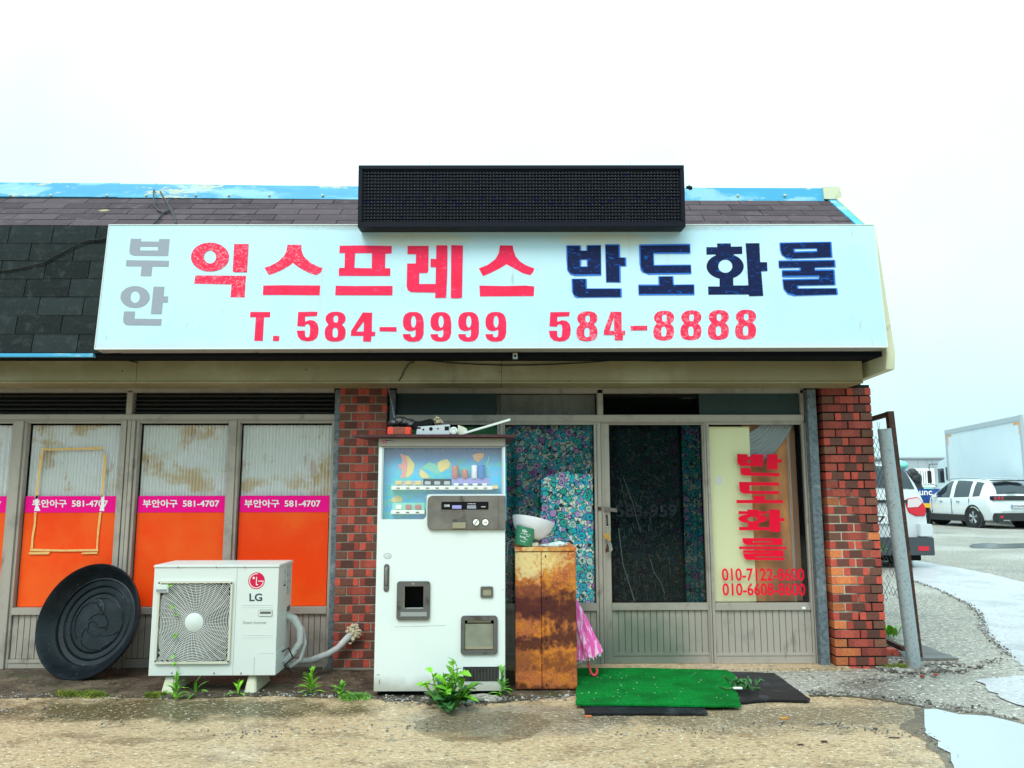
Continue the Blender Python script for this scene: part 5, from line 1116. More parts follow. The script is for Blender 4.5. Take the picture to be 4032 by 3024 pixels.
sm = MB(); a = [on(ZH, 1035, 395, -.60), on(ZH, 1080, 402, -.60), on(ZH, 1120, 440, -.60), on(ZH, 1145, 482, -.60), on(ZH, 1040, 490, -.60)]; sm.slab(a[::-1], (0, .06, 0))
tag(mk('pitted_stone', sm, M['stone'], bevel=.012), 'pitted yellowish stone peeking over the black mount', 'stone')
a, b = PY(ZH(578, 90), -.02), PY(ZH(655, 470), -.30); b.z = max(b.z, TZ+.01); tag(mk('thin_metal_rod', MB().tube([a, b], .0045, 8), M['galv_light']), 'thin steel rod leaning from the maroon board up to the eave beam', 'rod')

# ================================================================== RUSTY CABINET
CY = -.63
cx0, cx1 = PY((1112*1.8228, 2400), CY).x+.004, PY((1245*1.8228, 2400), CY).x; cz1 = PY(ZB(1600, 1300), CY).z
CB = root('rusty_cabinet', ((cx0+cx1)/2, CY+.2, 0), 'narrow rusted orange steel cabinet with two doors', 'cabinet')
xs = PY(ZC(1502, 500), CY).x; zl = PY(ZB(1600, 1332), CY).z
mk('cabinet_body', MB().box(cx0+.002, cx1-.002, CY+.016, CY+.42, .004, cz1-.012), M['rust_cab'], CB, bevel=.003)
mk('cabinet_top', MB().box(cx0-.004, cx1+.004, CY-.004, CY+.425, zl+.002, cz1), M['rust_cab'], CB, bevel=.004)
for a, b in ((cx0, xs-.002), (xs+.002, cx1)):
    d = mk('cabinet_door', MB().box(a, b, CY, CY+.015, .018, zl-.003), M['rust_cab'], CB, bevel=.003)
    if a > xs:
        for py in ((1528, 66), (1535, 350), (1535, 630), (1536, 930)):
            c = PY(ZC(*py), CY-.0006); mk('lock_hole', MB().lathe([(0, 0), (.0055, 0)], c, (0, -1, 0), 10).lathe([(0, .0001), (.004, .0001)], c-Vector((0,0,.008)), (0, -1, 0), 8), M['black'], d)
mk('cabinet_plinth', MB().box(cx0+.01, cx1-.01, CY+.02, CY+.4, .0, .0195), M['rust'], CB)
# bowl and pot on the cabinet
TC = cz1
def tilt_lathe(prof, O, ax, n=36): return MB().lathe(prof, O, ax, n)
pb = PY(ZK(400, 400), CY+.14); rim_l, rim_r = PY(ZK(45, 125), CY+.16), PY(ZK(470, 215), CY+.16)
axis = Vector(((rim_r-rim_l).z*-1, .055, (rim_r-rim_l).x)).normalized(); R0 = (rim_r-rim_l).length/2; Cc = (rim_l+rim_r)/2
prof = [(0, -R0*.86), (R0*.45, -R0*.86), (R0*.62, -R0*.72), (R0*.86, -R0*.42), (R0*.99, -R0*.05), (R0*1.0, 0), (R0*.965, -.001), (R0*.95, -R0*.06), (R0*.82, -R0*.40), (R0*.55, -R0*.70), (0, -R0*.80)]
bw = tilt_lathe(prof, Cc, axis); dz = TC+.004-min(v.z for v in bw.v)
tag(mk('white_bowl', bw, M['white_glaze'], smooth=40), 'large white bowl tipped on its side behind the green pot', 'bowl')
q0, q1 = PY(ZK(70, 415), CY+.03), PY(ZK(235, 438), CY+.03); q2, q3 = PY(ZK(88, 218), CY+.03), PY(ZK(295, 272), CY+.03)
bc, tcn = (q0+q1)/2, (q2+q3)/2; ax = (tcn-bc); Ht = ax.length; r0, r1_ = (q1-q0).length/2, (q3-q2).length/2
GP = root('green_pot', (bc.x, CY+.10, TC), 'green plant pot with white lettering about life and love, tilted against the bowl', 'plant pot')
O_ = Vector((bc.x, CY+.03+r0*.9, max(bc.z, TC+.008))); A_ = Vector((ax.x, .0, ax.z)).normalized()
mk('pot_body', MB().lathe([(0, 0), (r0, 0), (r1_, Ht), (r1_-.004, Ht), (r0*.9, .01), (0, .01)], O_, A_, 36), M['green_pot'], GP, smooth=40)
side = A_.cross(Vector((0, -1, 0))).normalized()
def pot_text(body, h, w, s, x=0.0):   # wrapped on the pot's front
    vs, fs = text2d(body, .02); out_ = []
    for (x_, y_) in vs:
        hh_ = h+(y_-.5)*s; rr2 = r0+(r1_-r0)*hh_/Ht+.0012; a = (x_-.5)*w/rr2 + x
        out_.append(O_ + A_*hh_ + side*(rr2*math.sin(a)) + Vector((0, -1, 0))*rr2*math.cos(a))
    return out_, fs
pm_ = MB()
for body, h, w, s, x in (('life', .79, .036, .021, -.15), ('is a flower of', .64, .070, .010, .0), ('which', .545, .026, .009, .25), ('love', .46, .042, .017, -.25), ('is the', .36, .026, .009, .12), ('honey', .22, .038, .012, -.15)):
    v_, f_ = pot_text(body, Ht*h, w, s, x); pm_.add(v_, f_)
if side.x < 0: pass
mk('pot_lettering', pm_, M['white_print'], GP)
pp = MB(); a = [PY(ZK(312, 432), CY+.05), PY(ZK(500, 438), CY+.05), PY(ZK(598, 415), CY+.05), PY(ZK(520, 385), CY+.09), PY(ZK(470, 402), CY+.14), PY(ZK(345, 410), CY+.16)]
for p in a: p.z = max(p.z, TC+.002)
pp.slab(a, (0, 0, .0035)); tag(mk('folded_leaflet', pp, M['paper']), 'folded printed leaflet lying on the rusty cabinet right of the bowl', 'leaflet')
px_ = PY(ZK(235, 437), CY+.08); tag(mk('cream_block', MB().box(px_.x, px_.x+.05, CY+.07, CY+.13, TC+.001, TC+.026), M['ac_cream'], bevel=.004), 'small cream block under the tipped white bowl', 'block')
wr = MB().tube([PY(ZK(70, 372), CY+.2), PY(ZK(30, 375), CY+.22), PY(ZK(8, 392), CY+.22), PY(ZK(-6, 440), CY+.22), PY(ZK(-4, 520), CY+.2), PY(ZK(-12, 600), CY+.2)], .003, 6); tag(mk('hanging_cable', wr, M['ac_white'], smooth=40), 'thin white cord hanging between vending machine and rusty cabinet', 'cord')

# ================================================================== UMBRELLA
UY = -.37
ub = PY(ZC(1812, 745), UY); ut = PY(ZC(1700, 330), UY-.0); ut.y = UY+.02
UM = root('pink_umbrella', (ub.x, UY, .02), 'closed pink umbrella leaning upside down between cabinet and door', 'umbrella')
ax = (ut-ub); L_ = ax.length; A_ = ax.normalized(); s_ = A_.cross(Vector((0, 1, 0))).normalized(); f_ = A_.cross(s_)
mb = MB(); n = 32; rnd = random.Random(2); base = 0
for i in range(9):
    t = i/8; r = .016+.085*(1-t)**.75*(1.0 if i else .93); o_ = ub + A_*(L_*(t*1.0)) 
    for k in range(n):
        w = 2*math.pi*k/n; rr_ = r*(1+.22*math.cos(8*w+.9*t*3)*(1-t*.6)); jit = (.012*math.cos(8*w)) if i == 0 else 0
        mb.v.append(o_ + s_*math.cos(w)*rr_ + f_*math.sin(w)*rr_*.55 + A_*jit)
for i in range(8):
    for k in range(n): mb.f.append((i*n+k, i*n+(k+1) % n, (i+1)*n+(k+1) % n, (i+1)*n+k))
mk('canopy', mb, M['pinkfab'], UM, smooth=50)
fz = MB(); 
for k in range(26):
    w = 2*math.pi*k/26; a = ub + s_*math.cos(w)*.092 + f_*math.sin(w)*.05 + A_*.006; b = a - A_*rnd.uniform(.012, .028)+s_*rnd.uniform(-.01, .01)
    fz.tube([a, b], .0028, 4)
mk('fringe', fz, M['white_glaze'], UM)
hp_ = [ub + A_*.05] + [PY(ZC(x, y), UY) for x, y in ((1812, 760), (1822, 815), (1832, 850), (1850, 868), (1868, 860), (1875, 838), (1870, 820))]
dz = max(0, .03-min(p.z for p in hp_)); hp_ = [p for p in hp_]
mk('crook_handle', MB().tube(hp_, [.004, .007, .008, .009, .0095, .0095, .009, .008], 10), M['pinkhandle'], UM, smooth=50)
# padlock and keys hanging from the door handle
PL = root('brass_padlock', PY(ZK(988, 350), FY-.03), 'brass padlock hanging open from the sliding door handle with a bunch of keys', 'padlock')
c = [P_(ZK, 952, 318, FY-.03), P_(ZK, 968, 365, FY-.03), P_(ZK, 1025, 345, FY-.03), P_(ZK, 1008, 297, FY-.03)]
mk('lock_body', MB().slab(c, (0, .014, 0)), M['brass'], PL, bevel=.003)
sk = [P_(ZK, x, y, FY-.023) for x, y in ((985, 300), (975, 265), (985, 242), (1005, 235), (1022, 250), (1030, 272))]; mk('shackle', MB().tube(sk, .0032, 8), M['chrome'], PL, smooth=50)
kz = MB(); kz.slab([P_(ZK, x, y, FY-.03) for x, y in ((995, 358), (1018, 352), (1026, 380), (1004, 384))], (0, .003, 0)); mk('key_head', kz, M['brass'], PL)
kz = MB(); kz.slab([P_(ZK, x, y, FY-.03) for x, y in ((990, 415), (1012, 408), (1010, 490), (975, 500), (975, 470))], (0, .004, 0)); mk('key_fob', kz, M['rust'], PL)
kz = MB(); kz.slab([P_(ZK, x, y, FY-.036) for x, y in ((1000, 395), (1035, 405), (1048, 470), (1030, 492), (1008, 440))], (0, .003, 0)); mk('key_blade', kz, M['chrome'], PL)

# ================================================================== AIR CONDITIONER OUTDOOR UNIT
AYF = -.64
a_bl, a_br, a_tl = PY(ZE(75, 1375), AYF), PY(ZE(1495, 1380), AYF), PY(ZE(135, 162), AYF); a_tr = PY(ZE(1538, 158), AYF)
ax0 = (a_bl.x+a_tl.x)/2; ax1 = (a_br.x+a_tr.x)/2; az0, az1 = a_bl.z, a_tl.z; atop = PY(ZE(135, 128), AYF).z; AD = .34
AC = root('air_conditioner_unit', ((ax0+ax1)/2, AYF+.17, 0), 'white outdoor air conditioner unit with round fan grille on cream feet', 'air conditioner')
acp = VP(AYF)
gx0u, gz0u = acp.uv(ZE(140, 1240)); gx1u, gz1u = acp.uv(ZE(1030, 305))
gcx, gcz = (gx0u+gx1u)/2+.002, (gz0u+gz1u)/2; hs = (gx1u-gx0u)/2; hz = (gz1u-gz0u)/2; opn = rrect(gx0u+.012, gz0u+.012, gx1u-.012, gz1u-.012, .02)
outer = [(ax0, az0), (ax1, az0), (ax1, az1), (ax0, az1)]; Rf = hs*.95
vs, fs = shape2d([outer, opn]); cs = MB().add([(u, AYF, v) for u, v in vs], fs)
cs.quad((ax1, AYF, az0), (ax1, AYF+AD, az0), (ax1, AYF+AD, az1), (ax1, AYF, az1)); cs.quad((ax0, AYF, az0), (ax0, AYF, az1), (ax0, AYF+AD, az1), (ax0, AYF+AD, az0)); cs.quad((ax0, AYF+AD, az0), (ax0, AYF+AD, az1), (ax1, AYF+AD, az1), (ax1, AYF+AD, az0)); cs.quad((ax0, AYF, az0), (ax0, AYF+AD, az0), (ax1, AYF+AD, az0), (ax1, AYF, az0))
mk('casing', cs, M['ac_white'], AC, smooth=30)
mk('fan_duct', MB().lathe([(Rf, -.02), (Rf, -.12), (0, -.12)], (gcx, AYF, gcz), (0, -1, 0), 40).box(gx0u+.004, gx1u-.004, AYF+.121, AYF+.125, gz0u+.004, gz1u-.004), M['black'], AC)
fn = MB()
for k in range(3):
    w0 = k*2*math.pi/3+.5
    for j in range(6):
        wa, wb_ = w0+j*.22, w0+(j+1)*.22; ya, yb = .05+.012*j, .05+.012*(j+1)
        q = lambda w, r, y: (gcx+r*math.cos(w), AYF+y, gcz+r*math.sin(w))
        fn.quad(q(wa, .05, ya), q(wa, Rf*.93, ya), q(wb_, Rf*.93, yb), q(wb_, .05, yb))
mk('fan_blade', fn, M['vm_grey'], AC)
lid = mk('lid', MB().box(ax0-.006, ax1+.006, AYF-.006, AYF+AD+.006, az1+.001, atop), M['ac_white'], AC, bevel=.005)
for x in (405, 835, 1157): c = PY(ZE(x, 152), AYF-.0065); mk('screw', MB().ball(c, .005, 8), M['steel'], lid)
for x, y in ((333, 1345), (808, 1345), (1112, 1347)): c = PY(ZE(x, y), AYF-.001); mk('screw', MB().ball(c, .006, 8), M['steel'], AC)
GR = mk('grille_frame', (lambda: (lambda vs_fs, mb=MB(): (mb.add([acp.pt(u, v, .016) for u, v in vs_fs[0]], vs_fs[1]), [mb.quad(acp.pt(*a, .016), acp.pt(*b, .016), acp.pt(*b, 0), acp.pt(*a, 0)) for q in (rrect(gx0u, gz0u, gx1u, gz1u, .012), rrect(gx0u+.014, gz0u+.014, gx1u-.014, gz1u-.014, .01)) for a, b in zip(q, q[1:]+q[:1])], mb)[-1])(shape2d([rrect(gx0u, gz0u, gx1u, gz1u, .012), rrect(gx0u+.014, gz0u+.014, gx1u-.014, gz1u-.014, .01)])))(), M['ac_cream'], AC, smooth=30)
gw = MB(); hin = hs-.013; hiz = hz-.013
def clip(w, r): return abs(r*math.cos(w)) < hin and abs(r*math.sin(w)) < hiz
for ri in range(48):
    r = .062 + ri*.0105
    if r > hin*1.5: break
    prev = None; n = 72
    for k in range(n+1):
        w = 2*math.pi*k/n; ok = clip(w, r); p = Vector((gcx+r*math.cos(w), AYF-.014+.006*(r/hin)**2, gcz+r*math.sin(w)))
        if ok and prev is not None:
            d0 = (prev-Vector((gcx, prev.y, gcz))).normalized()*.0017; d1 = (p-Vector((gcx, p.y, gcz))).normalized()*.0017; y_ = Vector((0, .004, 0))
            gw.quad(prev-d0, p-d1, p+d1, prev+d0); gw.quad(prev-d0, prev-d0+y_, p-d1+y_, p-d1)
        prev = p if ok else None
for k in range(44):
    w0 = 2*math.pi*k/44; pts = []
    for j in range(12):
        r = .058+j*.032; w = w0 + .9*(r-.058)
        if clip(w, r): pts.append(Vector((gcx+r*math.cos(w), AYF-.0165+.006*(r/hin)**2, gcz+r*math.sin(w))))
        else: break
    if len(pts) > 1: gw.tube(pts, .0013, 4)
mk('fan_grille', gw, M['grille_white'], AC)
mk('grille_hub', MB().lathe([(0, .024), (.045, .022), (.062, .014), (.062, .0)], (gcx, AYF, gcz), (0, -1, 0), 32), M['ac_white'], AC, smooth=40)
a, b = acp.uv(ZE(170, 435)), acp.uv(ZE(310, 345)); mk('corner_tab', MB().box(a[0], b[0], AYF-.024, AYF-.002, a[1], b[1]), M['ac_white'], AC, bevel=.003)
a, b = acp.uv(ZE(175, 424)), acp.uv(ZE(295, 396)); mk('tab_label', MB().box(a[0], b[0], AYF-.0252, AYF-.0242, a[1], b[1]), M['grey_print'], AC)
for x, y in ((190, 330), (1005, 333), (148, 1213), (967, 1217)): c = PY(ZE(x, y), AYF-.017); mk('grille_screw', MB().lathe([(0, 0), (.006, 0)], c, (0, -1, 0), 10), M['black'], GR)
# panel seam, logo, text
u, v = acp.uv(ZE(1048, 700)); mk('panel_seam', MB().box(u-.001, u+.001, AYF-.0008, AYF, az0, az1), M['grey_print'], AC)
lc = acp.uv(ZE(1288, 305)); lr = .0325*1.0; lr = acp.uv(ZE(1381, 305))[0]-lc[0]
E_ = lambda n=.001: None
def acdec(name, polys, m, n): m_ = MB(); decal(m_, acp, polys, n); return mk(name, m_, M[m], AC)
acdec('logo_disc', [ell(lc[0], lc[1], lr, lr, 40)], 'ac_logo', .001)
def arc(r0, r1, a0, a1, n=28): 
    A = [rad(a0+(a1-a0)*k/n) for k in range(n+1)]
    return [(lc[0]+r1*math.cos(t), lc[1]+r1*math.sin(t)) for t in A]+[(lc[0]+r0*math.cos(t), lc[1]+r0*math.sin(t)) for t in A[::-1]]
acdec('logo_mark', [arc(lr*.80, lr*.88, 82, 352)], 'white_print', .0016)
acdec('logo_mark', [[(lc[0]+lr*.20, lc[1]-lr*.0), (lc[0]+lr*.86, lc[1]-lr*.0), (lc[0]+lr*.86, lc[1]-lr*.09), (lc[0]+lr*.20, lc[1]-lr*.09)]], 'white_print', .0019)
acdec('logo_mark', [[(lc[0]-lr*.05, lc[1]+lr*.45), (lc[0]+lr*.04, lc[1]+lr*.45), (lc[0]+lr*.04, lc[1]-lr*.42), (lc[0]+lr*.22, lc[1]-lr*.42), (lc[0]+lr*.22, lc[1]-lr*.51), (lc[0]-lr*.05, lc[1]-lr*.51)]], 'white_print', .0022)
acdec('logo_mark', [ell(lc[0]-lr*.34, lc[1]+lr*.33, lr*.13, lr*.13, 14)], 'white_print', .0016)
m_ = MB(); text_px(m_, acp, ZE, 'LG', 1208, 1352, 448, 536, .001, bold=.025); mk('brand_lettering', m_, M['ac_text'], AC)
m_ = MB(); text_px(m_, acp, ZE, 'Smart Inverter', 1135, 1405, 758, 792, .001, bold=.004); mk('model_lettering', m_, M['grey_print'], AC)
for y in (581, 604, 922, 945):
    a, b = acp.uv(ZE(1125, y+2)), acp.uv(ZE(1470, y-2)); mk('embossed_line', MB().box(a[0], b[0], AYF-.0015, AYF, a[1], b[1]), M['ac_white' if y in (604, 945) else 'vm_ltgrey'], AC)
a, b = acp.uv(ZE(1312, 706)), acp.uv(ZE(1468, 632)); hr_ = mk('recessed_handle', MB().box(a[0], b[0], AYF-.005, AYF, a[1], b[1]), M['ac_white'], AC, bevel=.004)
a, b = acp.uv(ZE(1330, 678)), acp.uv(ZE(1452, 650)); mk('handle_slot', MB().box(a[0], b[0], AYF-.0056, AYF-.0046, a[1], b[1]), M['vm_grey'], hr_)
a, b = acp.uv(ZE(1258, 1376)), acp.uv(ZE(1512, 1115)); q = rrect(a[0], az0+.0005, ax1+.003, b[1], .03)[5:10]
sc2 = MB().slab([(ax1+.003, AYF-.003, az0+.0005), (ax1+.003, AYF-.003, b[1])] + [(p[0], AYF-.003, p[1]) for p in q] + [(a[0], AYF-.003, az0+.0005)], (0, .0025, 0)); mk('service_cover', sc2, M['ac_white'], AC)
sc2 = MB().box(ax1+.0005, ax1+.004, AYF-.0005, AYF+.20, az0, b[1]); mk('service_cover', sc2, M['ac_white'], AC)
ed = MB(); 
for p0, p1 in ((( a[0], AYF-.0035, az0), (a[0], AYF-.0035, b[1]-.03)), ((a[0]+.03, AYF-.0035, b[1]), (ax1+.003, AYF-.0035, b[1]))): ed.tube([p0, p1], .0014, 5)
mk('cover_edge', ed, M['vm_ltgrey'], AC)
# right side stickers, handle
xs_ = ax1+.0006
def side(y0, y1, z0, z1, m, name, t=.001): return mk(name, MB().box(ax1, ax1+t, AYF+y0, AYF+y1, z0, z1), M[m], AC)
H = az1-az0
side(.13, .18, az1-H*.18, az1-H*.03, 'paper', 'rating_label'); side(.21, .30, az1-H*.30, az1-H*.01, 'paper', 'rating_label'); side(.13, .18, az1-H*.20, az1-H*.185, 'black', 'rating_label')
side(.20, .31, az0+H*.52, az0+H*.60, 'ac_cream', 'side_handle', .006); side(.215, .295, az0+H*.535, az0+H*.585, 'vm_grey', 'side_handle_slot', .0065)
# feet
for x0, x1 in ((218, 372), (1150, 1290)):
    a, b = PY(ZE(x0, 1580), AYF+.02), PY(ZE(x1, 1580), AYF+.02); c, d = PY(ZE(x0+38, 1400), AYF+.02), PY(ZE(x1-15, 1400), AYF+.02); zc = az0-.008
    mk('foot_block', MB().hexa([(a.x, AYF+.0, .0), (b.x-.0, AYF+.0, .0), (b.x+.0, AYF+.33, .0), (a.x, AYF+.33, .0)], [(c.x, AYF+.03, zc), (d.x, AYF+.03, zc), (d.x, AYF+.31, zc), (c.x, AYF+.31, zc)]), M['foot_cream'], AC, bevel=.008)
    for xq in (c.x+.006, d.x-.018): mk('foot_bracket', MB().box(xq, xq+.012, AYF+.04, AYF+.07, zc+.0005, az0), M['ac_cream'], AC)
# pipes
def pipe(name, pts, r, m, label, cat='pipe', n=10):
    o = mk(name, MB().tube(pts, r, n), M[m], smooth=60); return tag(o, label, cat)
yp = AYF+.25
PI = root('wrapped_pipe_bundle', (ax1+.05, yp, .2), 'white wrapped refrigerant pipes running from the air conditioner to the brick pillar', 'pipe')
mk('pipe_run', MB().tube([(ax1-.02, yp, az0+H*.50), (ax1+.05, yp, az0+H*.46), (ax1+.095, yp, az0+H*.36), (ax1+.10, yp, az0+H*.24), (ax1+.06, yp-.02, az0+H*.14), (ax1-.0, yp-.05, az0+H*.06)], [.028, .030, .028, .026, .024, .022], 10), M['tape_white'], PI, smooth=60)
mk('pipe_run', MB().tube([(ax1+.10, yp+.04, az0+H*.36), (ax1+.125, yp+.03, az0+H*.22), (ax1+.10, yp+.02, az0+H*.06), (ax1+.03, yp-.0, az0+.0)], .016, 10), M['tape_white'], PI, smooth=60)
p_end = PY(ZC(225, 590), -.03); p1_ = PY(ZS(1900, 555), -.12); p2_ = PY(ZS(1800, 590), -.2); p3_ = PY(ZS(1700, 600), -.26)
mk('pipe_run', MB().tube([(ax1+.02, yp, az0+.03), p3_, p2_, p1_, PY(ZS(1960, 520), -.07), p_end, p_end+Vector((.03, .06, .01))], [.02, .021, .023, .024, .024, .027, .027], 10), M['tape_white'], PI, smooth=60)
mk('control_cable', MB().tube([PY(ZS(1925, 560), -.10), PY(ZS(1900, 610), -.12), PY(ZS(1875, 648), -.14)], .008, 8), M['vm_grey'], PI, smooth=60)
mk('control_cable', MB().tube([(ax1+.0, yp-.1, az0+.12), (ax1+.05, yp-.12, az0+.15), (ax1+.08, yp-.1, az0+.08), (ax1+.02, yp-.1, az0+.03), (ax1+.06, yp-.05, az0-.03)], .006, 6), M['cable'], PI, smooth=60)
fm = MB(); rnd = random.Random(5); c = p_end+Vector((.02, -.01, .015))
for k in range(90): fm.ball(c+Vector((rnd.gauss(0, .019), rnd.uniform(-.01, .02), rnd.gauss(-.005, .024))), rnd.uniform(.009, .017), 6, (rnd.uniform(.7, 1.6), .8, rnd.uniform(.6, 1.4)))
mk('foam_seal', fm, M['foam'], PI, smooth=60)

# ================================================================== RUBBER TUB LID
cb = PY(ZG(300, 838), -.36); cb.z = .012
TL = root('black_rubber_tub', (cb.x+.08, -.3, 0), 'big round black rubber tub lid with swirl relief leaning on the orange window', 'tub')
Cn = PY(ZG(418, 452), -.17); R_ = .415
nrm = Vector((-.20, -1, .30)).normalized()
# bottom point touches ground
a_up = (Vector((0, 0, 1)) - nrm*nrm.z).normalized(); Cn.z = R_*a_up.z+.006; 
pr = [(0, -.115), (R_*.50, -.115), (R_*.515, -.106), (R_*.54, -.115), (R_*.62, -.112), (R_*.64, -.100), (R_*.66, -.106), (R_*.74, -.100), (R_*.755, -.086), (R_*.78, -.088), (R_*.85, -.062), (R_*.92, -.022), (R_*.965, .0), (R_*.985, .008), (R_, .003), (R_, -.008), (R_*.96, -.035), (R_*.90, -.085), (R_*.80, -.128), (0, -.128)]
mk('tub_body', MB().lathe(pr, Cn, nrm, 64), M['black_rubber'], TL, smooth=40)
sw = MB(); e1 = nrm.cross(Vector((0, 0, 1))).normalized()*-1; e2 = nrm.cross(e1)*1.0
def swp(zx, zy):   # trace onto the lid's floor plane
    d = ray(*ZG(zx, zy)); O2 = Cn+nrm*-.113; t = (O2-CAM).dot(nrm)/d.dot(nrm); return CAM+d*t
for pts in ([(485,272),(560,268),(620,300),(655,350),(655,410)], [(500,275),(530,310),(537,370)], [(345,545),(330,480),(345,400),(390,330),(440,297),(480,300),(500,330),(532,375)], [(430,418),(455,390),(500,372),(545,390),(562,430),(545,490)], [(425,470),(430,440),(455,425),(480,440),(495,470),(540,468)], [(425,470),(420,500),(450,520),(490,525),(510,515),(540,523),(600,515),(632,492)], [(380,535),(390,500),(410,475)], [(375,555),(385,590),(430,620),(500,622)], [(515,610),(560,585),(590,560)]):
    sw.tube([swp(*p) for p in pts], .0048, 6)
mk('swirl_relief', sw, M['black_rubber'], TL, smooth=50)

# ================================================================== MATS
def flat_thing(name, pts, z0, t, m, label, cat, jag=.004, seed=1, wav=.0):
    rnd = random.Random(seed); P = [PZ(p, z0+t) for p in pts]; q = []
    for i in range(len(P)):
        a, b = P[i], P[(i+1) % len(P)]; n = max(1, int((b-a).length/.05))
        for k in range(n): c = a.lerp(b, k/n); q.append(Vector((c.x+rnd.uniform(-jag, jag), c.y+rnd.uniform(-jag, jag), z0)))
    mb = MB().slab([(p.x, p.y, z0) for p in q], (0, 0, t)); o = mk(name, mb, M[m]); return tag(o, label, cat)
flat_thing('black_rubber_mat', [ZT(700, 172), ZT(1025, 180), ZT(1060, 205), ZT(1120, 250), ZT(1192, 302), ZT(1185, 311), ZT(1000, 306), ZT(860, 318), ZT(700, 300)], .013, .012, 'mat_rubber', 'worn black rubber mat sticking out right of the green turf mat', 'mat', seed=2)
flat_thing('black_rubber_mat', [ZT(118, 318), ZT(700, 325), ZT(690, 338), ZT(706, 371), ZT(125, 371)], .0125, .010, 'mat_rubber', 'long black rubber strip showing in front of the green turf mat', 'mat', seed=3)
flat_thing('green_turf_mat', [ZT(86, 157), ZT(400, 156), ZT(800, 166), ZT(832, 185), ZT(850, 205), ZT(845, 235), ZT(838, 262), ZT(850, 280), ZT(860, 310), ZT(872, 337), ZT(690, 336), ZT(400, 330), ZT(82, 327), ZT(84, 240)], .0265, .010, 'turf', 'green artificial turf mat in front of the sliding door', 'mat', seed=4)
tw = MB(); rnd = random.Random(6); c = PZ(ZQ(640, 330), .04)
for k in range(30):
    a = c+Vector((rnd.gauss(0, .045), rnd.gauss(0, .035), rnd.uniform(0, .025))); b = a+Vector((rnd.uniform(-.07, .07), rnd.uniform(-.05, .05), rnd.uniform(-.01, .035))); m_ = (a+b)/2+Vector((0, 0, .02))
    tw.tube([a, m_, b], [.006, .009, .003], 5)
tw.tube([PZ(ZQ(440, 330), .042), PZ(ZQ(500, 348), .044), PZ(ZQ(570, 340), .045), PZ(ZQ(700, 335), .044), PZ(ZQ(800, 340), .034)], [.006, .008, .01, .009, .006], 6)
tag(mk('torn_turf_knot', tw, M['leaf2'], smooth=60), 'frayed knot of torn green turf on the corner of the green mat', 'rag')
a = PZ(ZQ(600, 340), .055); tag(mk('white_scrap', MB().box(a.x-.03, a.x+.03, a.y-.012, a.y+.012, .05, .062), M['white_print'], bevel=.003), 'small white plastic scrap on the frayed green turf knot', 'litter')
# litter
for (x, y, m, lab, s) in ((1072, 398, 'orange_tape', 'orange cigarette end on the tan concrete', (.022, .006, .006)), (1150, 523, 'rust', 'dark brown leaf crumb nearest the camera on the concrete', (.015, .012, .004)), (1263, 508, 'rust', 'dark brown leaf crumb left of the reddish scrap', (.016, .012, .004)), (1498, 447, 'rust', 'dark twig scrap lying between the mat and the puddle', (.022, .008, .004)), (1595, 490, 'rust', 'thin reddish twig beside the puddle edge', (.03, .005, .004)), (140, 388, 'brick_d', 'small orange-brown shard below the black rubber strip', (.02, .012, .006))):
    c = PZ(ZT(x, y), .005); tag(mk('litter_scrap', MB().box(c.x-s[0], c.x+s[0], c.y-s[1], c.y+s[1], .0045, .0045+s[2]), M[m], bevel=.001), lab, 'litter')

# ================================================================== PLANTS
LM = {}
def leaf_mesh(kind, m):
    k = (kind, m)
    if k in LM: return LM[k]
    n = 9; vs = []; fs = []
    for i in range(n+1):
        t = i/n
        if kind == 'lobed': w = .23*math.sin(math.pi*min(1, t*.94+.06))**.8*(1+.45*math.cos(t*30))*(0.55+.75*t)
        else: w = .105*math.sin(math.pi*min(1, t*.95+.05))**.8
        z = .25*math.sin(t*2.1)*(.6) - .28*t*t
        vs += [(-w, t, z+.25*w), (0, t, z), (w, t, z+.25*w)]
    for i in range(n):
        a = i*3; fs += [(a, a+1, a+4, a+3), (a+1, a+2, a+5, a+4)]
    me = bpy.data.meshes.new('leaf'); me.from_pydata(vs, [], fs); me.materials.append(M[m]); LM[k] = me; return me
def add_leaf(par, kind, m, base, az, el, L, wscale=1.0, roll=0.0):
    o = bpy.data.objects.new('leaf', leaf_mesh(kind, m)); link(o, par, base)
    o.rotation_euler = (Matrix.Rotation(az, 3, 'Z') @ Matrix.Rotation(el, 3, 'X') @ Matrix.Rotation(roll, 3, 'Y')).to_euler(); o.scale = (L*wscale, L, L); return o
def weed(px, label, h, nl, seed, kind='lance', m='leaf', spread=1.0, stems=1, ll=.10, group=None, z=.005, ws=1.0):
    rnd = random.Random(seed); c = PZ(px, z); R_ = root('weed', c, label, 'plant', group)
    st = MB()
    for s in range(stems):
        a = rnd.uniform(0, 6.28); top = c+Vector((math.cos(a)*.03*spread*(stems > 1), math.sin(a)*.03*(stems > 1), h)); st.tube([c+Vector((0,0,-.0)), (c+top)/2+Vector((rnd.uniform(-.01, .01), 0, 0)), top], [.003, .0025, .0015], 5)
        for k in range(nl//stems):
            t = (k+.5)/(nl//stems); b = c.lerp(top, t*.95); az = rnd.uniform(0, 6.28); el = rad(10+65*t+rnd.uniform(-12, 12)); add_leaf(R_, kind, m, b, az, el, ll*(1-.35*t)*rnd.uniform(.8, 1.2), ws)
    mk('stem', st, M[m], R_); return R_
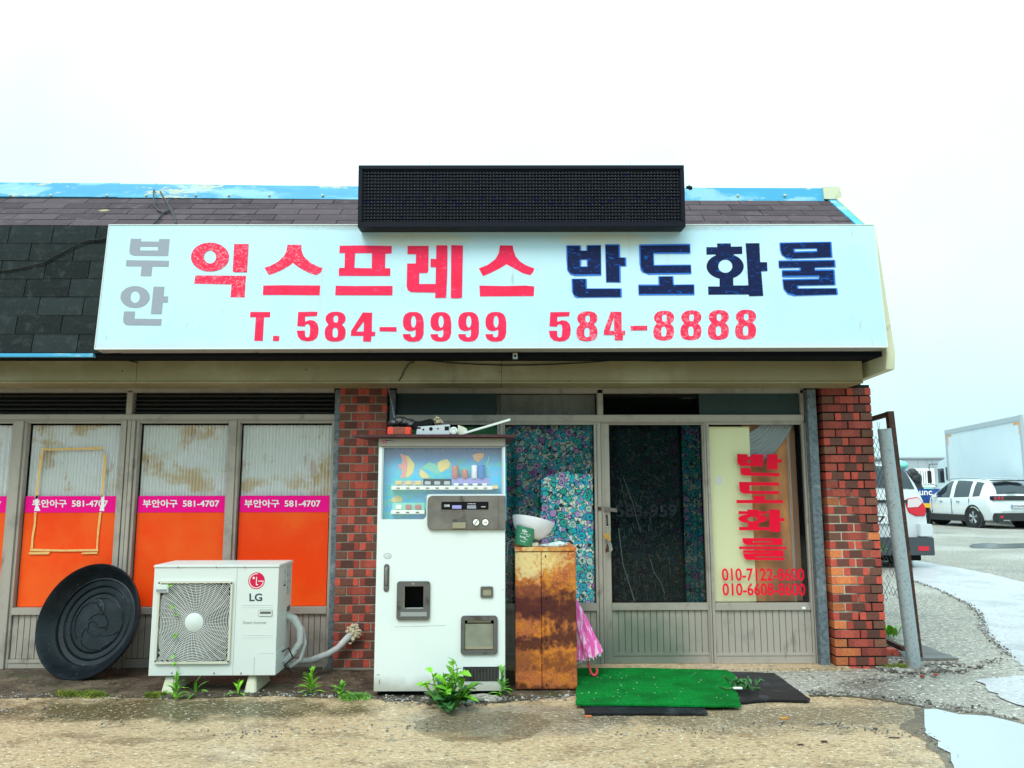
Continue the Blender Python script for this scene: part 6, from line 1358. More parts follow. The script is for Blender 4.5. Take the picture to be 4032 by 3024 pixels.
# large sow thistle in front of the vending machine
c = PZ((1765, 2790), .005); BW = root('large_weed', c, 'large leafy green weed growing in front of the vending machine', 'plant'); rnd = random.Random(21)
for k in range(30):
    az = rnd.uniform(0, 6.28); add_leaf(BW, 'lobed', 'leaf2' if rnd.random() < .75 else 'leaf', c+Vector((rnd.uniform(-.03, .03), rnd.uniform(-.02, .03), .01)), az, rad(rnd.uniform(12, 55)), rnd.uniform(.13, .22), rnd.uniform(.8, 1.1), rnd.uniform(-.3, .3))
st = MB()
for k, (dx_, h, top) in enumerate(((-.15, .15, 0), (-.10, .215, 1), (-.035, .20, 0), (.03, .25, 1), (.055, .235, 1), (.10, .18, 0), (-.01, .16, 0), (.14, .13, 0))):
    b = c+Vector((dx_*.25, rnd.uniform(-.01, .03), 0)); t_ = c+Vector((dx_, rnd.uniform(-.04, .03), h)); st.tube([b, (b+t_)/2+Vector((dx_*.15, 0, .01)), t_], [.007, .006, .004], 6)
    for j in range(6 if top else 5):
        q = b.lerp(t_, .35+.65*j/5); add_leaf(BW, 'lobed', 'leaf3' if j > 2 else 'leaf', q, rnd.uniform(0, 6.28), rad(rnd.uniform(0, 55)), rnd.uniform(.07, .12), rnd.uniform(.8, 1.2), rnd.uniform(-.5, .5))
mk('stem', st, M['leaf3'], BW, smooth=60)
weed((1975, 2745), 'small narrow leaved weed at the right foot of the vending machine', .17, 26, 3, m='leaf', ll=.085, ws=1.1)
weed((1225, 2735), 'star shaped weed below the white wrapped pipes', .13, 30, 4, m='leaf3', ll=.10)
weed((690, 2758), 'bushy weed by the left foot of the air conditioner', .15, 30, 5, m='leaf3', ll=.09)
weed((768, 2742), 'sparse seedling with arching leaves right of the left cream foot', .05, 7, 6, m='leaf', ll=.13, ws=.9)
weed((938, 2735), 'small weed left of the right cream foot of the air conditioner', .06, 10, 7, m='leaf3', ll=.09, ws=1.1)
weed((1345, 2740), 'low jagged weed left of the vending machine base', .05, 12, 8, kind='lobed', m='leaf', ll=.09)
for i in range(2): pass
gx = PZ(ZN(215, 320), .005); R_ = root('weed', gx, 'bright green weed behind the galvanised post', 'plant'); rnd = random.Random(9)
for k in range(16): add_leaf(R_, 'lance', 'leaf3', gx+Vector((rnd.uniform(-.06, .06), rnd.uniform(-.04, .04), .01)), rnd.uniform(0, 6.28), rad(rnd.uniform(15, 70)), rnd.uniform(.12, .22), 1.3)
gx = PY(ZF(190, 885), 1.0); R_ = root('twig_plant', gx, 'pale leafed twig caught in the wire mesh', 'plant')
for k in range(9): add_leaf(R_, 'lance', 'leaf', gx+Vector((rnd.uniform(-.05, .05), 0, rnd.uniform(-.04, .04))), rnd.uniform(0, 6.28), rad(rnd.uniform(-20, 60)), .07, 1.3)
# vine leaves on the grille
vr = root('grille_vine', PY(ZE(360, 900), AYF-.02), 'few tiny green vine leaves poking through the fan grille', 'plant'); rnd = random.Random(10)
for x, y in ((342, 590), (382, 690), (372, 905), (357, 1148), (358, 1232), (318, 350)):
    for k in range(3): add_leaf(vr, 'lobed', 'leaf3', PY(ZE(x+rnd.uniform(-6, 6), y+rnd.uniform(-6, 6)), AYF-.022), rnd.uniform(-1, 1)+math.pi, rad(rnd.uniform(-50, 60)), .028, 1.6)
# moss patches and pebbles
def scatter_leaf_mat(name, cpx, rx, ry, n, seed, m, lab, cat='moss', h=.034):
    rnd = random.Random(seed); c = PZ(cpx, .008); mb = MB()
    cs = [(rnd.uniform(-.8, .8)*rx, rnd.uniform(-.7, .7)*ry, rnd.uniform(.12, .38)) for _ in range(11)]
    for k in range(n):
        q = cs[rnd.randrange(11)]; p = c+Vector((q[0]+rnd.gauss(0, rx*q[2]*.6), q[1]+rnd.gauss(0, ry*q[2]*1.3), 0)); w = rnd.uniform(.002, .005); hh = rnd.uniform(.3, 1)*h; d = Vector((rnd.uniform(-1, 1)*hh, rnd.uniform(-1, 1)*hh, hh))
        mb.add([p-Vector((w, 0, 0)), p+Vector((w, 0, 0)), p+d], [(0, 1, 2)])
    o = stuff(mk(name, mb, M[m])); return tag(o, lab, cat)
scatter_leaf_mat('moss_patch', (330, 2738), .20, .05, 1500, 1, 'moss', 'patch of yellow green moss on the ground before the black tub lid')
scatter_leaf_mat('moss_patch', (610, 2742), .06, .03, 500, 2, 'moss', 'small yellowish moss tuft left of the air conditioner foot')
scatter_leaf_mat('moss_patch', (1400, 2750), .11, .04, 1000, 3, 'leaf', 'ground hugging green growth between the pillar and the vending machine')
scatter_leaf_mat('moss_patch', ZN(230, 555), .12, .05, 300, 4, 'moss', 'thin moss at the foot of the right brick pillar')
def pebbles(name, spots, seed, lab):
    rnd = random.Random(seed); mb = MB()
    for (pts, n, r0, r1) in spots:
        for k in range(n):
            i = rnd.randrange(len(pts)-1); a, b = PZ(pts[i], 0), PZ(pts[i+1], 0); p = a.lerp(b, rnd.random()); r = rnd.uniform(r0, r1)
            mb.ball(p+Vector((rnd.gauss(0, .02), rnd.gauss(0, .035), .008+r*.25)), r, 6, (1, rnd.uniform(.6, 1), rnd.uniform(.5, .8)))
    o = stuff(mk(name, mb, M['pebble'])); return tag(o, lab, 'stones')
pebbles('rubble', [([ZN(130, 580), ZN(330, 600), ZN(480, 590), ZN(640, 580), ZN(800, 590)], 260, .008, .02), ([ZN(190, 540), ZN(300, 510), ZN(420, 560), ZN(600, 560)], 170, .010, .026), ([ZN(430, 560), ZN(700, 545), ZN(900, 560)], 130, .006, .016)], 1, 'strip of broken stones at the foot of the galvanised post')
pebbles('edge_pebbles', [([(900, 2735), (1200, 2740), (1500, 2752), (1800, 2760), (2000, 2752)], 320, .004, .011), ([(1490, 2762), (1800, 2775), (1960, 2762), (2270, 2745)], 260, .004, .012), ([(0, 2745), (300, 2750), (900, 2745)], 160, .003, .008)], 2, 'loose grit along the front edge of the damp soil strip')
pebbles('scattered_grit', [([(0, 2800), (900, 2900), (2000, 2850)], 160, .003, .007), ([(2400, 2900), (3200, 2850), (3600, 2900)], 200, .003, .007), ([(3300, 2700), (3700, 2650), (3950, 2600)], 220, .004, .010)], 3, 'loose grit scattered over the open ground')
a = PZ(ZP(960, 770), .0); cs_ = MB(); pts = [PZ(ZP(x, y), .008) for x, y in ((840, 735), (960, 722), (1080, 745), (1118, 760), (1080, 778), (940, 770), (850, 752))]; cs_.slab([(p.x, p.y, .008) for p in pts], (0, 0, .02)); tag(mk('flat_stone', cs_, M['gravel'], bevel=.006), 'flat pale stone slab under the big leafy weed', 'stone')
rbk = brick_mat('rubble_brick', (.40,.06,.04), (.35,.05,.03)); a = PZ(ZN(205, 480), .0)
rb = MB().box(a.x-.06, a.x+.08, a.y-.0, a.y+.11, .004, .062).box(a.x+.02, a.x+.09, a.y-.02, a.y+.0, .004, .045).box(a.x-.05, a.x+.0, a.y+.02, a.y+.08, .062, .085)
tag(mk('red_block', rb, M['brick_b'], bevel=.006), 'broken red clay block beside the foot of the right pillar', 'brick')
rnd = random.Random(3)
for i, (x, y) in enumerate(((465, 635), (570, 622), (355, 545))):
    a = PZ(ZN(x, y), .01); tag(mk('brick_chip', MB().box(a.x-.014, a.x+.014, a.y-.01, a.y+.01, .006, .024), M['brick_loose'] if 'brick_loose' in M else M['brick_b'], bevel=.004), ('red brick chip left in the rubble below the post', 'red brick chip right of the post foot, alone on the gravel side', 'red brick chip pressed against the galvanised post foot')[i], 'stone')
pebbles('asphalt_edge_grit', [([ZR(590, 1045), ZR(750, 1105), ZR(870, 1165), ZR(945, 1225), ZR(950, 1295), ZR(1000, 1355), ZR(1100, 1445)], 420, .004, .012), ([(3185, 2728), (3442, 2740), (3608, 2766), (3881, 2800)], 260, .004, .011), ([ZT(1745, 350), ZT(1900, 372), ZT(2050, 382), ZT(2212, 420)], 120, .003, .008), ([ZT(1740, 470), ZT(1800, 520), ZT(1870, 590)], 70, .003, .007)], 4, 'fine grit along the asphalt edge, the crack and the puddle rim')
# crumbs on the turf mat
tb2 = MB(); rnd = random.Random(14)
for k in range(48):
    p = PZ(ZT(rnd.uniform(95, 845), rnd.uniform(165, 325)), .037); w = rnd.uniform(.001, .003); tb2.box(p.x-w, p.x+w*rnd.uniform(1, 3), p.y-w, p.y+w, .0366, .0366+w)
tag(stuff(mk('mat_crumbs', tb2, M['pebble_light'])), 'pale crumbs and dirt trodden into the green turf mat', 'crumbs')
# drain grate
gpts = [PZ(ZN(x, y), .006) for x, y in ((240, 350), (450, 415), (545, 455), (300, 470), (190, 420))]
gt_ = MB(); a, b, c, d = PZ(ZN(230, 340), .0), PZ(ZN(560, 455), .0), PZ(ZN(250, 480), .0), PZ(ZN(180, 380), .0)
for k in range(12):
    y = 0.25+.045*k; gt_.box(2.98, 3.62, y, y+.02, .005, .022)
tag(mk('drain_grate', gt_, M['steel']), 'steel drain grate bars behind the rusty gate post', 'grate')

# ================================================================== POST, GATE, MESH
pb_, pt_ = PZ(ZR(598, 1500), .0), PY(ZR(440, 250), -.02)
tag(mk('galvanised_post', MB().tube([pb_, pt_], .050, 20), M['galv_light'], smooth=40), 'leaning galvanised steel pipe post right of the brick pillar', 'post')
GY0, GY1 = .35, .95
g_rt, g_rb = PY(ZR(468, 172), GY0), PY(ZR(618, 1452), GY0-.05); g_rb.z = max(g_rb.z, .012)
g_lt = PY(ZR(330, 212), GY1); g_lb = PY(ZR(400, 1335), GY1-.1)
g_lb = Vector((g_lt.x, g_lb.y, .10))
GT = root('rusty_gate', g_rb, 'rusty angle iron gate frame with torn chain link mesh behind the galvanised post', 'gate')
def bar(a, b, w): return MB().tube([a, b], w, 4)
mk('gate_post', bar(g_rt+Vector((0,0,.02)), g_rb, .036), M['rust'], GT); mk('gate_rail', bar(g_rt, g_lt, .026), M['rust'], GT); 
mk('gate_rail', bar(PY(ZR(540, 1400), GY0), PY(ZR(430, 1348), .9), .026), M['rust'], GT); mk('gate_post', bar(g_lt, g_lb, .022), M['rust'], GT)
# chain link between gate posts
O_ = g_lt; U_ = (g_rt-g_lt); Vv = (g_lb-g_lt); Lu, Lv = 1.0, 1.0; cl_ = MB(); W_, H_w = U_.length, Vv.length; st_ = .080
def gpt(u, v):   # metres along / down
    s, t = u/W_, v/H_w; base = g_lt.lerp(g_rt, s); low = g_lb.lerp(g_rb, s); p = base.lerp(low, t); p.y += .02*math.sin(u*5+v*3); return p
sv_ = .078; nu, nv = int(W_/st_), int(H_w/sv_)
rnd = random.Random(44)
for i in range(nu):
    for j in range(2, nv-3):
        if rnd.random() < .03 or (j > nv-7 and rnd.random() < .25): continue
        u, v = i*st_, j*sv_; d = st_/2; e = sv_/2
        for (p, q) in (((u, v+e), (u+d, v)), ((u+d, v), (u+2*d, v+e)), ((u, v+e), (u+d, v+2*e)), ((u+d, v+2*e), (u+2*d, v+e))):
            a, b = gpt(*p), gpt(*q); 
            if (j+i) % 1 == 0: cl_.tube([a, b], .0020, 3, cap=False)
mk('chain_link_mesh', cl_, M['cable'], GT)
# second mesh curtain hanging free beside the pillar (lower, looser)
wt = MB().tube([PY(ZR(412, 262), .3), PY(ZR(405, 225), .3), PY(ZR(402, 212), .3)], .002, 4).tube([PY(ZR(412, 262), .3), PY(ZR(418, 215), .3)], .002, 4); mk('loose_wire', wt, M['galv'], GT)

# ================================================================== VEHICLES
def loft(st, a, b, side=None, off=0.0):
    """surface strips between ring rows a..b over stations (both sides unless side given)"""
    mb = MB()
    for sgn in ((1, -1) if side is None else (side,)):
        base = len(mb.v); n = b-a+1
        for s in st:
            y, ring = s
            for k in range(a, b+1):
                x, z = ring[k]; mb.v.append(Vector((sgn*(x+off*(1 if x > .02 else 0)), y, z+(off if k >= 4 else 0))))
        for i in range(len(st)-1):
            for k in range(n-1): mb.f.append((base+i*n+k, base+i*n+k+1, base+(i+1)*n+k+1, base+(i+1)*n+k))
    return mb
def stations(raw, n=4):
    # raw: (y, wl, zb, wm, zm, wb, zbelt, wr, zr); Catmull-Rom in between
    out_ = []
    for i in range(len(raw)-1):
        p0, p1, p2, p3 = raw[max(i-1, 0)], raw[i], raw[i+1], raw[min(i+2, len(raw)-1)]
        for k in range(n):
            t = k/n; out_.append([.5*((2*b)+(-a+c)*t+(2*a-5*b+4*c-d)*t*t+(-a+3*b-3*c+d)*t**3) for a, b, c, d in zip(p0, p1, p2, p3)])
    out_.append(list(raw[-1])); res = []
    for y, wl, zb, wm, zm, wb, zt, wr, zr in out_:
        res.append((y, [(wl*.9, zb), (wl, zb+.03), (wm, zm), (wm-.005, (zm+zt)/2), (wb, zt), ((wb*.45+wr*.55), zt+(zr-zt)*.62), (wr, zr-.035), (wr*.75, zr-.005), (0, zr+.012)]))
    return res
def place(parts_root, mb, T): mb.v = [T @ v for v in mb.v]; return mb
def wheel(R0, T, x, y, r, sgn, out_x):
    Wp = MB().lathe([(r*.62, .0), (r*.66, .03), (r*.93, .035), (r, .0), (r, -.18), (r*.6, -.2)], (0, 0, 0), (1, 0, 0), 28)
    X = T @ Matrix.Translation((out_x*sgn, y, r)) @ (Matrix.Rotation(math.pi, 4, 'Z') if sgn < 0 else Matrix.Identity(4))
    w = mk('wheel', place(R0, Wp, X), M['tyre'], R0, smooth=40)
    rm = MB().lathe([(r*.62, .005), (r*.60, .012), (r*.55, -.02), (r*.52, -.06)], (0, 0, 0), (1, 0, 0), 28).lathe([(0, .018), (r*.13, .015), (r*.15, 0)], (0, 0, 0), (1, 0, 0), 12)
    for k in range(5):
        for d in (-.11, .11):
            a = 2*math.pi*k/5+.3; p = Vector((.012, math.cos(a)*r*.1, math.sin(a)*r*.1)); q = Vector((.006, math.cos(a+d*1.6)*r*.58, math.sin(a+d*1.6)*r*.58)); rm.tube([p, q], [r*.05, r*.06], 5)
    mk('rim', place(R0, rm, X), M['alloy'], w, smooth=40)
    mk('brake_disc', place(R0, MB().lathe([(r*.52, -.06), (0, -.07)], (0, 0, 0), (1, 0, 0), 20), X), M['black'], w)

def suv(name, T, raw, paint, label, wheels, glass_rows, rear, opts):
    loc = T @ Vector((0, 2.2, 0)); R0 = root(name, loc, label, 'car'); S = stations(raw)
    body = loft(S, 0, 8)
    # close rear and front
    for s in (S[0], S[-1]):
        y, ring = s; base = len(body.v)
        for sg in (1, -1):
            for x, z in ring: body.v.append(Vector((sg*x, y, z)))
        n = len(ring)
        for k in range(n-1): body.f.append((base+k, base+k+1, base+n+k+1, base+n+k))
    mk('body', place(R0, body, T), M[paint], R0, smooth=38)
    def sub(y0, y1): return [s for s in S if y0 <= s[0] <= y1]
    for (y0, y1) in glass_rows:
        for sg in (-1, 1):
            ss = sub(y0, y1)
            ss = [(y, [ring[4], (ring[5][0], ring[5][1]), (ring[6][0]+.0, ring[6][1]-.01)]) for y, ring in ss]
            g = MB(); n = 3
            for y, ring in ss:
                for x, z in ring: g.v.append(Vector((sg*(x+.004), y, z+.002)))
            for i in range(len(ss)-1):
                for k in range(n-1): g.f.append((i*n+k, i*n+k+1, (i+1)*n+k+1, (i+1)*n+k))
            mk('side_window', place(R0, g, T), M['car_glass'], R0, smooth=40)
    # rear window follows the tailgate slope
    y0, y1 = opts['rw']; ss = sub(y0, y1); g = MB()
    for y, ring in ss: x = ring[6][0]*opts.get('rf', .92); g.v += [Vector((-x, y-.012, ring[6][1]+.012)), Vector((0, y-.03, ring[8][1]+.005)), Vector((x, y-.012, ring[6][1]+.012))]
    for i in range(len(ss)-1): g.f += [(i*3, i*3+1, i*3+4, i*3+3), (i*3+1, i*3+2, i*3+5, i*3+4)]
    mk('rear_window', place(R0, g, T), M['car_glass'], R0, smooth=40)
    for (x, y, r, ox) in wheels:
        for sg in (-1, 1):
            ar = MB().lathe([(r+.015, .02), (r+.075, .025), (r+.08, .0), (r+.08, -.1)], (0, 0, 0), (1, 0, 0), 32); X = T @ Matrix.Translation((sg*(ox-.0), y, r)) @ (Matrix.Rotation(math.pi, 4, 'Z') if sg < 0 else Matrix.Identity(4))
            ar.lathe([(r+.05, .012), (0, .008)], (0, 0, 0), (1, 0, 0), 24)
            mk('wheel_arch', place(R0, ar, X), M['car_black'], R0, smooth=40); wheel(R0, T, x, y, r, sg, ox)
    for (nm, m, x0, x1, ya, yb, za, zb) in rear:
        mk(nm, place(R0, MB().box(x0, x1, ya, yb, za, zb), T), M[m], R0, bevel=.012 if min(abs(x1-x0), abs(zb-za)) > .06 else 0)
    return R0, S
# white crossover: its own frame, tail towards us
tail = PY((3898, 2040), 17.6)
psx = PZ((3840, 2078), 0)       # rear left wheel foot
T1 = Matrix.Translation((psx.x+.93, psx.y-.86, 0)) @ Matrix.Rotation(rad(5.5), 4, 'Z')
raw1 = [(0.0, .74, .33, .84, .55, .80, .93, .70, .98), (.07, .80, .30, .90, .58, .84, 1.03, .70, 1.10), (.22, .82, .26, .92, .60, .86, 1.08, .62, 1.34), (.45, .84, .24, .92, .60, .86, 1.08, .58, 1.55), (.8, .85, .22, .92, .60, .86, 1.05, .60, 1.61), (1.5, .85, .22, .90, .60, .85, 1.02, .62, 1.64), (2.3, .85, .22, .90, .60, .85, 1.00, .61, 1.62), (2.8, .85, .22, .90, .60, .85, 1.00, .60, 1.42), (3.3, .85, .22, .91, .60, .86, .99, .66, 1.08), (3.8, .84, .24, .91, .58, .85, .93, .68, .99), (4.25, .80, .26, .86, .55, .80, .82, .65, .87), (4.42, .70, .30, .76, .50, .70, .68, .55, .71)]
R1, S1 = suv('white_crossover_car', T1, raw1, 'white_paint', 'white crossover car with red claw tail lamps parked before the box truck', [(.8, .90, .35, .90), (.8, 3.55, .35, .90)],
    [(.55, 1.05), (1.1, 1.95), (2.02, 3.0)], [
    ('rear_bumper', 'car_black', -.84, .84, -.10, .10, .26, .52), ('bumper_trim', 'chrome', -.60, .60, -.115, -.06, .545, .575), ('tail_strip', 'car_black', -.84, .84, -.035, .06, .93, 1.08),
    ('tail_lamp', 'car_glass', -.875, -.42, -.045, .12, .935, 1.075), ('tail_lamp', 'car_glass', .42, .875, -.045, .12, .935, 1.075),
    ('fog_reflector', 'tail_red', -.72, -.60, -.108, -.09, .36, .44), ('number_plate', 'plate', -.26, .26, -.065, -.04, .68, .80), ('spoiler', 'car_black', -.56, .56, .25, .45, 1.565, 1.60), ('exhaust_trim', 'chrome', -.62, -.38, -.106, -.09, .275, .30), ('side_sill', 'car_black', -.918, -.86, 1.25, 3.2, .20, .42), ('side_trim', 'chrome', -.922, -.91, 1.3, 3.1, .43, .45), ('wiper', 'car_black', -.30, .02, .0, .04, 1.17, 1.19)], {'rw': (.1, .44)})
for k in range(3):
    for sg in (-1, 1): x = sg*(.80-.12*k); mk('lamp_claw', MB().hexa([T1 @ Vector((x-.03, -.052, .955)), T1 @ Vector((x+.02, -.052, .955)), T1 @ Vector((x+.02, -.044, .955)), T1 @ Vector((x-.03, -.044, .955))], [T1 @ Vector((x-.0, -.052, 1.055)), T1 @ Vector((x+.05, -.052, 1.055)), T1 @ Vector((x+.05, -.044, 1.055)), T1 @ Vector((x-.0, -.044, 1.055))]), M['tail_red'], R1)
def car_text(R0, T, body, x0, x1, z0, z1, y, m='ink', nm='plate_lettering', bold=.03):
    vs, fs = text2d(body, bold); mk(nm, MB().add([T @ Vector((x0+(x1-x0)*x, y, z0+(z1-z0)*z)) for x, z in vs], fs), M[m], R0)
car_text(R1, T1, '375누90', -.20, .20, .70, .78, -.067); mk('plate_band', place(R1, MB().box(-.258, -.215, -.0665, -.064, .685, .795), T1), M['plate_blue'], R1)
for sg in (-1, 1): mk('roof_rail', place(R1, MB().tube([(sg*.60, .6, 1.61), (sg*.61, .8, 1.66), (sg*.62, 1.6, 1.69), (sg*.61, 2.3, 1.66), (sg*.60, 2.45, 1.61)], .02, 6), T1), M['alloy'], R1, smooth=50)
for y in (1.55, 2.45): mk('door_handle', place(R1, MB().box(-.925, -.895, y, y+.16, .86, .885), T1), M['alloy'], R1, bevel=.005)
for y in (1.08, 1.98, 3.05): mk('door_gap', place(R1, MB().box(-.912, -.89, y, y+.008, .36, .98), T1), M['car_black'], R1)
mk('wing_mirror', place(R1, MB().box(-1.04, -.88, 2.75, 2.87, .98, 1.10), T1), M['white_paint'], R1, bevel=.03)
# silver SUV behind the mesh
sfoot = PZ((3640, 2235), 0); rx = PY((3655, 2120), 7.3)
T2 = Matrix.Translation((rx.x-.93, 7.3, 0))
raw2 = [(0.0, .80, .30, .93, .58, .90, 1.00, .86, 1.14), (.05, .84, .28, .95, .60, .915, 1.12, .80, 1.36), (.14, .86, .28, .95, .60, .92, 1.18, .70, 1.66), (.30, .86, .28, .95, .60, .92, 1.18, .64, 1.76), (.8, .87, .28, .95, .62, .91, 1.16, .63, 1.80), (1.7, .87, .28, .94, .62, .90, 1.12, .64, 1.82), (2.7, .87, .28, .94, .62, .90, 1.10, .62, 1.76), (3.4, .87, .28, .94, .62, .90, 1.06, .66, 1.16), (4.3, .80, .30, .88, .58, .84, .92, .68, .96), (4.5, .7, .33, .78, .53, .74, .8, .6, .84)]
R2, S2 = suv('silver_suv', T2, raw2, 'silver_paint', 'silver SUV seen from behind through the torn chain link mesh', [(.8, .95, .37, .92), (.8, 3.7, .37, .92)], [(.45, 1.2), (1.3, 2.9)], [
    ('rear_bumper', 'car_grey', -.955, .955, -.14, .14, .22, .52), 
    ('bumper_corner', 'silver_paint', .74, .962, -.12, .16, .53, .74), ('fog_reflector', 'tail_red', .66, .86, -.147, -.13, .29, .38), ('number_plate', 'plate', -.26, .30, -.05, -.02, .74, .90), ('underside', 'black', -.8, .8, .02, 3.0, .12, .225), ('tail_strip', 'car_black', -.60, .60, -.03, .04, 1.10, 1.15)], {'rw': (.04, .29), 'rf': .97})
for sg in (-1, 1):
    L2 = mk('tail_lamp', place(R2, MB().slab([(sg*x, -.02, z) for x, z in ((.62, .93), (.74, .87), (.90, .875), (.925, 1.0), (.88, 1.10), (.80, 1.20), (.60, 1.17), (.58, 1.05))], (0, .12, 0)), T2), M['tail_red'], R2, bevel=.012)
    mk('reverse_lamp', place(R2, MB().slab([(sg*x, -.026, z) for x, z in ((.60, 1.02), (.78, 1.03), (.86, 1.10), (.79, 1.185), (.61, 1.155))], (0, .01, 0)), T2), M['tail_clear'], L2)
car_text(R2, T2, '5571', -.22, .27, .765, .875, -.053, bold=.02)
for sg in (-1, 1): mk('roof_rail', place(R2, MB().tube([(sg*.62, .5, 1.78), (sg*.63, .8, 1.86), (sg*.64, 2.0, 1.88), (sg*.62, 2.7, 1.80)], .022, 6), T2), M['car_grey'], R2, smooth=50)

# box truck
def PXY(px, y): return PY(px, y)
K0, K1 = PY((3722, 1690), 27.0), PY((4020, 1645), 19.95)   # top edge near/far of the cargo side (far = cab end)
dirv = Vector((K0.x-K1.x, K0.y-K1.y, 0)); Lb = dirv.length; dirv.normalize(); nrm_ = Vector((dirv.y, -dirv.x, 0))   # nrm_: to the right of travel (away from us)
TR = root('white_box_truck', (K1+Vector((0, 0, -K1.z))+dirv*4), 'white box truck with orange corner marks parked beyond the white crossover', 'truck')
ztop = (K0.z+K1.z)/2
TT = Matrix(((nrm_.x, dirv.x, 0, K1.x), (nrm_.y, dirv.y, 0, K1.y), (0, 0, 1, 0), (0, 0, 0, 1)))   # local x = away, y = forward
def tb_(nm, m, x0, x1, y0, y1, z0, z1, bev=0): return mk(nm, place(TR, MB().box(x0, x1, y0, y1, z0, z1), TT), M[m], TR, bevel=bev)
K0z, K1z = PY((3722, 1700), K0.y).z, PY((4020, 1650), K1.y).z
tb_('cargo_box', 'truck_white', .0, 2.3, 0, Lb, .95, ztop-.05)
tb_('top_rail', 'truck_rail', -.03, .06, 0, Lb, ztop-.16, ztop+.02); tb_('bottom_rail', 'truck_rail', -.03, .04, 0, Lb, .93, 1.06); tb_('corner_post', 'truck_rail', -.035, .06, -.04, .12, .95, ztop+.03); tb_('corner_post', 'truck_rail', -.035, .06, Lb-.10, Lb+.02, .95, ztop+.02)
for y in (0.16, Lb-.18):
    d = 1 if y < 1 else -1
    tb_('corner_mark', 'orange_tape', -.012, -.002, min(y, y+d*.07), max(y, y+d*.07), ztop-.62, ztop-.2); tb_('corner_mark', 'orange_tape', -.013, -.003, min(y, y+d*.45), max(y, y+d*.45), ztop-.27, ztop-.2)
tb_('chassis', 'car_black', .4, 1.9, -.2, Lb+1.6, .5, .9)
cy_ = Lb+.15
cab = MB().slab([(.08, cy_, .55), (.08, cy_, 2.55), (.08, cy_+.5, 2.62), (.08, cy_+1.35, 2.5), (.08, cy_+1.75, 1.55), (.08, cy_+1.82, .55)], (2.1, 0, 0)); mk('cab', place(TR, cab, TT), M['truck_white'], TR, bevel=.05)
tb_('cab_window', 'car_glass', .07, .10, cy_+.62, cy_+1.42, 1.55, 2.2, .03); tb_('cab_window', 'car_glass', .07, .10, cy_+.14, cy_+.42, 1.65, 2.25, .03); tb_('cab_stripe', 'car_grey', .068, .1, cy_+.1, cy_+1.1, 1.22, 1.32)
mk('roof_deflector', place(TR, MB().slab([(.25, cy_-.1, 2.62), (.25, cy_+.1, 3.35), (.25, cy_+1.1, 2.62)], (1.7, 0, 0)), TT), M['truck_white'], TR, bevel=.04)
tb_('mirror', 'car_black', -.28, -.12, cy_+1.62, cy_+1.72, 1.55, 2.1, .02); mk('mirror_arm', place(TR, MB().tube([(-.2, cy_+1.67, 2.1), (-.2, cy_+1.6, 2.4), (.1, cy_+1.4, 2.4)], .02, 5).tube([(-.2, cy_+1.67, 1.55), (.1, cy_+1.6, 1.4)], .015, 5), TT), M['car_black'], TR)
for y in (1.2, Lb+.9):
    X = TT @ Matrix.Translation((.22, y, .48)) @ Matrix.Rotation(math.pi, 4, 'Z'); w = mk('wheel', place(TR, MB().lathe([(.26, .0), (.30, .03), (.45, .03), (.48, 0), (.48, -.25), (.2, -.25)], (0, 0, 0), (1, 0, 0), 24), X), M['tyre'], TR, smooth=40)
# blue flatbed truck with tarp and yellow band
bt = PY((3700, 1990), 22.5)
BX0, BX1 = PY((3600, 1990), 22.5).x, PY((3712, 1990), 22.5).x
BT = root('blue_truck', ((BX0+BX1)/2, 23, 0), 'blue flatbed truck with black tarpaulin load behind the parked cars', 'truck')
bz = lambda y: PY((3640, y), 22.5).z
mk('truck_bed', MB().box(BX0-1.5, BX1+.6, 22.5, 24.4, .75, bz(1925)), M['blue_paint'], BT, bevel=.03); mk('yellow_band', MB().box(BX0-1.5, BX1+.6, 22.46, 22.5, .62, .78), M['yellow'], BT)
car_text(BT, Matrix.Identity(4), 'unc', PY((3622, 1950), 22.46).x, PY((3672, 1950), 22.46).x, bz(1950), bz(1932), 22.48, 'white_print', 'side_lettering', .02)
tp_ = MB(); rnd = random.Random(2)
for k in range(12): tp_.ball((PY((3596, 1900), 23.2).x+rnd.uniform(-.12, .12), 23.2, bz(1930)+.055*k), rnd.uniform(.18, .26), 10, (1, 1, 1.1))
mk('tarp_load', tp_, M['tarp'], BT, smooth=60)
mk('cab', MB().slab([(BX0-2.9, 22.5, .6), (BX0-2.9, 22.5, bz(1880)), (BX0-1.9, 22.5, bz(1850)), (BX0-1.55, 22.5, bz(1860)), (BX0-1.55, 22.5, .6)], (0, 1.8, 0)), M['blue_paint'], BT, bevel=.05)
mk('cab_window', MB().box(BX0-2.6, BX0-1.75, 22.47, 22.5, bz(1905), bz(1868)), M['car_glass'], BT)
for x in (BX0-2.3, BX1): mk('wheel', MB().lathe([(0, .02), (.36, .02), (.4, 0), (.4, -.2)], (x, 22.55, .4), (0, -1, 0), 20), M['tyre'], BT)
lm = MB(); a = PY(ZF(305, 368), 24.0); lm.ball(a, .28, 10, (1.2, 1, .7)); tag(mk('teal_bundle', lm, M['art_green'], smooth=60), 'teal wrapped bundle on top of the blue vehicle behind the rusty post', 'bundle')
lm = MB(); a, b = PY(ZF(290, 430), 25.0), PY(ZF(372, 390), 25.0); lm.slab([(a.x, 25, a.z), (b.x, 25, a.z), (b.x-.25, 25, b.z), (a.x+.3, 25, b.z+.05)], (0, 1.2, 0)); 
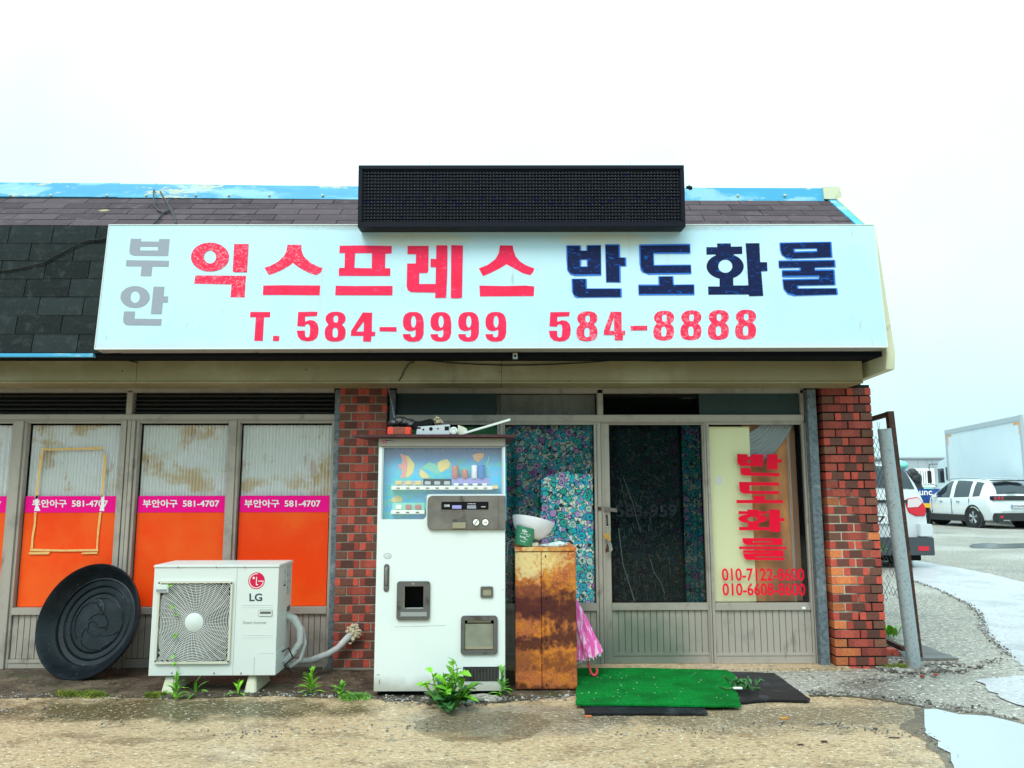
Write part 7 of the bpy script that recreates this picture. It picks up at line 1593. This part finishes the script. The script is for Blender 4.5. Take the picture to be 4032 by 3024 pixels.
VH = root('blue_van', ((a.x+b.x)/2, 25.5, 0), 'dark blue van roof showing between rusty post and black tarpaulin', 'van'); mk('van_roof', lm, M['blue_paint'], VH, bevel=.03); mk('van_body', MB().box(a.x, b.x, 25, 26.8, .5, a.z-.001), M['truck_white'], VH, bevel=.02); mk('van_window', MB().box(a.x+.1, b.x-.1, 24.98, 25.0, a.z-.5, a.z-.1), M['car_glass'], VH)

# warehouse, hill
WY = 46.0
w0, w1 = PY((3440, 1801), WY), PY((3770, 1801), WY)
WH = root('warehouse', ((w0.x+w1.x)/2, WY, 0), 'low grey metal warehouse with a white barred window behind the trucks', 'building')
xw = w0.x-10
while xw < w1.x+14: mk('wall_panel', MB().box(xw, min(xw+.98, w1.x+14), WY, WY+8, 0, w0.z-.08), M['wh_wall'], WH); xw += 1.0
mk('roof_edge', MB().box(w0.x-10.1, w1.x+14.1, WY-.12, WY+8, w0.z-.079, w0.z+.02), M['truck_rail'], WH)
a, b = PY(ZF(410, 505), WY-.05), PY(ZF(520, 388), WY-.05); wn = mk('window_frame', MB().box(a.x, b.x, WY-.06, WY-.001, a.z, b.z), M['white_print'], WH)
c, d = PY(ZF(425, 488), WY-.07), PY(ZF(505, 402), WY-.07); mk('window_pane', MB().box(c.x, d.x, WY-.075, WY-.061, c.z, d.z), M['car_glass'], wn)
for k in range(6): x = c.x+(d.x-c.x)*(k+.5)/6; mk('window_bar', MB().box(x-.05, x+.05, WY-.14, WY-.08, c.z, d.z), M['white_print'], wn)
mk('green_sill', MB().box(c.x, d.x, WY-.15, WY-.001, a.z-.25, a.z-.02), M['art_green'], wn)
hm = MB(); rnd = random.Random(19); hx = PY((3440, 1830), 120).x
for k in range(60): x = hx-30+k*1.8; hm.ball((x, 120+rnd.uniform(0, 8), 1.0+3.2*math.exp(-((k-17)/9)**2)+rnd.uniform(-.3, .5)), rnd.uniform(1.2, 2.2), 8, (1.4, 1, 1))
stuff(tag(mk('far_tree_line', hm, M['hill'], smooth=60), 'distant tree covered rise seen through the chain link mesh', 'trees'))
# tree belt across the road behind the viewpoint (mirrored by the dark door glass and puddles)
tm = MB(); rnd = random.Random(50)
for k in range(15000):
    x = rnd.uniform(-18, 18); h = 5.2+1.4*math.sin(x*.7)+.8*math.sin(x*2.1); z = rnd.uniform(0, 1)**.8*h; p = Vector((x, -17+rnd.uniform(-1.6, 1.6), z)); s = rnd.uniform(.15, .42)
    d1 = Vector((rnd.uniform(-1, 1), rnd.uniform(-.5, .5), rnd.uniform(-1, 1))).normalized()*s; d2 = d1.cross(Vector((rnd.uniform(-.4, .4), 1, rnd.uniform(-.4, .4)))).normalized()*s*.6
    tm.quad(p-d1, p-d2, p+d1, p+d2)
stuff(tag(mk('tree_belt', tm, M['tree']), 'dark belt of roadside trees mirrored in the door glass', 'trees'))

# ================================================================== CABLES AND SMALL FITTINGS ON THE FACADE
MP = Plane(Vector((0, YM0-.012, zM0)), Vector((1, 0, 0)), V)
q = [MP.pt(*MP.uv(ZU(*p)), .006) for p in ((-300, 745), (-60, 742), (60, 735), (160, 715), (270, 690), (340, 650), (440, 600), (520, 560), (560, 547), (620, 545), (665, 533))]
tag(mk('slack_cable', MB().tube(q, .006, 6), M['cable'], smooth=60), 'black cable slung across the dark shingles left of the sign', 'cable')
RP = Plane(Vector((0, YM1-.012, zM1)), Vector((1, 0, 0)), V2)
q1 = [RP.pt(*RP.uv(ZU(*p)), n) for p, n in (((975, 222), .03), ((966, 290), .06), ((963, 350), .03), ((985, 370), .01), ((1022, 388), .01), ((1060, 368), .01), ((1030, 378), .01), ((990, 415), .01), ((958, 452), .01))]
q2 = [RP.pt(*RP.uv(ZU(*p)), n) for p, n in (((980, 218), .03), ((1000, 262), .04), ((1018, 305), .05), ((1045, 335), .03), ((1068, 372), .01), ((1085, 405), .01), ((1098, 452), .01))]
tag(mk('looped_cable', MB().tube(q1, .006, 6).tube(q2, .006, 6), M['cable'], smooth=60), 'dark looped cable hanging over the ridge above the sign', 'cable')
q = [PY(ZV(*p), YB-.012) for p in ((398, 1328), (418, 1295), (432, 1262), (452, 1235), (466, 1219), (480, 1224), (486, 1210), (500, 1205), (600, 1212), (700, 1222), (850, 1231), (1000, 1236), (1150, 1235), (1300, 1231), (1500, 1220), (1600, 1211), (1680, 1206), (1900, 1212), (2212, 1209))] + [PY((3200, 1415), YB-.01)]
tag(mk('fascia_cable', MB().tube(q, .0042, 6), M['cable'], smooth=60), 'thin black cable sagging along the olive beam below the sign', 'cable')
a, b = PY(ZV(1060, 1200), YM0-.03), PY(ZV(1088, 1164), YM0-.03)
bp = root('small_mount_plate', (a.x, YM0, a.z), 'small square metal plate under the middle of the sign', 'bracket'); mk('plate_body', MB().box(a.x, b.x, YM0-.03, YM0-.024, a.z, b.z), M['galv_light'], bp); mk('plate_hole', MB().box((a.x+b.x)/2-.008, (a.x+b.x)/2+.008, YM0-.0312, YM0-.0302, (a.z+b.z)/2-.008, (a.z+b.z)/2+.008), M['black'], bp)
q = [PY(ZU(x, y), YB-.008) for x, y in ((805, 1298), (830, 1303), (858, 1311))]; tag(mk('frayed_cord', MB().tube(q, .004, 5), M['cable']), 'short frayed cord stuck on the olive beam at the left seam', 'cord')
